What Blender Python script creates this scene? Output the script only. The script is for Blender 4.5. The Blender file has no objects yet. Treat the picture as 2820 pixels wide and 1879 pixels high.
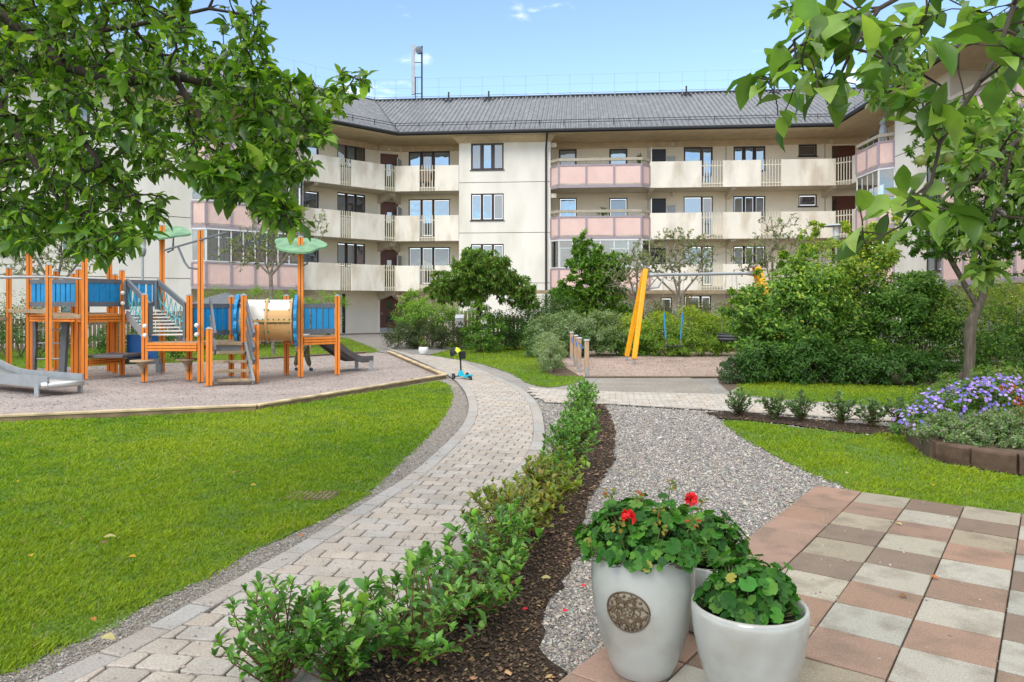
import bpy, math, random
import numpy as np
from mathutils import Vector, Matrix, noise as mnoise
R_ = math.radians
random.seed(7); RNG = np.random.default_rng(7)
sc = bpy.context.scene
COL = sc.collection

# ------------------------------------------------------------------ camera, sky, sun, exposure
EYE, F, CX, YH = 1.55, 2050.0, 1410.0, 838.0          # eye height (m), focal length and horizon in photo pixels
cd = bpy.data.cameras.new('camera'); cam = bpy.data.objects.new('camera', cd); COL.objects.link(cam)
cam.location = (0, 0, EYE); cam.rotation_euler = (R_(90), 0, 0)
cd.sensor_width = 36; cd.lens = F/2820*36; cd.shift_y = -(939.5-YH)/2820
cd.clip_end = 2000; cd.clip_start = .05
sc.camera = cam
SUN_EL, SUN_AZ = 40, 205                                # azimuth clockwise from +Y: behind the camera, to the left
wd = bpy.data.worlds.new('World'); sc.world = wd; wd.use_nodes = True
nt = wd.node_tree; nt.nodes.clear()
def N(tree, typ, **kw):
    n = tree.nodes.new(typ)
    for k, v in kw.items():
        if k.startswith('i_'): n.inputs[k[2:].replace('_', ' ')].default_value = v
        else: setattr(n, k, v)
    return n
sky = N(nt, 'ShaderNodeTexSky'); sky.sky_type = 'NISHITA'; sky.sun_disc = False
sky.sun_elevation = R_(SUN_EL); sky.sun_rotation = R_(SUN_AZ); sky.air_density = 1.0; sky.dust_density = .5; sky.ozone_density = 2.2
tc = N(nt, 'ShaderNodeTexCoord'); sep = N(nt, 'ShaderNodeSeparateXYZ')
nt.links.new(tc.outputs['Generated'], sep.inputs[0])
mp = N(nt, 'ShaderNodeMapping'); mp.inputs['Scale'].default_value = (5, 5, 13); mp.inputs['Location'].default_value = (.3, 1.1, .2)
nt.links.new(tc.outputs['Generated'], mp.inputs[0])
cn = N(nt, 'ShaderNodeTexNoise'); cn.inputs['Scale'].default_value = 1.7; cn.inputs['Detail'].default_value = 9; cn.inputs['Roughness'].default_value = .55
nt.links.new(mp.outputs[0], cn.inputs['Vector'])
rb = N(nt, 'ShaderNodeValToRGB'); el = rb.color_ramp.elements        # cloud amount by height: puffs low down, blue band, unseen thick cloud added overhead for soft white light
while len(el) < 6: el.new(.5)
for e_, (p_, v_) in zip(el, ((0, .64), (.21, .60), (.29, .36), (.44, .38), (.62, .72), (1, .8))): e_.position = p_; e_.color = (v_, v_, v_, 1)
nt.links.new(sep.outputs['Z'], rb.inputs[0]); band = N(nt, 'ShaderNodeMath', operation='SUBTRACT'); band.inputs[1].default_value = .5; nt.links.new(rb.outputs[0], band.inputs[0])
ad = N(nt, 'ShaderNodeMath', operation='ADD'); nt.links.new(cn.outputs[0], ad.inputs[0]); nt.links.new(band.outputs[0], ad.inputs[1])
cr = N(nt, 'ShaderNodeMapRange', interpolation_type='SMOOTHSTEP'); cr.inputs['From Min'].default_value = .50; cr.inputs['From Max'].default_value = .68
nt.links.new(ad.outputs[0], cr.inputs['Value'])
mixc = N(nt, 'ShaderNodeMixRGB'); mixc.inputs['Color2'].default_value = (7.0, 6.95, 6.85, 1)
nt.links.new(cr.outputs[0], mixc.inputs['Fac']); nt.links.new(sky.outputs[0], mixc.inputs['Color1'])
bg = N(nt, 'ShaderNodeBackground'); bg.inputs['Strength'].default_value = .15
wo = N(nt, 'ShaderNodeOutputWorld'); nt.links.new(mixc.outputs[0], bg.inputs[0]); nt.links.new(bg.outputs[0], wo.inputs[0])
sd = bpy.data.lights.new('sun', 'SUN'); sd.energy = .95; sd.angle = R_(26); sd.color = (1, .95, .87)
so = bpy.data.objects.new('sun', sd); COL.objects.link(so)
so.location = (-10, -15, 30)
sv = Vector((math.sin(R_(SUN_AZ))*math.cos(R_(SUN_EL)), math.cos(R_(SUN_AZ))*math.cos(R_(SUN_EL)), math.sin(R_(SUN_EL))))
so.rotation_euler = sv.to_track_quat('Z', 'Y').to_euler()
vs = sc.view_settings; vs.view_transform = 'Standard'; vs.look = 'None'; vs.exposure = .84; vs.gamma = 1
try: sc.cycles.max_bounces = 8; sc.cycles.diffuse_bounces = 6; sc.cycles.transparent_max_bounces = 6
except Exception: pass

# ------------------------------------------------------------------ measuring: photo crops -> photo pixels -> the ground plane
CR = {'c1': (0,500,2.24), 'c2': (600,500,2.24), 'c3': (700,150,2.9425), 'c4': (1400,150,3.1357), 'c5': (2000,150,2.8707),
      'c6': (1100,600,3.1357), 'c7': (1700,600,3.1357), 'c8': (2200,600,2.2403), 'b1': (1500,1300,2.7075), 'b2': (600,1050,1.8918),
      'b4': (2000,0,2.2402), 'b5': (0,1000,1.784), 'b6': (2000,1000,1.784), 'd': (0,0,.83438), 's': (0,0,1)}
def px(c, x, y): a, b, k = CR[c]; return a + x/k, b + y/k
def G(c, x, y):                                        # a pixel on the ground -> plan position
    u, v = px(c, x, y); d = F*EYE/(v-YH); return ((u-CX)/F*d, d)
def Pd(c, x, y, d):                                    # a pixel at a known distance -> point
    u, v = px(c, x, y); return ((u-CX)/F*d, d, EYE-(v-YH)/F*d)
def GP(c, pts): return [G(c, x, y) for x, y in pts]

# ------------------------------------------------------------------ objects
WL = {}
def link(o, parent, loc=None):
    COL.objects.link(o)
    if parent is not None:
        o.parent = parent; pl = WL.get(parent.name, Vector((0,0,0)))
        o.location = -pl if loc is None else loc
        WL[o.name] = pl + o.location
    else: WL[o.name] = Vector(o.location)
    return o
def tag(o, label=None, cat=None, group=None, kind=None):
    if label: o['label'] = label
    if cat: o['category'] = cat
    if group: o['group'] = group
    if kind: o['kind'] = kind
    return o
def thing(name, label, cat, loc=(0,0,0), group=None):
    o = bpy.data.objects.new(name, None); o.location = loc; o.empty_display_size = .1
    COL.objects.link(o); WL[o.name] = Vector(loc); return tag(o, label, cat, group)
def copy_tree(o, parent=None):
    c = o.copy(); COL.objects.link(c); c.parent = parent
    for ch in list(o.children): copy_tree(ch, c)
    return c
class MB:
    def __init__(s): s.v = []; s.f = []; s.m = []; s.k = 0
    def add(s, vs, fs, m=None):
        b = len(s.v); s.v += [tuple(p) for p in vs]; s.f += [tuple(b+i for i in f) for f in fs]; s.m += [s.k if m is None else m]*len(fs)
    def hexa(s, p): s.add(p, [(0,3,2,1),(4,5,6,7),(0,1,5,4),(1,2,6,5),(2,3,7,6),(3,0,4,7)])
    def box(s, x0, x1, y0, y1, z0, z1):
        s.hexa([(x0,y0,z0),(x1,y0,z0),(x1,y1,z0),(x0,y1,z0),(x0,y0,z1),(x1,y0,z1),(x1,y1,z1),(x0,y1,z1)])
    def fbox(s, fr, s0, s1, o0, o1, z0, z1):
        s.hexa([fr.pt(s0,o1,z0),fr.pt(s1,o1,z0),fr.pt(s1,o0,z0),fr.pt(s0,o0,z0),fr.pt(s0,o1,z1),fr.pt(s1,o1,z1),fr.pt(s1,o0,z1),fr.pt(s0,o0,z1)])
    def prism(s, poly, z0, z1):
        n = len(poly); a = sum(poly[i][0]*poly[(i+1)%n][1]-poly[(i+1)%n][0]*poly[i][1] for i in range(n))
        if a < 0: poly = poly[::-1]
        s.add([(x,y,z0) for x,y in poly]+[(x,y,z1) for x,y in poly],
              [tuple(range(n))[::-1], tuple(range(n,2*n))]+[(i,(i+1)%n,n+(i+1)%n,n+i) for i in range(n)])
    def beam(s, p, q, w, h, up=(0,0,1)):               # rectangular bar from p to q
        p, q = Vector(p), Vector(q); d = (q-p).normalized(); u = Vector(up)
        if abs(d.dot(u)) > .98: u = Vector((0,1,0))
        x = d.cross(u).normalized()*w/2; y = x.cross(d).normalized()*h/2
        s.hexa([p-x-y,p+x-y,q+x-y,q-x-y,p-x+y,p+x+y,q+x+y,q-x+y])
    def tube(s, path, r, n=6, cap=True):
        P = [Vector(p) for p in path]; m = len(P); R = r if isinstance(r, (list, tuple)) else [r]*m
        vs = []; ref = Vector((0.13,.27,1)).normalized()
        for i, p in enumerate(P):
            d = (P[min(i+1,m-1)]-P[max(i-1,0)]).normalized()
            if abs(d.dot(ref)) > .95: ref = Vector((1,.1,.2)).normalized()
            x = d.cross(ref).normalized(); y = x.cross(d).normalized()
            for k in range(n):
                a = 2*math.pi*k/n; vs.append(p+(x*math.cos(a)+y*math.sin(a))*R[i])
        fs = [(i*n+k, i*n+(k+1)%n, (i+1)*n+(k+1)%n, (i+1)*n+k) for i in range(m-1) for k in range(n)]
        if cap: fs += [tuple(range(n))[::-1], tuple(range((m-1)*n, m*n))]
        s.add(vs, fs)
    def lathe(s, prof, c=(0,0,0), n=24, wob=0):
        vs = []; m = len(prof)
        for r, z in prof:
            for k in range(n):
                a = 2*math.pi*k/n; rr = r*(1+wob*math.sin(a*8)); vs.append((c[0]+rr*math.cos(a), c[1]+rr*math.sin(a), c[2]+z))
        s.add(vs, [(i*n+k, i*n+(k+1)%n, (i+1)*n+(k+1)%n, (i+1)*n+k) for i in range(m-1) for k in range(n)])
    def blob(s, c, r, sub=1, j=.15):                   # a small lumpy ball
        n, m = (7, 5) if sub < 2 else (12, 8); vs = []
        for i in range(m+1):
            t = math.pi*i/m
            for k in range(n):
                a = 2*math.pi*k/n; q = 1+random.uniform(-j, j)
                vs.append((c[0]+r[0]*q*math.sin(t)*math.cos(a), c[1]+r[1]*q*math.sin(t)*math.sin(a), c[2]+r[2]*q*math.cos(t)))
        s.add(vs, [(i*n+k, (i+1)*n+k, (i+1)*n+(k+1)%n, i*n+(k+1)%n) for i in range(m) for k in range(n)])
    def build(s, name, mats, parent=None, smooth=False, bevel=0):
        me = bpy.data.meshes.new(name); me.from_pydata(s.v, [], s.f)
        for m in (mats if isinstance(mats, (list, tuple)) else [mats]): me.materials.append(m)
        me.polygons.foreach_set('material_index', s.m)
        if smooth: me.polygons.foreach_set('use_smooth', [True]*len(s.f))
        me.update(); o = bpy.data.objects.new(name, me); link(o, parent)
        if bevel:
            b = o.modifiers.new('bevel', 'BEVEL'); b.width = bevel; b.segments = 2; b.limit_method = 'ANGLE'
        return o
def np_mesh(name, V, Fc, mats, parent=None, cols=None, smooth=False, loc=None):   # V (n,3), Fc (m,k) with a fixed k
    me = bpy.data.meshes.new(name); m, k = Fc.shape
    me.vertices.add(len(V)); me.vertices.foreach_set('co', V.astype(np.float32).ravel())
    me.loops.add(m*k); me.loops.foreach_set('vertex_index', Fc.astype(np.int32).ravel())
    me.polygons.add(m); me.polygons.foreach_set('loop_start', np.arange(0, m*k, k, dtype=np.int32))
    me.polygons.foreach_set('loop_total', np.full(m, k, dtype=np.int32))
    if smooth: me.polygons.foreach_set('use_smooth', np.ones(m, dtype=bool))
    me.update(calc_edges=True)
    for mm in (mats if isinstance(mats, (list, tuple)) else [mats]): me.materials.append(mm)
    if cols is not None:
        at = me.color_attributes.new('tint', 'FLOAT_COLOR', 'POINT')
        c4 = np.ones((len(V), 4), dtype=np.float32); c4[:, :3] = cols; at.data.foreach_set('color', c4.ravel())
    o = bpy.data.objects.new(name, me); link(o, parent, loc); return o
class Frame:
    def __init__(s, O, e): s.O = O; l = math.hypot(*e); s.e = (e[0]/l, e[1]/l); s.n = (s.e[1], -s.e[0])
    def pt(s, a, o, z=0): return (s.O[0]+s.e[0]*a+s.n[0]*o, s.O[1]+s.e[1]*a+s.n[1]*o, z)
    def s_of(s, u, out=0):
        k = (u-CX)/F; ox = s.O[0]+s.n[0]*out; oy = s.O[1]+s.n[1]*out
        return (k*oy-ox)/(s.e[0]-k*s.e[1])
    def z_of(s, u, v, out=0):
        y = s.pt(s.s_of(u, out), out)[1]; return EYE-(v-YH)/F*y

# ------------------------------------------------------------------ materials
def mat(name, c, rough=.7, var=.12, vs=6, bump=.0, bs=40, spec=.4, metal=0, c2=None, mask=None, attr=False, bdist=.01, stretch=None, c2k=1):
    m = bpy.data.materials.new(name); m.use_nodes = True; t = m.node_tree; b = t.nodes['Principled BSDF']; L = t.links.new
    b.inputs['Roughness'].default_value = rough; b.inputs['Metallic'].default_value = metal; b.inputs['Specular IOR Level'].default_value = spec
    co = N(t, 'ShaderNodeTexCoord'); vec = co.outputs['Object']
    if stretch:
        mm = N(t, 'ShaderNodeMapping'); mm.inputs['Scale'].default_value = stretch; L(vec, mm.inputs[0]); vec = mm.outputs[0]
    n = N(t, 'ShaderNodeTexNoise'); n.inputs['Scale'].default_value = vs; n.inputs['Detail'].default_value = 6; L(vec, n.inputs['Vector'])
    mr = N(t, 'ShaderNodeMapRange'); mr.inputs['From Min'].default_value = .3; mr.inputs['From Max'].default_value = .7
    mr.inputs['To Min'].default_value = 1-var; mr.inputs['To Max'].default_value = 1+var; L(n.outputs[0], mr.inputs['Value'])
    base = N(t, 'ShaderNodeRGB'); base.outputs[0].default_value = (*c, 1); src = base.outputs[0]
    if attr: a = N(t, 'ShaderNodeAttribute', attribute_name='tint'); src = a.outputs['Color']
    if c2 is not None:
        n2 = N(t, 'ShaderNodeTexNoise'); n2.inputs['Scale'].default_value = mask or 3; n2.inputs['Detail'].default_value = 8; L(vec, n2.inputs['Vector'])
        r2 = N(t, 'ShaderNodeMapRange'); r2.inputs['From Min'].default_value = .48; r2.inputs['From Max'].default_value = .66; r2.inputs['To Max'].default_value = c2k; L(n2.outputs[0], r2.inputs['Value'])
        mx2 = N(t, 'ShaderNodeMixRGB'); mx2.inputs['Color2'].default_value = (*c2, 1); L(r2.outputs[0], mx2.inputs['Fac']); L(src, mx2.inputs['Color1']); src = mx2.outputs[0]
    mx = N(t, 'ShaderNodeMixRGB', blend_type='MULTIPLY'); mx.inputs['Fac'].default_value = 1; L(src, mx.inputs['Color1']); L(mr.outputs[0], mx.inputs['Color2'])
    L(mx.outputs[0], b.inputs['Base Color'])
    if bump:
        nb = N(t, 'ShaderNodeTexNoise'); nb.inputs['Scale'].default_value = bs; nb.inputs['Detail'].default_value = 5; L(vec, nb.inputs['Vector'])
        bp = N(t, 'ShaderNodeBump'); bp.inputs['Strength'].default_value = bump; bp.inputs['Distance'].default_value = bdist
        L(nb.outputs[0], bp.inputs['Height']); L(bp.outputs[0], b.inputs['Normal'])
    return m
def leafmat(name, trans=.35, rough=.45, spec=.35, tb=1.5, var=.2):
    m = mat(name, (.1,.2,.03), rough, var, 25, attr=True, spec=spec); t = m.node_tree; L = t.links.new; b = t.nodes['Principled BSDF']
    src = b.inputs['Base Color'].links[0].from_socket
    g = N(t, 'ShaderNodeMixRGB', blend_type='MULTIPLY'); g.inputs['Fac'].default_value = 1; g.inputs['Color2'].default_value = (tb*1.1, tb*1.15, tb*.5, 1); L(src, g.inputs['Color1'])
    tr = N(t, 'ShaderNodeBsdfTranslucent'); L(g.outputs[0], tr.inputs[0])
    ms = N(t, 'ShaderNodeMixShader'); ms.inputs[0].default_value = trans; L(b.outputs[0], ms.inputs[1]); L(tr.outputs[0], ms.inputs[2])
    L(ms.outputs[0], t.nodes['Material Output'].inputs['Surface']); return m
def cellmat(name, cols, scale, rough=.85, bump=.6, bdist=.008, soft=None, lump=0):   # a bed of small stones: voronoi cells with their own greys
    m = bpy.data.materials.new(name); m.use_nodes = True; t = m.node_tree; L = t.links.new; b = t.nodes['Principled BSDF']
    b.inputs['Roughness'].default_value = rough; b.inputs['Specular IOR Level'].default_value = .25
    co = N(t, 'ShaderNodeTexCoord'); v = N(t, 'ShaderNodeTexVoronoi'); v.inputs['Scale'].default_value = scale; v.inputs['Randomness'].default_value = 1
    L(co.outputs['Object'], v.inputs['Vector']); sx = N(t, 'ShaderNodeSeparateXYZ'); L(v.outputs['Color'], sx.inputs[0])
    rp = N(t, 'ShaderNodeValToRGB'); rp.color_ramp.interpolation = 'CONSTANT' if not soft else 'LINEAR'
    el = rp.color_ramp.elements
    while len(el) < len(cols): el.new(.5)
    for i, c in enumerate(cols): el[i].position = i/len(cols); el[i].color = (*c, 1)
    L(sx.outputs[0], rp.inputs[0])
    n = N(t, 'ShaderNodeTexNoise'); n.inputs['Scale'].default_value = 1.3; n.inputs['Detail'].default_value = 7; L(co.outputs['Object'], n.inputs['Vector'])
    mr = N(t, 'ShaderNodeMapRange'); mr.inputs['To Min'].default_value = .7; mr.inputs['To Max'].default_value = 1.3; L(n.outputs[0], mr.inputs['Value'])
    mx = N(t, 'ShaderNodeMixRGB', blend_type='MULTIPLY'); mx.inputs['Fac'].default_value = 1; L(rp.outputs[0], mx.inputs['Color1']); L(mr.outputs[0], mx.inputs['Color2'])
    L(mx.outputs[0], b.inputs['Base Color'])
    iv = N(t, 'ShaderNodeMath', operation='SUBTRACT'); iv.inputs[0].default_value = 1; L(v.outputs['Distance'], iv.inputs[1])
    bp = N(t, 'ShaderNodeBump'); bp.inputs['Strength'].default_value = bump; bp.inputs['Distance'].default_value = bdist; L(iv.outputs[0], bp.inputs['Height']); L(bp.outputs[0], b.inputs['Normal'])
    if lump:
        n3 = N(t, 'ShaderNodeTexNoise'); n3.inputs['Scale'].default_value = lump; n3.inputs['Detail'].default_value = 4; L(co.outputs['Object'], n3.inputs['Vector'])
        b3 = N(t, 'ShaderNodeBump'); b3.inputs['Strength'].default_value = 1; b3.inputs['Distance'].default_value = .11; L(n3.outputs[0], b3.inputs['Height']); L(b3.outputs[0], bp.inputs['Normal'])
    return m
def panemat(name, base, refl, tint=(.75,.85,.95)):
    m = bpy.data.materials.new(name); m.use_nodes = True; t = m.node_tree; L = t.links.new; b = t.nodes['Principled BSDF']
    b.inputs['Base Color'].default_value = (*base, 1); b.inputs['Roughness'].default_value = .3
    g = N(t, 'ShaderNodeBsdfGlossy'); g.inputs['Roughness'].default_value = .02; g.inputs[0].default_value = (*tint, 1)
    co = N(t, 'ShaderNodeTexCoord'); n = N(t, 'ShaderNodeTexNoise'); n.inputs['Scale'].default_value = .9; L(co.outputs['Object'], n.inputs['Vector'])
    bp = N(t, 'ShaderNodeBump'); bp.inputs['Strength'].default_value = .25; bp.inputs['Distance'].default_value = .05; L(n.outputs[0], bp.inputs['Height']); L(bp.outputs[0], g.inputs['Normal'])
    ms = N(t, 'ShaderNodeMixShader'); ms.inputs[0].default_value = refl; L(b.outputs[0], ms.inputs[1]); L(g.outputs[0], ms.inputs[2])
    L(ms.outputs[0], t.nodes['Material Output'].inputs['Surface']); return m
M = {}
M['stucco'] = mat('white_stucco', (.84,.80,.71), .9, .06, .8, .35, 55, .2, c2=(.75,.71,.61), mask=.9, bdist=.006, stretch=(1,1,.35))
M['recess'] = mat('cream_stucco', (.90,.83,.69), .9, .05, 1, .3, 60, .2, bdist=.006)
M['parapet'] = mat('parapet_render', (.85,.795,.68), .92, .08, 1.6, .7, 26, .2, c2=(.66,.58,.46), mask=1.3, bdist=.02, stretch=(1,1,.4))
M['joint'] = mat('joint', (.16,.14,.12), .8)
M['rail'] = mat('cream_rail', (.72,.67,.53), .6, .05)
M['concrete'] = mat('concrete', (.62,.56,.46), .9, .12, 3, .3, 30, .2)
M['soffit'] = mat('tan_boards', (.66,.53,.35), .7, .1, 3, stretch=(1,1,1))
M['roof'] = mat('roof_metal', (.12,.13,.147), .42, .2, 2.5, spec=.5, metal=.2, c2=(.19,.195,.205), mask=3)
M['gutter'] = mat('black_gutter', (.02,.022,.025), .4)
M['frame'] = mat('brown_frame', (.045,.03,.032), .45, .1)
M['sill'] = mat('dark_sill', (.05,.045,.05), .4)
M['pblue'] = panemat('pane_sky', (.04,.075,.11), .42, (.5,.7,.9)); M['pgrey'] = panemat('pane_curtain', (.20,.21,.20), .2, (.6,.7,.8)); M['pdark'] = panemat('pane_dark', (.02,.022,.025), .3, (.6,.65,.7))
M['pgl'] = panemat('balcony_glass', (.16,.16,.14), .45)
M['pink'] = mat('pink_panel', (.82,.60,.53), .6, .05, 4, c2=(.78,.55,.49), mask=2)
M['mauve'] = mat('mauve_frame', (.36,.30,.33), .5, .06)
M['tanrail'] = mat('tan_rail', (.42,.37,.28), .6, .1)
M['brown'] = mat('brown_door', (.13,.045,.03), .4, .15, 3, stretch=(8,8,1)); M['bluedoor'] = mat('blue_black_door', (.025,.03,.045), .4)
M['white'] = mat('white_paint', (.78,.78,.76), .4, .04); M['steel'] = mat('steel', (.45,.46,.47), .35, .08, metal=.8); M['galv'] = mat('galvanised', (.36,.385,.40), .45, .12, 8, metal=.4)
M['black'] = mat('black_rubber', (.015,.015,.016), .6)
M['orange'] = mat('orange_wood', (.80,.24,.03), .5, .12, 3, .15, 30, stretch=(6,6,1), bdist=.003)
M['orangedark'] = mat('groove', (.16,.04,.01), .8)
M['yellow'] = mat('yellow_orange', (.90,.40,.01), .4, .1, 3, stretch=(5,5,1))
M['cap'] = mat('grey_cap', (.42,.45,.48), .5)
M['gpanel'] = mat('grey_panel', (.13,.145,.16), .5, .12, 6); M['blue'] = mat('blue_board', (.015,.26,.55), .45, .12, 5); M['bluedark'] = mat('blue_panel', (.01,.10,.30), .5)
M['slide'] = mat('slide_grey', (.27,.29,.30), .45, .1); M['chute'] = mat('steel_chute', (.62,.63,.60), .28, .05, metal=.7); M['dslide'] = mat('dark_slide', (.12,.11,.11), .5)
M['shadedface'] = mat('shaded_board_face', (.22,.16,.09), .85, .3, 4, .4, 30)  # edging board sides: shade below the top plank put into the colour
M['sash'] = mat('sash', (.42,.42,.42), .4)
M['wood'] = mat('weathered_wood', (.36,.27,.17), .8, .25, 5, .4, 40, stretch=(2,2,2)); M['newwood'] = mat('pale_board', (.58,.45,.27), .75, .25, 3, .4, 30, c2=(.36,.28,.18), mask=2.5)
M['fence'] = mat('grey_brown_wood', (.22,.16,.11), .85, .25, 6, .4, 30, stretch=(6,6,1))
M['postwood'] = mat('post_wood', (.46,.31,.20), .8, .2, 5, .3, 40, stretch=(8,8,1))
M['tan'] = mat('amber_plastic', (.62,.36,.13), .25, .12, 2, spec=.6); M['cream'] = mat('cream_plastic_and_sheen', (.78,.74,.66), .25, .1, 2, spec=.6)
M['lgreen'] = mat('light_green_plate', (.15,.31,.16), .5, .25, 4, c2=(.10,.24,.13), mask=5); M['dgreen'] = mat('dark_green_plate', (.03,.22,.12), .5, .15, 4)
M['teal'] = mat('teal_rope', (.06,.36,.42), .7); M['brope'] = mat('blue_rope', (.03,.13,.42), .7)
M['sleeper'] = mat('sleeper', (.105,.065,.042), .9, .3, 7, .8, 25, c2=(.10,.06,.04), mask=5)
M['pot'] = mat('glazed_pot', (.43,.44,.405), .12, .08, 3, spec=.7, c2=(.34,.335,.29), mask=3.5); M['potsoil'] = mat('potting_soil', (.03,.02,.015), .95)
M['bark'] = mat('bark', (.16,.12,.085), .9, .3, 8, .8, 20, stretch=(3,3,.6), bdist=.02); M['darkbark'] = mat('dark_bark', (.055,.042,.03), .9, .3, 20, .6, 60)
M['greybark'] = mat('grey_bark', (.23,.20,.16), .9, .25, 9, .4, 30)
M['cork'] = mat('ridged_bark', (.12,.098,.072), .95, .35, 9, 1.0, 16, c2=(.10,.08,.06), mask=7, stretch=(3,3,.35), bdist=.03)
M['asphalt'] = mat('asphalt', (.25,.235,.215), .95, .12, 2, .5, 160)
M['soil'] = cellmat('bark_mulch', [(.045,.030,.02),(.065,.043,.028),(.032,.022,.015),(.085,.058,.038),(.05,.033,.022)], 60, .95, 1, .02)
M['earth'] = mat('earth', (.12,.085,.055), .95, .25, 3, .6, 40)
M['gravel'] = cellmat('gravel', [(.29,.27,.245),(.37,.345,.315),(.19,.183,.172),(.45,.42,.38),(.31,.275,.235),(.25,.243,.235)], 75, .85, .9, .01)
M['fine'] = cellmat('fine_gravel', [(.27,.24,.20),(.33,.295,.25),(.17,.155,.135),(.39,.35,.30)], 110, .9, .8, .006)
M['psand'] = cellmat('play_sand', [(.32,.27,.245),(.38,.32,.29),(.24,.20,.185),(.46,.40,.365)], 70, .95, .7, .006, True, lump=7)
M['rsand'] = cellmat('swing_sand', [(.41,.30,.25),(.46,.34,.285),(.32,.235,.20),(.52,.40,.335)], 70, .95, .7, .006, True, lump=7)
M['jointsand'] = mat('joint_sand', (.11,.085,.06), .95, .3, 12, .5, 90)
M['paver'] = mat('paver', (.5,.45,.4), .88, .2, 90, .4, 160, .2, attr=True, bdist=.004, c2=(.24,.20,.16), mask=4.2, c2k=.3)
M['tile'] = mat('tile', (.5,.4,.3), .85, .22, 130, .4, 120, .2, attr=True, bdist=.003, c2=(.15,.12,.09), mask=5, c2k=.5)
M['turf'] = mat('turf', (.10,.17,.02), .95, .3, 3, .5, 40)
M['leaf'] = leafmat('leaf'); M['gloss'] = leafmat('glossy_leaf', .38, .36, .45, 1.7); M['grass'] = leafmat('grass_blade', .3, .55, .15, 1.3, .1)
M['geran'] = leafmat('geranium_leaf', .3, .5, .25, 1.4, .12); M['petal'] = leafmat('petal', .3, .5, .2, 1.0, .05)
M['stone'] = mat('pebble', (.4,.4,.4), .8, .15, 50, attr=True); M['chip'] = mat('chip', (.1,.06,.04), .95, .2, 50, attr=True)
M['stem'] = mat('green_stem', (.13,.16,.05), .7)
# ------------------------------------------------------------------ apartment block round the courtyard
def isect(p, d, q, e):                                 # plan intersection of two lines
    k = d[0]*e[1]-d[1]*e[0]; t = ((q[0]-p[0])*e[1]-(q[1]-p[1])*e[0])/k
    return (p[0]+d[0]*t, p[1]+d[1]*t)
FC_ = Frame((-2.76, 38.8), (1, -.09)); FL0 = Frame((-13.8, 32), (.731, .682)); FR0 = Frame((16.45, 32), (-.05, -1))
kL = isect(FL0.O, FL0.e, FC_.O, FC_.e); kR = isect(FC_.O, FC_.e, FR0.O, FR0.e)
FC = FC_; FL = Frame(kL, FL0.e); FR = Frame(kR, FR0.e)
def corner(fa, fb, oa, ob=None):                       # where two wings' offset lines meet
    ob = oa if ob is None else ob
    return isect(fa.pt(0, oa)[:2], fa.e, fb.pt(0, ob)[:2], fb.e)
def s_pt(fr, p): return (p[0]-fr.O[0])*fr.e[0]+(p[1]-fr.O[1])*fr.e[1]
PB = [2.23, 4.85, 7.47]; PH = 1.34; FH = 2.62; WT = 10.2; RO = -1.75
block = thing('apartment_building', 'cream rendered three-winged apartment block with pink balconies and dark corrugated roof', 'building', (0, 39, 0))
def wall(name, fr, out, s0, s1, z0, z1, holes, m, parent=None, depth=.14):
    mb = MB(); S = sorted({s0, s1, *[h[0] for h in holes], *[h[1] for h in holes]}); Z = sorted({z0, z1, *[h[2] for h in holes], *[h[3] for h in holes]})
    S = [a for a in S if s0 <= a <= s1]; Z = [a for a in Z if z0 <= a <= z1]
    for i in range(len(S)-1):
        for j in range(len(Z)-1):
            cs, cz = (S[i]+S[i+1])/2, (Z[j]+Z[j+1])/2
            if any(h[0] < cs < h[1] and h[2] < cz < h[3] for h in holes): continue
            mb.add([fr.pt(S[i],out,Z[j]), fr.pt(S[i+1],out,Z[j]), fr.pt(S[i+1],out,Z[j+1]), fr.pt(S[i],out,Z[j+1])], [(0,1,2,3)])
    for a, b, c, d in holes:
        q = lambda s, o, z: fr.pt(s, o, z)
        mb.add([q(a,out,c),q(a,out-depth,c),q(a,out-depth,d),q(a,out,d)], [(0,1,2,3)]); mb.add([q(b,out,c),q(b,out-depth,c),q(b,out-depth,d),q(b,out,d)], [(3,2,1,0)])
        mb.add([q(a,out,d),q(b,out,d),q(b,out-depth,d),q(a,out-depth,d)], [(0,1,2,3)]); mb.add([q(a,out,c),q(b,out,c),q(b,out-depth,c),q(a,out-depth,c)], [(3,2,1,0)])
    return mb.build(name, m, parent or block)
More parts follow.
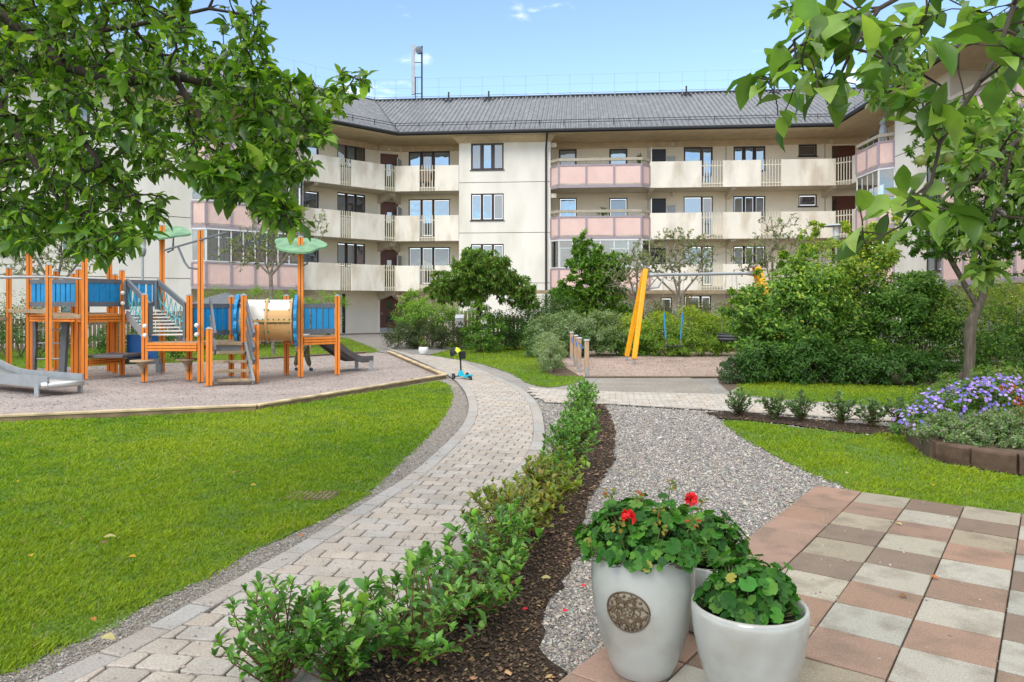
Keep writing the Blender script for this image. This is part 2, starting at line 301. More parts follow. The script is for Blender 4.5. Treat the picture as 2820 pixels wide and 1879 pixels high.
def window(fr, out, s0, s1, z0, z1, n, pane='pblue', sill=True, widths=None, parent=None):
    if pane == 'pblue' and random.random() < .3: pane = random.choice([['pgrey', 'pblue', 'pblue'], ['pblue', 'pgrey', 'pdark'], ['pblue', 'pdark', 'pblue']])
    o = out-.06; w = .06; mb = MB()
    mb.fbox(fr, s0, s1, o-.05, o+.02, z1-w, z1); mb.fbox(fr, s0, s1, o-.05, o+.02, z0, z0+w)
    ws = widths or [1/n]*n; xs = [s0]; tot = sum(ws)
    for q in ws: xs.append(xs[-1]+(s1-s0)*q/tot)
    mb.fbox(fr, s0, s0+w, o-.05, o+.02, z0+w, z1-w); mb.fbox(fr, s1-w, s1, o-.05, o+.02, z0+w, z1-w)
    for x in xs[1:-1]: mb.fbox(fr, x-.07, x+.07, o-.05, o+.02, z0+w, z1-w)
    f = mb.build('window', M['frame'], parent or block)
    for i in range(n):
        a = xs[i]+(.09 if i else w+.02); b = xs[i+1]-(.09 if i < n-1 else w+.02)
        p = MB(); p.fbox(fr, a, b, o-.035, o-.02, z0+w+.03, z1-w-.03)
        pm = pane if isinstance(pane, str) else pane[i % len(pane)]
        p.build('pane', M[pm], f)
        g = MB(); e = .013; g.fbox(fr, a, b, o-.02, o-.012, z0+w+.03, z0+w+.03+e); g.fbox(fr, a, b, o-.02, o-.012, z1-w-.03-e, z1-w-.03)
        g.fbox(fr, a, a+e, o-.02, o-.012, z0+w+.03+e, z1-w-.03-e); g.fbox(fr, b-e, b, o-.02, o-.012, z0+w+.03+e, z1-w-.03-e); g.build('sash', M['sash'], f)
    if sill: s = MB(); s.fbox(fr, s0-.05, s1+.05, out-.04, out+.05, z0-.05, z0-.002); s.build('sill', M['sill'], f)
    return f
def door(fr, out, s0, s1, z0, z1, m, glass=None, name='door', parent=None):
    mb = MB(); mb.fbox(fr, s0, s1, out-.11, out-.05, z0, z1); d = mb.build(name, m, parent or block)
    if glass:
        for ga, gb, gc, gd, gm in glass:
            g = MB(); g.fbox(fr, s0+(s1-s0)*ga, s0+(s1-s0)*gb, out-.05, out-.044, z0+(z1-z0)*gc, z0+(z1-z0)*gd); g.build('glass', M[gm], d)
    h = MB(); sx = s0+(s1-s0)*.1; zc = z0+(z1-z0)*.47
    h.fbox(fr, sx, sx+.03, out-.05, out+.0, zc, zc+.12); h.build('handle', M['steel'], d); return d
def railing(pa, pb, z0, z1, parent):                   # vertical cream bars with two rails between two plan points
    L = math.dist(pa, pb); e = ((pb[0]-pa[0])/L, (pb[1]-pa[1])/L); fr = Frame(pa, e); mb = MB(); n = max(3, round(L/.135))
    for i in range(n+1):
        s = L*i/n; mb.fbox(fr, s-.018, s+.018, -.07, -.03, z0, z1+.02)
    for z in (z0+.16, z1-.26): mb.fbox(fr, 0, L, -.11, -.072, z, z+.05)
    return mb.build('railing', M['rail'], parent)
def panel(pa, pb, z0, z1, parent, th=.12):
    L = math.dist(pa, pb); fr = Frame(pa, ((pb[0]-pa[0])/L, (pb[1]-pa[1])/L)); mb = MB(); mb.fbox(fr, 0.004, L-.004, -th, 0, z0, z1)
    return mb.build('parapet_panel', M['parapet'], parent, bevel=.012)
def balcony_run(frs, us, kinds, lev, parent=block):
    # frs: frame per break point; us: photo columns; kinds: 'p' panel or 'r' railing between break points
    pts = [fr.pt(fr.s_of(u, 0), 0)[:2] for fr, u in zip(frs, us)]
    sl = MB(); b = parent
    for i, k in enumerate(kinds):
        (panel if k == 'p' else railing)(pts[i], pts[i+1], PB[lev], PB[lev]+PH, b)
    return pts
def slab(poly, z0, z1, parent, name='balcony_slab', m='concrete'):
    mb = MB(); mb.prism(poly, z0, z1); return mb.build(name, M[m], parent)
def bay(fr, s0, s1, lev, out=.5, ch=.42, rail=True, glazed=False, nmid=3):
    z = PB[lev]; P = [(s0, 0), (s0+ch, out), (s1-ch, out), (s1, 0)]; P3 = [fr.pt(a, o)[:2] for a, o in P]
    back = [fr.pt(s1, RO+.01)[:2], fr.pt(s0, RO+.01)[:2]]
    base = MB(); base.prism(P3+back, z+.02, z+.2); b = base.build('balcony', M['concrete'], block)
    skirt = MB(); pink = MB(); hr = MB(); gl = MB(); glf = MB()
    posts_ = []; segs = [(P3[0], P3[1], 1), (P3[1], P3[2], nmid), (P3[2], P3[3], 1)]
    for a, c, n in segs:
        L = math.dist(a, c); f = Frame(a, ((c[0]-a[0])/L, (c[1]-a[1])/L))
        skirt.fbox(f, 0, L, -.06, .03, z-.02, z+.12); skirt.fbox(f, 0, L, -.06, .03, z+1.08, z+1.16)
        for i in range(n+1 if a is P3[2] else n): x = L*i/n; posts_.append((f, x))
        nb = int(L/.07)
        for i in range(nb):
            x0 = L*i/nb; x1 = L*(i+.86)/nb; pink.fbox(f, x0, x1, -.03, .0, z+.122, z+1.078); pink.fbox(f, x1, L*(i+1)/nb, -.03, -.014, z+.122, z+1.078)
        if rail:
            hr.fbox(f, 0, L, -.09, .03, z+1.34, z+1.48)
            for i in range(n*2+1): x = L*i/(2*n); hr.fbox(f, x-.015, x+.015, -.05, -.02, z+1.162, z+1.338)
        if glazed:
            ztop = z+FH-.02; gl.fbox(f, .03, L-.03, -.03, -.015, z+1.2, ztop-.06); k = n*2 if n > 1 else 1
            for i in range(k+1): x = L*i/k; glf.fbox(f, x-.022, x+.022, -.05, .0, z+1.2, ztop-.06)
            glf.fbox(f, 0, L, -.07, .03, ztop-.06, ztop); glf.fbox(f, 0, L, -.07, .03, z+1.162, z+1.2)
    skirt.build('balcony_frame', M['mauve'], b); 
    for f, x in posts_: postm = MB(); postm.fbox(f, x-.055, x+.055, -.08, .04, z+.122, z+1.078); postm.build('balcony_post', M['mauve'], b)
    pink.build('pink_panel', M['pink'], b)
    if rail: hr.build('handrail', M['tanrail'], b)
    if glazed:
        glf.build('glazing_frame', M['white'], b)
        g = gl.build('glazing', M['pgl2'], b)
    return b
# clear balcony glass: mostly see-through with a reflection
g = bpy.data.materials.new('clear_glass'); g.use_nodes = True; t = g.node_tree; tr = N(t, 'ShaderNodeBsdfTransparent'); gy = N(t, 'ShaderNodeBsdfGlossy'); gy.inputs['Roughness'].default_value = .02
tr.inputs[0].default_value = (.62,.66,.66,1); ms = N(t, 'ShaderNodeMixShader'); ms.inputs[0].default_value = .22; t.links.new(tr.outputs[0], ms.inputs[1]); t.links.new(gy.outputs[0], ms.inputs[2]); t.links.new(ms.outputs[0], t.nodes['Material Output'].inputs['Surface'])
M['pgl2'] = g
S = lambda c, x: px(c, x, 0)[0]
# --- central wing: tower
t0, t1 = 0.0, FC.s_of(1516, 0)
tw = []
for i in range(3):
    zt = FC.z_of(1340, 394.5, 0)-i*FH; zb = FC.z_of(1340, 468, 0)-i*FH; tw.append((FC.s_of(1297), FC.s_of(1387), zb, zt))
wall('tower_wall', FC, 0, t0, t1, 0, WT-.25, tw, M['stucco'])
for i, h in enumerate(tw): window(FC, 0, *h, 3, ['pgrey', ['pblue', 'pblue', 'pgrey'], 'pgrey'][i] if i else ['pgrey', 'pblue', 'pgrey'])
for a in (t0, t1-.3): mb = MB(); mb.fbox(FC, a, a+.3, RO, -.003, 0, WT-.25); mb.build('tower_return_wall', M['stucco'], block)
for z in (7.86, 5.24, 2.63): jm = MB(); jm.fbox(FC, t0, t1, -.01, .004, z, z+.03); jm.build('joint_line', M['joint'], block)
mb = MB()                                               # cove under the eave on the tower
a, b = FC.pt(t0-.05, 0), FC.pt(t1+.05, 0)
mb.add([FC.pt(t0-.05,.0,WT-.27),FC.pt(t1+.05,.0,WT-.27),FC.pt(t1+.3,.62,WT-.02),FC.pt(t0-.3,.62,WT-.02),FC.pt(t0-.05,-.1,WT-.02),FC.pt(t1+.05,-.1,WT-.02)], [(0,1,2,3),(0,3,4),(1,5,2),(0,4,5,1)])
mb.build('eave_cove', M['soffit'], block)
# --- recess walls
cLw = corner(FL, FC, RO); cRw = corner(FC, FR, RO)
fa = FL.pt(FL.s_of(1040, RO), RO)[:2]; fb = FC.pt(FC.s_of(1101.7, RO), RO)[:2]       # the angled wall with the stair doors
FD = Frame(fa, (fb[0]-fa[0], fb[1]-fa[1])); LD = math.dist(fa, fb)
def rows(fr, u0, u1, v0, hgt, out=RO, levs=(0, 1, 2)):  # the same opening on several floors; v0: top edge on the top floor
    a, b = fr.s_of(u0, out), fr.s_of(u1, out); zt = fr.z_of((u0+u1)/2, v0, out)
    return [(a, b, zt-i*FH-hgt, zt-i*FH) for i in levs]
# central wing, left recess
h1 = rows(FC, 1125, 1239, 417, 2.05)
wall('rear_wall', FC, RO, s_pt(FC, fb), t0, 0, WT, h1, M['recess'])
for i, h in enumerate(h1): window(FC, RO, *h, 3, [['pblue','pdark','pblue'], ['pblue'], ['pgrey','pdark','pgrey']][i], False, [1, .9, 1.3])
dd = [(LD*.12, LD*.92, z, z+2.02) for z in (7.74, 5.12, 2.5)]+[(LD*.1, LD*.92, .02, 2.05)]
wall('rear_wall', FD, 0, 0, LD, 0, WT, dd, M['recess'])
for i, h in enumerate(dd):
    if i < 3: door(FD, 0, *h, M['brown'], [(.38,.74,.40,.72, 'pblue' if i < 2 else 'pdark')])
    else: door(FD, 0, *h, M['brown'], [(.35,.68,.24,.46,'pdark'),(.35,.68,.60,.82,'pdark'),(0,1,.0,.12,'galv')], 'entrance_door')
mb = MB(); mb.lathe([(0.001,.0),(.09,.0),(.1,.03),(.06,.09),(0.001,.1)], (0,0,0), 14)
p = FD.pt(LD*.5, .02, 9.98)
for v_ in range(len(mb.v)): x, y, z = mb.v[v_]; mb.v[v_] = (p[0]+x, p[1]-z, p[2]+y)
mb.build('round_lamp', M['white'], block)
# left wing
sA = s_pt(FL, fa)
w5 = rows(FL, 929, 1006, 397, 1.28); w6 = rows(FL, 832, 878, 384, 1.28); w7 = rows(FL, 690, 740, 362, 2.1, levs=(0, 1, 2)); w8 = rows(FL, 590, 640, 340, 2.1, levs=(0, 1, 2))
gd = [(FL.s_of(942, RO), FL.s_of(952, RO), .02, 2.1)]
sB = FL.s_of(527, 0)
wall('rear_wall', FL, RO, sB-1.2, sA, 0, WT, w5+w6+w7+w8+gd, M['recess'])
for i, h in enumerate(w5): window(FL, RO, *h, 3, [['pgrey','pblue','pdark'],['pgrey','pdark','pdark'],['pgrey','pgrey','pdark']][i], False)
for i, h in enumerate(w6): window(FL, RO, *h, 1, ['pblue','pdark','pdark'][i], False)
for h in w7+w8: window(FL, RO, *h, 2, 'pblue', False, [1, .8])
door(FL, RO, *gd[0], M['bluedoor'])
# central wing, right recess
hw = {'a': rows(FC, 1539, 1588, 411, 2.1), 'b': rows(FC, 1678, 1728, 410, 2.1), 'dr': rows(FC, 1791, 1834, 411, 2.08),
      'c1': rows(FC, 1883, 1933, 405, 1.25), 'c2': rows(FC, 1933.3, 1963, 405, 2.1), 'd': rows(FC, 2020, 2108, 403, 1.35), 'e': rows(FC, 2199, 2250, 398, .62), 'br': rows(FC, 2291, 2356, 401, 2.1)}
gnd = [(FC.s_of(1884, RO), FC.s_of(1958, RO), .12, 2.0), (FC.s_of(1560, RO), FC.s_of(1600, RO), .1, 2.0), (FC.s_of(1820, RO), FC.s_of(1850, RO), .5, 1.9), (FC.s_of(2040, RO), FC.s_of(2120, RO), .5, 2.0)]
wall('rear_wall', FC, RO, t1, s_pt(FC, cRw), 0, WT, [x for v in hw.values() for x in v]+gnd, M['recess'])
for k, L3 in hw.items():
    for i, h in enumerate(L3):
        if k in 'ab': window(FC, RO, *h, 1, ['pblue', 'pblue', 'pdark'][i], False)
        elif k == 'dr': door(FC, RO, *h, M['bluedoor'])
        elif k == 'c1': window(FC, RO, *h, 1, ['pblue', 'pblue', 'pgrey'][i], False)
        elif k == 'c2': window(FC, RO, *h, 1, ['pblue', 'pdark', 'pgrey'][i], False)
        elif k == 'd': window(FC, RO, *h, 3, ['pblue', ['pgrey', 'pdark', 'pgrey'], 'pgrey'][i], False)
        elif k == 'e': window(FC, RO, *h, 1, 'pdark', True)
        else: door(FC, RO, *h, M['brown'], [(.05,.2,.3,.95,'pdark')])
window(FC, RO, *gnd[0], 2, 'pgrey', True, [1.3, .8]); window(FC, RO, *gnd[1], 1, 'pdark'); window(FC, RO, *gnd[2], 1, 'pgrey'); window(FC, RO, *gnd[3], 2, 'pdark')
for u in (1784.5, 1999.5, 2272): jm = MB(); s = FC.s_of(u, RO); jm.fbox(FC, s-.015, s+.015, RO-.01, RO+.004, 2.5, WT); jm.build('joint_line', M['joint'], block)
for i in range(2):                                       # meter boxes and lamps beside the blue-black doors
    a, b, z0, z1 = hw['dr'][i]; mb = MB(); mb.fbox(FC, b+.09, b+.47, RO, RO+.09, z0+.35, z1-.4); mb.build('meter_box', M['galv'], block, bevel=.01)
    mb = MB(); c = FC.pt(b+.35, RO+.12, z1+.22); mb.lathe([(.001,-.13),(.1,-.1),(.12,0),(.1,.12),(.001,.14)], c, 12); mb.build('wall_lamp', M['parapet'], block, True)
mb = MB(); c = FC.pt(FC.s_of(2286, RO), RO+.12, FC.z_of(2286, 392, RO)); mb.lathe([(.001,-.13),(.1,-.1),(.12,0),(.1,.12),(.001,.14)], c, 12); mb.build('wall_lamp', M['parapet'], block, True)
# right wing
sC = s_pt(FR, (16.45, 32)); sD = FR.s_of(2616, 0); sE = sD+8
rw = rows(FR, 2549, 2592, 240, 1.35, 0) if False else [(FR.s_of(2549), FR.s_of(2598), 7.1+.95, 9.7), (FR.s_of(2549), FR.s_of(2598), 7.1+.95-FH, 9.7-FH), (FR.s_of(2549), FR.s_of(2598), .95+7.1-2*FH, 9.7-2*FH), (FR.s_of(2555), FR.s_of(2592), .5, 1.9)]
wall('tower_wall', FR, 0, sC, sD, 0, WT, rw, M['stucco'])
for i, h in enumerate(rw): window(FR, 0, *h, 2, ['pgrey', 'pdark'])
for a in (sC, sD-.3, sE): mb = MB(); mb.fbox(FR, a, a+.3, RO, -.003, 0, WT); mb.build('tower_return_wall', M['stucco'], block)
for z in (7.86, 5.24, 2.63): jm = MB(); jm.fbox(FR, sC, sD, -.01, .004, z, z+.03); jm.build('joint_line', M['joint'], block)
r1 = [(sD+1.5, sD+3.2, PB[i]+.35, PB[i]+2.3) for i in range(3)]+[(sD+4.5, sD+5.4, PB[i]+.3, PB[i]+2.3) for i in range(3)]+[(sD+2.4, sD+3.3, .05, 2.05), (sD+.5, sD+1.1, .4, 1.9)]
wall('rear_wall', FR, RO, 0, sC, 0, WT, [], M['recess']); wall('rear_wall', FR, RO, sD, sE, 0, WT, r1, M['recess'])
for h in r1[:6]: window(FR, RO, *h, 2, ['pgrey', 'pblue'], False)
door(FR, RO, *r1[6], M['bluedoor']); window(FR, RO, *r1[7], 1, 'pdark')
wall('tower_wall', FR, 0, sE, sE+14, 0, WT, [], M['stucco'])
# left tower at the far left
sW = sB
lw = [(sW-4.9, sW-3.9, PB[i]+1.15, PB[i]+2.45) for i in range(3)]+[(sW-10.4, sW-8.6, PB[i]+1.15, PB[i]+2.45) for i in range(3)]+[(sW-7.6, sW-6.6, PB[i]+1.15, PB[i]+2.45) for i in range(3)]
lw += [(sW-4.9, sW-3.9, .8, 1.9), (sW-9.5, sW-8.4, .8, 1.9)]
wall('tower_wall', FL, 0, sW-20, sW, 0, WT, lw, M['stucco'])
for h in lw: window(FL, 0, *h, 2 if h[1]-h[0] < 1.5 else 3, ['pblue', 'pgrey'])
mb = MB(); mb.fbox(FL, sW-.3, sW, RO, -.003, 0, WT); mb.build('tower_return_wall', M['stucco'], block)
for z in (7.86, 5.24, 2.63): jm = MB(); jm.fbox(FL, sW-20, sW, -.01, .004, z, z+.03); jm.build('joint_line', M['joint'], block)
# --- slabs, parapets, railings
kLf = corner(FL, FC, 0); kRf = corner(FC, FR, 0)
sLb = FL.s_of(836, 0)
for lev in range(3):
    z = PB[lev]
    slab([FL.pt(sLb, 0-.13)[:2], corner(FL, FC, -.13), FC.pt(0, -.13)[:2], FC.pt(0, RO+.01)[:2], fb, fa, FL.pt(sLb, RO+.01)[:2]], z+.03, z+.24, block)
    sR1 = FC.s_of(1789, 0)
    slab([FC.pt(sR1, -.13)[:2], corner(FC, FR, -.13), FR.pt(s_pt(FR, (17.5, 35.3)), -.13)[:2], FR.pt(s_pt(FR, (17.5, 35.3)), RO+.01)[:2], corner(FC, FR, RO+.01), FC.pt(sR1, RO+.01)[:2]], z+.03, z+.24, block)
    us = [837.6, 938, 968.5, 1060]; fr = [FL]*4; balcony_run(fr, us, 'prp', lev)
    railing(FL.pt(FL.s_of(1060), 0)[:2], FC.pt(FC.s_of(1088.5), 0)[:2], z, z+PH, block)
    balcony_run([FC]*4, [1088.5, 1154.7, 1198, 1263.6], 'prp', lev)
    balcony_run([FC]*6, [1789.5, 1932, 1991.5, 2096, 2152, 2300], 'prprp', lev)
    q1 = FC.pt(FC.s_of(2300), 0)[:2]; q2 = FR.pt(.55, 0)[:2]; q3 = FR.pt(1.9, 0)[:2]
    railing(q1, q2, z, z+PH, block); panel(q2, q3, z, z+PH, block)
    # pink bays: central, left (two), right (two)
    top = lev == 2
    bay(FC, FC.s_of(1517), FC.s_of(1789), lev, rail=lev > 0, glazed=lev == 0)
    bay(FL, sB+.02, sLb-.02, lev, rail=lev == 2, glazed=lev != 2, nmid=4)
    bay(FR, 1.92, sC-.02, lev, rail=True, glazed=lev == 1, nmid=2)
    bay(FR, sD+.05, sE-.05, lev, rail=lev == 2, glazed=lev != 2, nmid=5)
# concrete brackets under the walkways
def bracket(fr, s, lev, w=.22, rt=1.6):
    z = PB[lev]+.03; q = lambda a, o, zz: fr.pt(a, o, zz); mb = MB(); a, b = s-w/2, s+w/2
    mb.hexa([q(a,RO,z-.42),q(b,RO,z-.42),q(b,RO+rt,z-.12),q(a,RO+rt,z-.12),q(a,RO,z-.002),q(b,RO,z-.002),q(b,RO+rt,z-.002),q(a,RO+rt,z-.002)]); mb.build('bracket', M['concrete'], block)
for lev in range(3):
    for u in (1786, 2003, 2268): bracket(FC, FC.s_of(u, RO), lev)
    for u in (828,): bracket(FL, FL.s_of(u, RO), lev)
    mid = Vector((FD.pt(LD/2, 0)[0], FD.pt(LD/2, 0)[1])); tgt = Vector(corner(FL, FC, -.5))
    for sgn in (-1, 1):
        st = Vector(FD.pt(LD*(.5+.42*sgn), 0)[:2]); d = (tgt-st); Fb = Frame(tuple(st), (-d.y, d.x)); L = d.length
        mb = MB(); z = PB[lev]+.03; q = lambda a, o, zz: Fb.pt(a, o, zz)
        L = L if (Vector(Fb.pt(0, 1)[:2])-tgt).length < (Vector(Fb.pt(0, -1)[:2])-tgt).length else -L
        mb.hexa([q(-.12,0,z-.48),q(.12,0,z-.48),q(.12,L*.96,z-.2),q(-.12,L*.96,z-.2),q(-.12,0,z-.002),q(.12,0,z-.002),q(.12,L*.96,z-.002),q(-.12,L*.96,z-.002)]); mb.build('bracket', M['concrete'], block)
for lev in (1, 2):                                       # small blocks where the pink bays meet the tower, and white divider screens
    mb = MB(); mb.fbox(FC, t1+.003, t1+.3, -.45, -.1, PB[lev]+FH-.42, PB[lev]+FH-.2); mb.build('wall_block', M['parapet'], block)
    mb = MB(); s = FC.s_of(1791, -.5); mb.fbox(FC, s, s+.04, RO, -.14, PB[lev]+.25, PB[lev]+2.1); mb.build('divider_screen', M['white'], block)
for lev in range(3):
    mb = MB(); s = FC.s_of(1101, RO)+.05; mb.fbox(FC, s, s+.05, RO, RO+.85, PB[lev]+.25, PB[lev]+1.95); mb.build('divider_screen', M['galv'], block)
# --- soffit, gutter, roof
gO, gz, rO_, rz = 1.0, 10.28, -6.2, 13.95
ends = {'L': sW-20, 'R': sE+14}
def line(o):                                              # plan polyline of an offset along the three wings
    return [FL.pt(ends['L'], o)[:2], corner(FL, FC, o), corner(FC, FR, o), FR.pt(ends['R'], o)[:2]]
a, b = line(gO-.05), line(RO-.02); mb = MB()
for i in range(3): mb.add([(*a[i], WT), (*a[i+1], WT), (*b[i+1], WT), (*b[i], WT)], [(0,1,2,3)])
for i in range(3): mb.add([(*a[i], WT), (*a[i+1], WT), (*a[i+1], gz-.02), (*a[i], gz-.02)], [(3,2,1,0)])
for fr, s0, s1 in ((FL, ends['L'], s_pt(FL, a[1])), (FC, s_pt(FC, a[1]), s_pt(FC, a[2])), (FR, s_pt(FR, a[2]), ends['R'])):   # board joints
    o = -1.6
    while o < gO-.1: mb.fbox(fr, s0+max(0,(gO-.1-o))*.4, s1-max(0,(gO-.1-o))*.0-.0, o, o+.012, WT-.008, WT-.0005) if False else None; o += .12
so_ = mb.build('soffit', M['soffit2'] if 'soffit2' in M else M['soffit'], block)
mb = MB()                                                 # lighter band at the head of the rear walls
for fr, s0, s1 in ((FC, s_pt(FC, fb)+.1, 0), (FC, t1, s_pt(FC, corner(FC, FR, RO+.1))), (FL, sB, sA-.05)): mb.fbox(fr, s0, s1, RO, RO+.1, WT-.3, WT-.002)
mb.fbox(FD, 0.05, LD-.05, 0, .1, WT-.3, WT-.004); mb.build('eave_band', M['soffit'], block)
gp = line(gO+.03); mb = MB(); mb.tube([(*p, gz) for p in gp], .085, 8)
for i in range(3): mb.beam((*line(gO-.04)[i], gz-.03), (*line(gO-.04)[i+1], gz-.03), .03, .16)
mb.build('gutter', M['gutter'], block)
mb = MB(); mb.tube([FC.pt(FC.s_of(1507, .95), 1.0, gz-.05), FC.pt(FC.s_of(1506, .6), .7, gz-.3), FC.pt(FC.s_of(1504), .12, gz-.75), FC.pt(FC.s_of(1504), .1, .05)], .055, 8)
mb.build('downpipe', M['gutter'], block)
mb = MB(); s = FR.s_of(2606); mb.tube([FR.pt(s, 1.0, gz-.05), FR.pt(s, .12, gz-.6), FR.pt(s, .1, .05)], .055, 8); mb.build('downpipe', M['gutter'], block)
E, Rg, Bk = line(gO), line(rO_), line(rO_-7.2)
mb = MB()
for i in range(3):
    mb.add([(*E[i], gz+.02), (*E[i+1], gz+.02), (*Rg[i+1], rz), (*Rg[i], rz)], [(0,1,2,3)]); mb.add([(*Rg[i], rz), (*Rg[i+1], rz), (*Bk[i+1], gz), (*Bk[i], gz)], [(0,1,2,3)])
for fr, i in ((FL, 0), (FC, 1), (FR, 2)):
    e0, e1 = s_pt(fr, E[i]), s_pt(fr, E[i+1]); r0, r1_ = s_pt(fr, Rg[i]), s_pt(fr, Rg[i+1])
    s = min(e0, r0); S1 = max(e1, r1_)
    while s < S1:
        def rng(a0, a1, lo):                               # part of the slope (0 eave .. 1 ridge) where this rib exists
            ta, tb = 0., 1.
            return ta, tb
        ta, tb = 0., 1.
        if abs(r0-e0) > .01:
            tt = (s-e0)/(r0-e0)
            if r0 < e0: ta = max(ta, tt) if s < e0 else ta
            else: tb = min(tb, tt) if s < r0 else tb
        if abs(r1_-e1) > .01:
            tt = (s-e1)/(r1_-e1)
            if r1_ > e1: ta = max(ta, tt) if s > e1 else ta
            else: tb = min(tb, tt) if s > r1_ else tb
        if tb-ta > .02:
            P = lambda ds, t, h: fr.pt(s+ds, gO+(rO_-gO)*t, gz+.02+(rz-gz-.02)*t+h)
            mb.add([P(-.08,ta,.004),P(-.03,ta,.075),P(.03,ta,.075),P(.08,ta,.004),P(-.08,tb,.004),P(-.03,tb,.075),P(.03,tb,.075),P(.08,tb,.004)], [(0,1,5,4),(1,2,6,5),(2,3,7,6),(0,3,2,1)])
        s += .26
roof = mb.build('roof', M['roof'], block)
mb = MB(); mb.tube([(*p, rz+.04) for p in Rg], .09, 6)
for i in (1, 2): mb.tube([(*E[i], gz+.06), (*Rg[i], rz+.03)], .07, 6)
mb.build('ridge_cap', M['gutter'], roof)
mb = MB()                                                 # snow guard rails near the eave
for k, (t, h) in enumerate(((.10, .2), (.10, .32))):
    o = gO+(rO_-gO)*t; zz = gz+(rz-gz)*t+h; mb.tube([(*p, zz) for p in line(o)], .018, 5)
for fr, i in ((FL, 0), (FC, 1), (FR, 2)):
    o = gO+(rO_-gO)*.1; l = line(o); L = math.dist(l[i], l[i+1]); n = int(L/1.25)
    for j in range(n+1):
        q = [l[i][k]+(l[i+1][k]-l[i][k])*j/n for k in (0, 1)]; zz = gz+(rz-gz)*.1; mb.tube([(q[0], q[1], zz), (q[0], q[1], zz+.34)], .02, 4)
mb.build('snow_guard', M['gutter'], roof)
mb = MB(); mb.tube([(*p, rz+.22) for p in Rg], .02, 5)
for i in range(3):
    L = math.dist(Rg[i], Rg[i+1]); n = int(L/1.3)
    for j in range(n+1):
        q = [Rg[i][k]+(Rg[i+1][k]-Rg[i][k])*j/n for k in (0, 1)]; mb.tube([(q[0], q[1], rz), (q[0], q[1], rz+1.32)], .009, 4)
        mb.tube([(q[0], q[1]-.12, rz-.25), (q[0], q[1]-.12, rz+.22)], .025, 4)
for h in (.75, 1.3): mb.tube([(*p, rz+h) for p in Rg], .005, 4)
mb.build('ridge_fence', M['galv'], roof)
for u in (1235.6, 1346, 1890, 2132):                       # vent pipes on the slope near the ridge
    o = rO_+.55; s = FC.s_of(u, o); zz = gz+(rz-gz)*.93; mb = MB(); mb.tube([FC.pt(s, o, zz), FC.pt(s, o, zz+.55)], .05, 8)
    mb.fbox(FC, s-.3, s+.3, o, o+.1, zz-.04, zz+.06); mb.build('vent_pipe', M['gutter'], roof)
# boards of the soffit as a material with fine lines
m = mat('soffit_boards', (.46,.37,.22), .7, .1, 2, c2=(.40,.32,.19), mask=1); t = m.node_tree; b_ = t.nodes['Principled BSDF']
M['soffit'].node_tree.nodes['Principled BSDF'].inputs['Roughness'].default_value = .75
# --- roof antenna
am = thing('antenna_mast', 'pale panel antenna and drum on a dark mast standing on the roof ridge', 'antenna', (FC.pt(FC.s_of(1160, rO_), rO_, rz)))
ax, ay, _ = FC.pt(FC.s_of(1160, rO_), rO_, 0)
mb = MB(); mb.tube([(ax+.04, ay, rz), (ax+.04, ay, rz+3.3)], .05, 8); mb.tube([(ax-.35, ay, rz), (ax-.35, ay, rz+1.4)], .03, 6)
for z in (.4, 1.4, 2.3): mb.tube([(ax-.45, ay, rz+z), (ax+.05, ay, rz+z)], .025, 5)
mb.build('mast', M['gutter'], am)
mb = MB(); mb.box(ax-.58, ax-.38, ay-.15, ay-.02, rz+.3, rz+3.35); mb.build('panel_antenna', M['antenna'] if 'antenna' in M else M['cap'], am, bevel=.02)
mb = MB(); mb.lathe([(.001,-.15),(.2,-.15),(.22,.12),(.001,.16)], (0,0,0), 14)
mb.v = [(ax-.12+x, ay-.1-z, rz+3.0+y) for x, y, z in mb.v]; mb.build('drum', M['gpanel'], am)
# ------------------------------------------------------------------ playground climbing frame
pg = thing('play_structure', 'orange posted climbing structure with blue boards, amber tunnel and green leaf roofs in the sand', 'playground frame', (-6.5, 15.5, 0))
def post(x, y, h, parent=pg, w=.115, base=.02, name='post', ang=None, mt='orange'):
    a = (math.atan2(x, y) if ang is None else ang); e = (math.cos(a), -math.sin(a)); f = Frame((x, y), e); mb = MB(); g_ = .007; q = w/2
    mb.k = 0
    for sa in (-1, 1):
        for sb in (-1, 1): mb.fbox(f, *(sorted((sa*g_, sa*q))), *(sorted((sb*g_, sb*q))), base, h)
    mb.k = 1; mb.fbox(f, -q+.012, q-.012, -q+.012, q-.012, base, h-.002)
    p = mb.build(name, [M[mt], M['orangedark']], parent)
    c = MB(); c.fbox(f, -q-.004, q+.004, -q-.004, q+.004, h+.001, h+.02); c.fbox(f, -q*.6, q*.6, -q*.6, q*.6, h+.02, h+.04); c.build('cap', M['cap'], p, bevel=.008)
    return p
def hz(c, x, y, d): return Pd(c, x, y, d)[2]
PT = {}
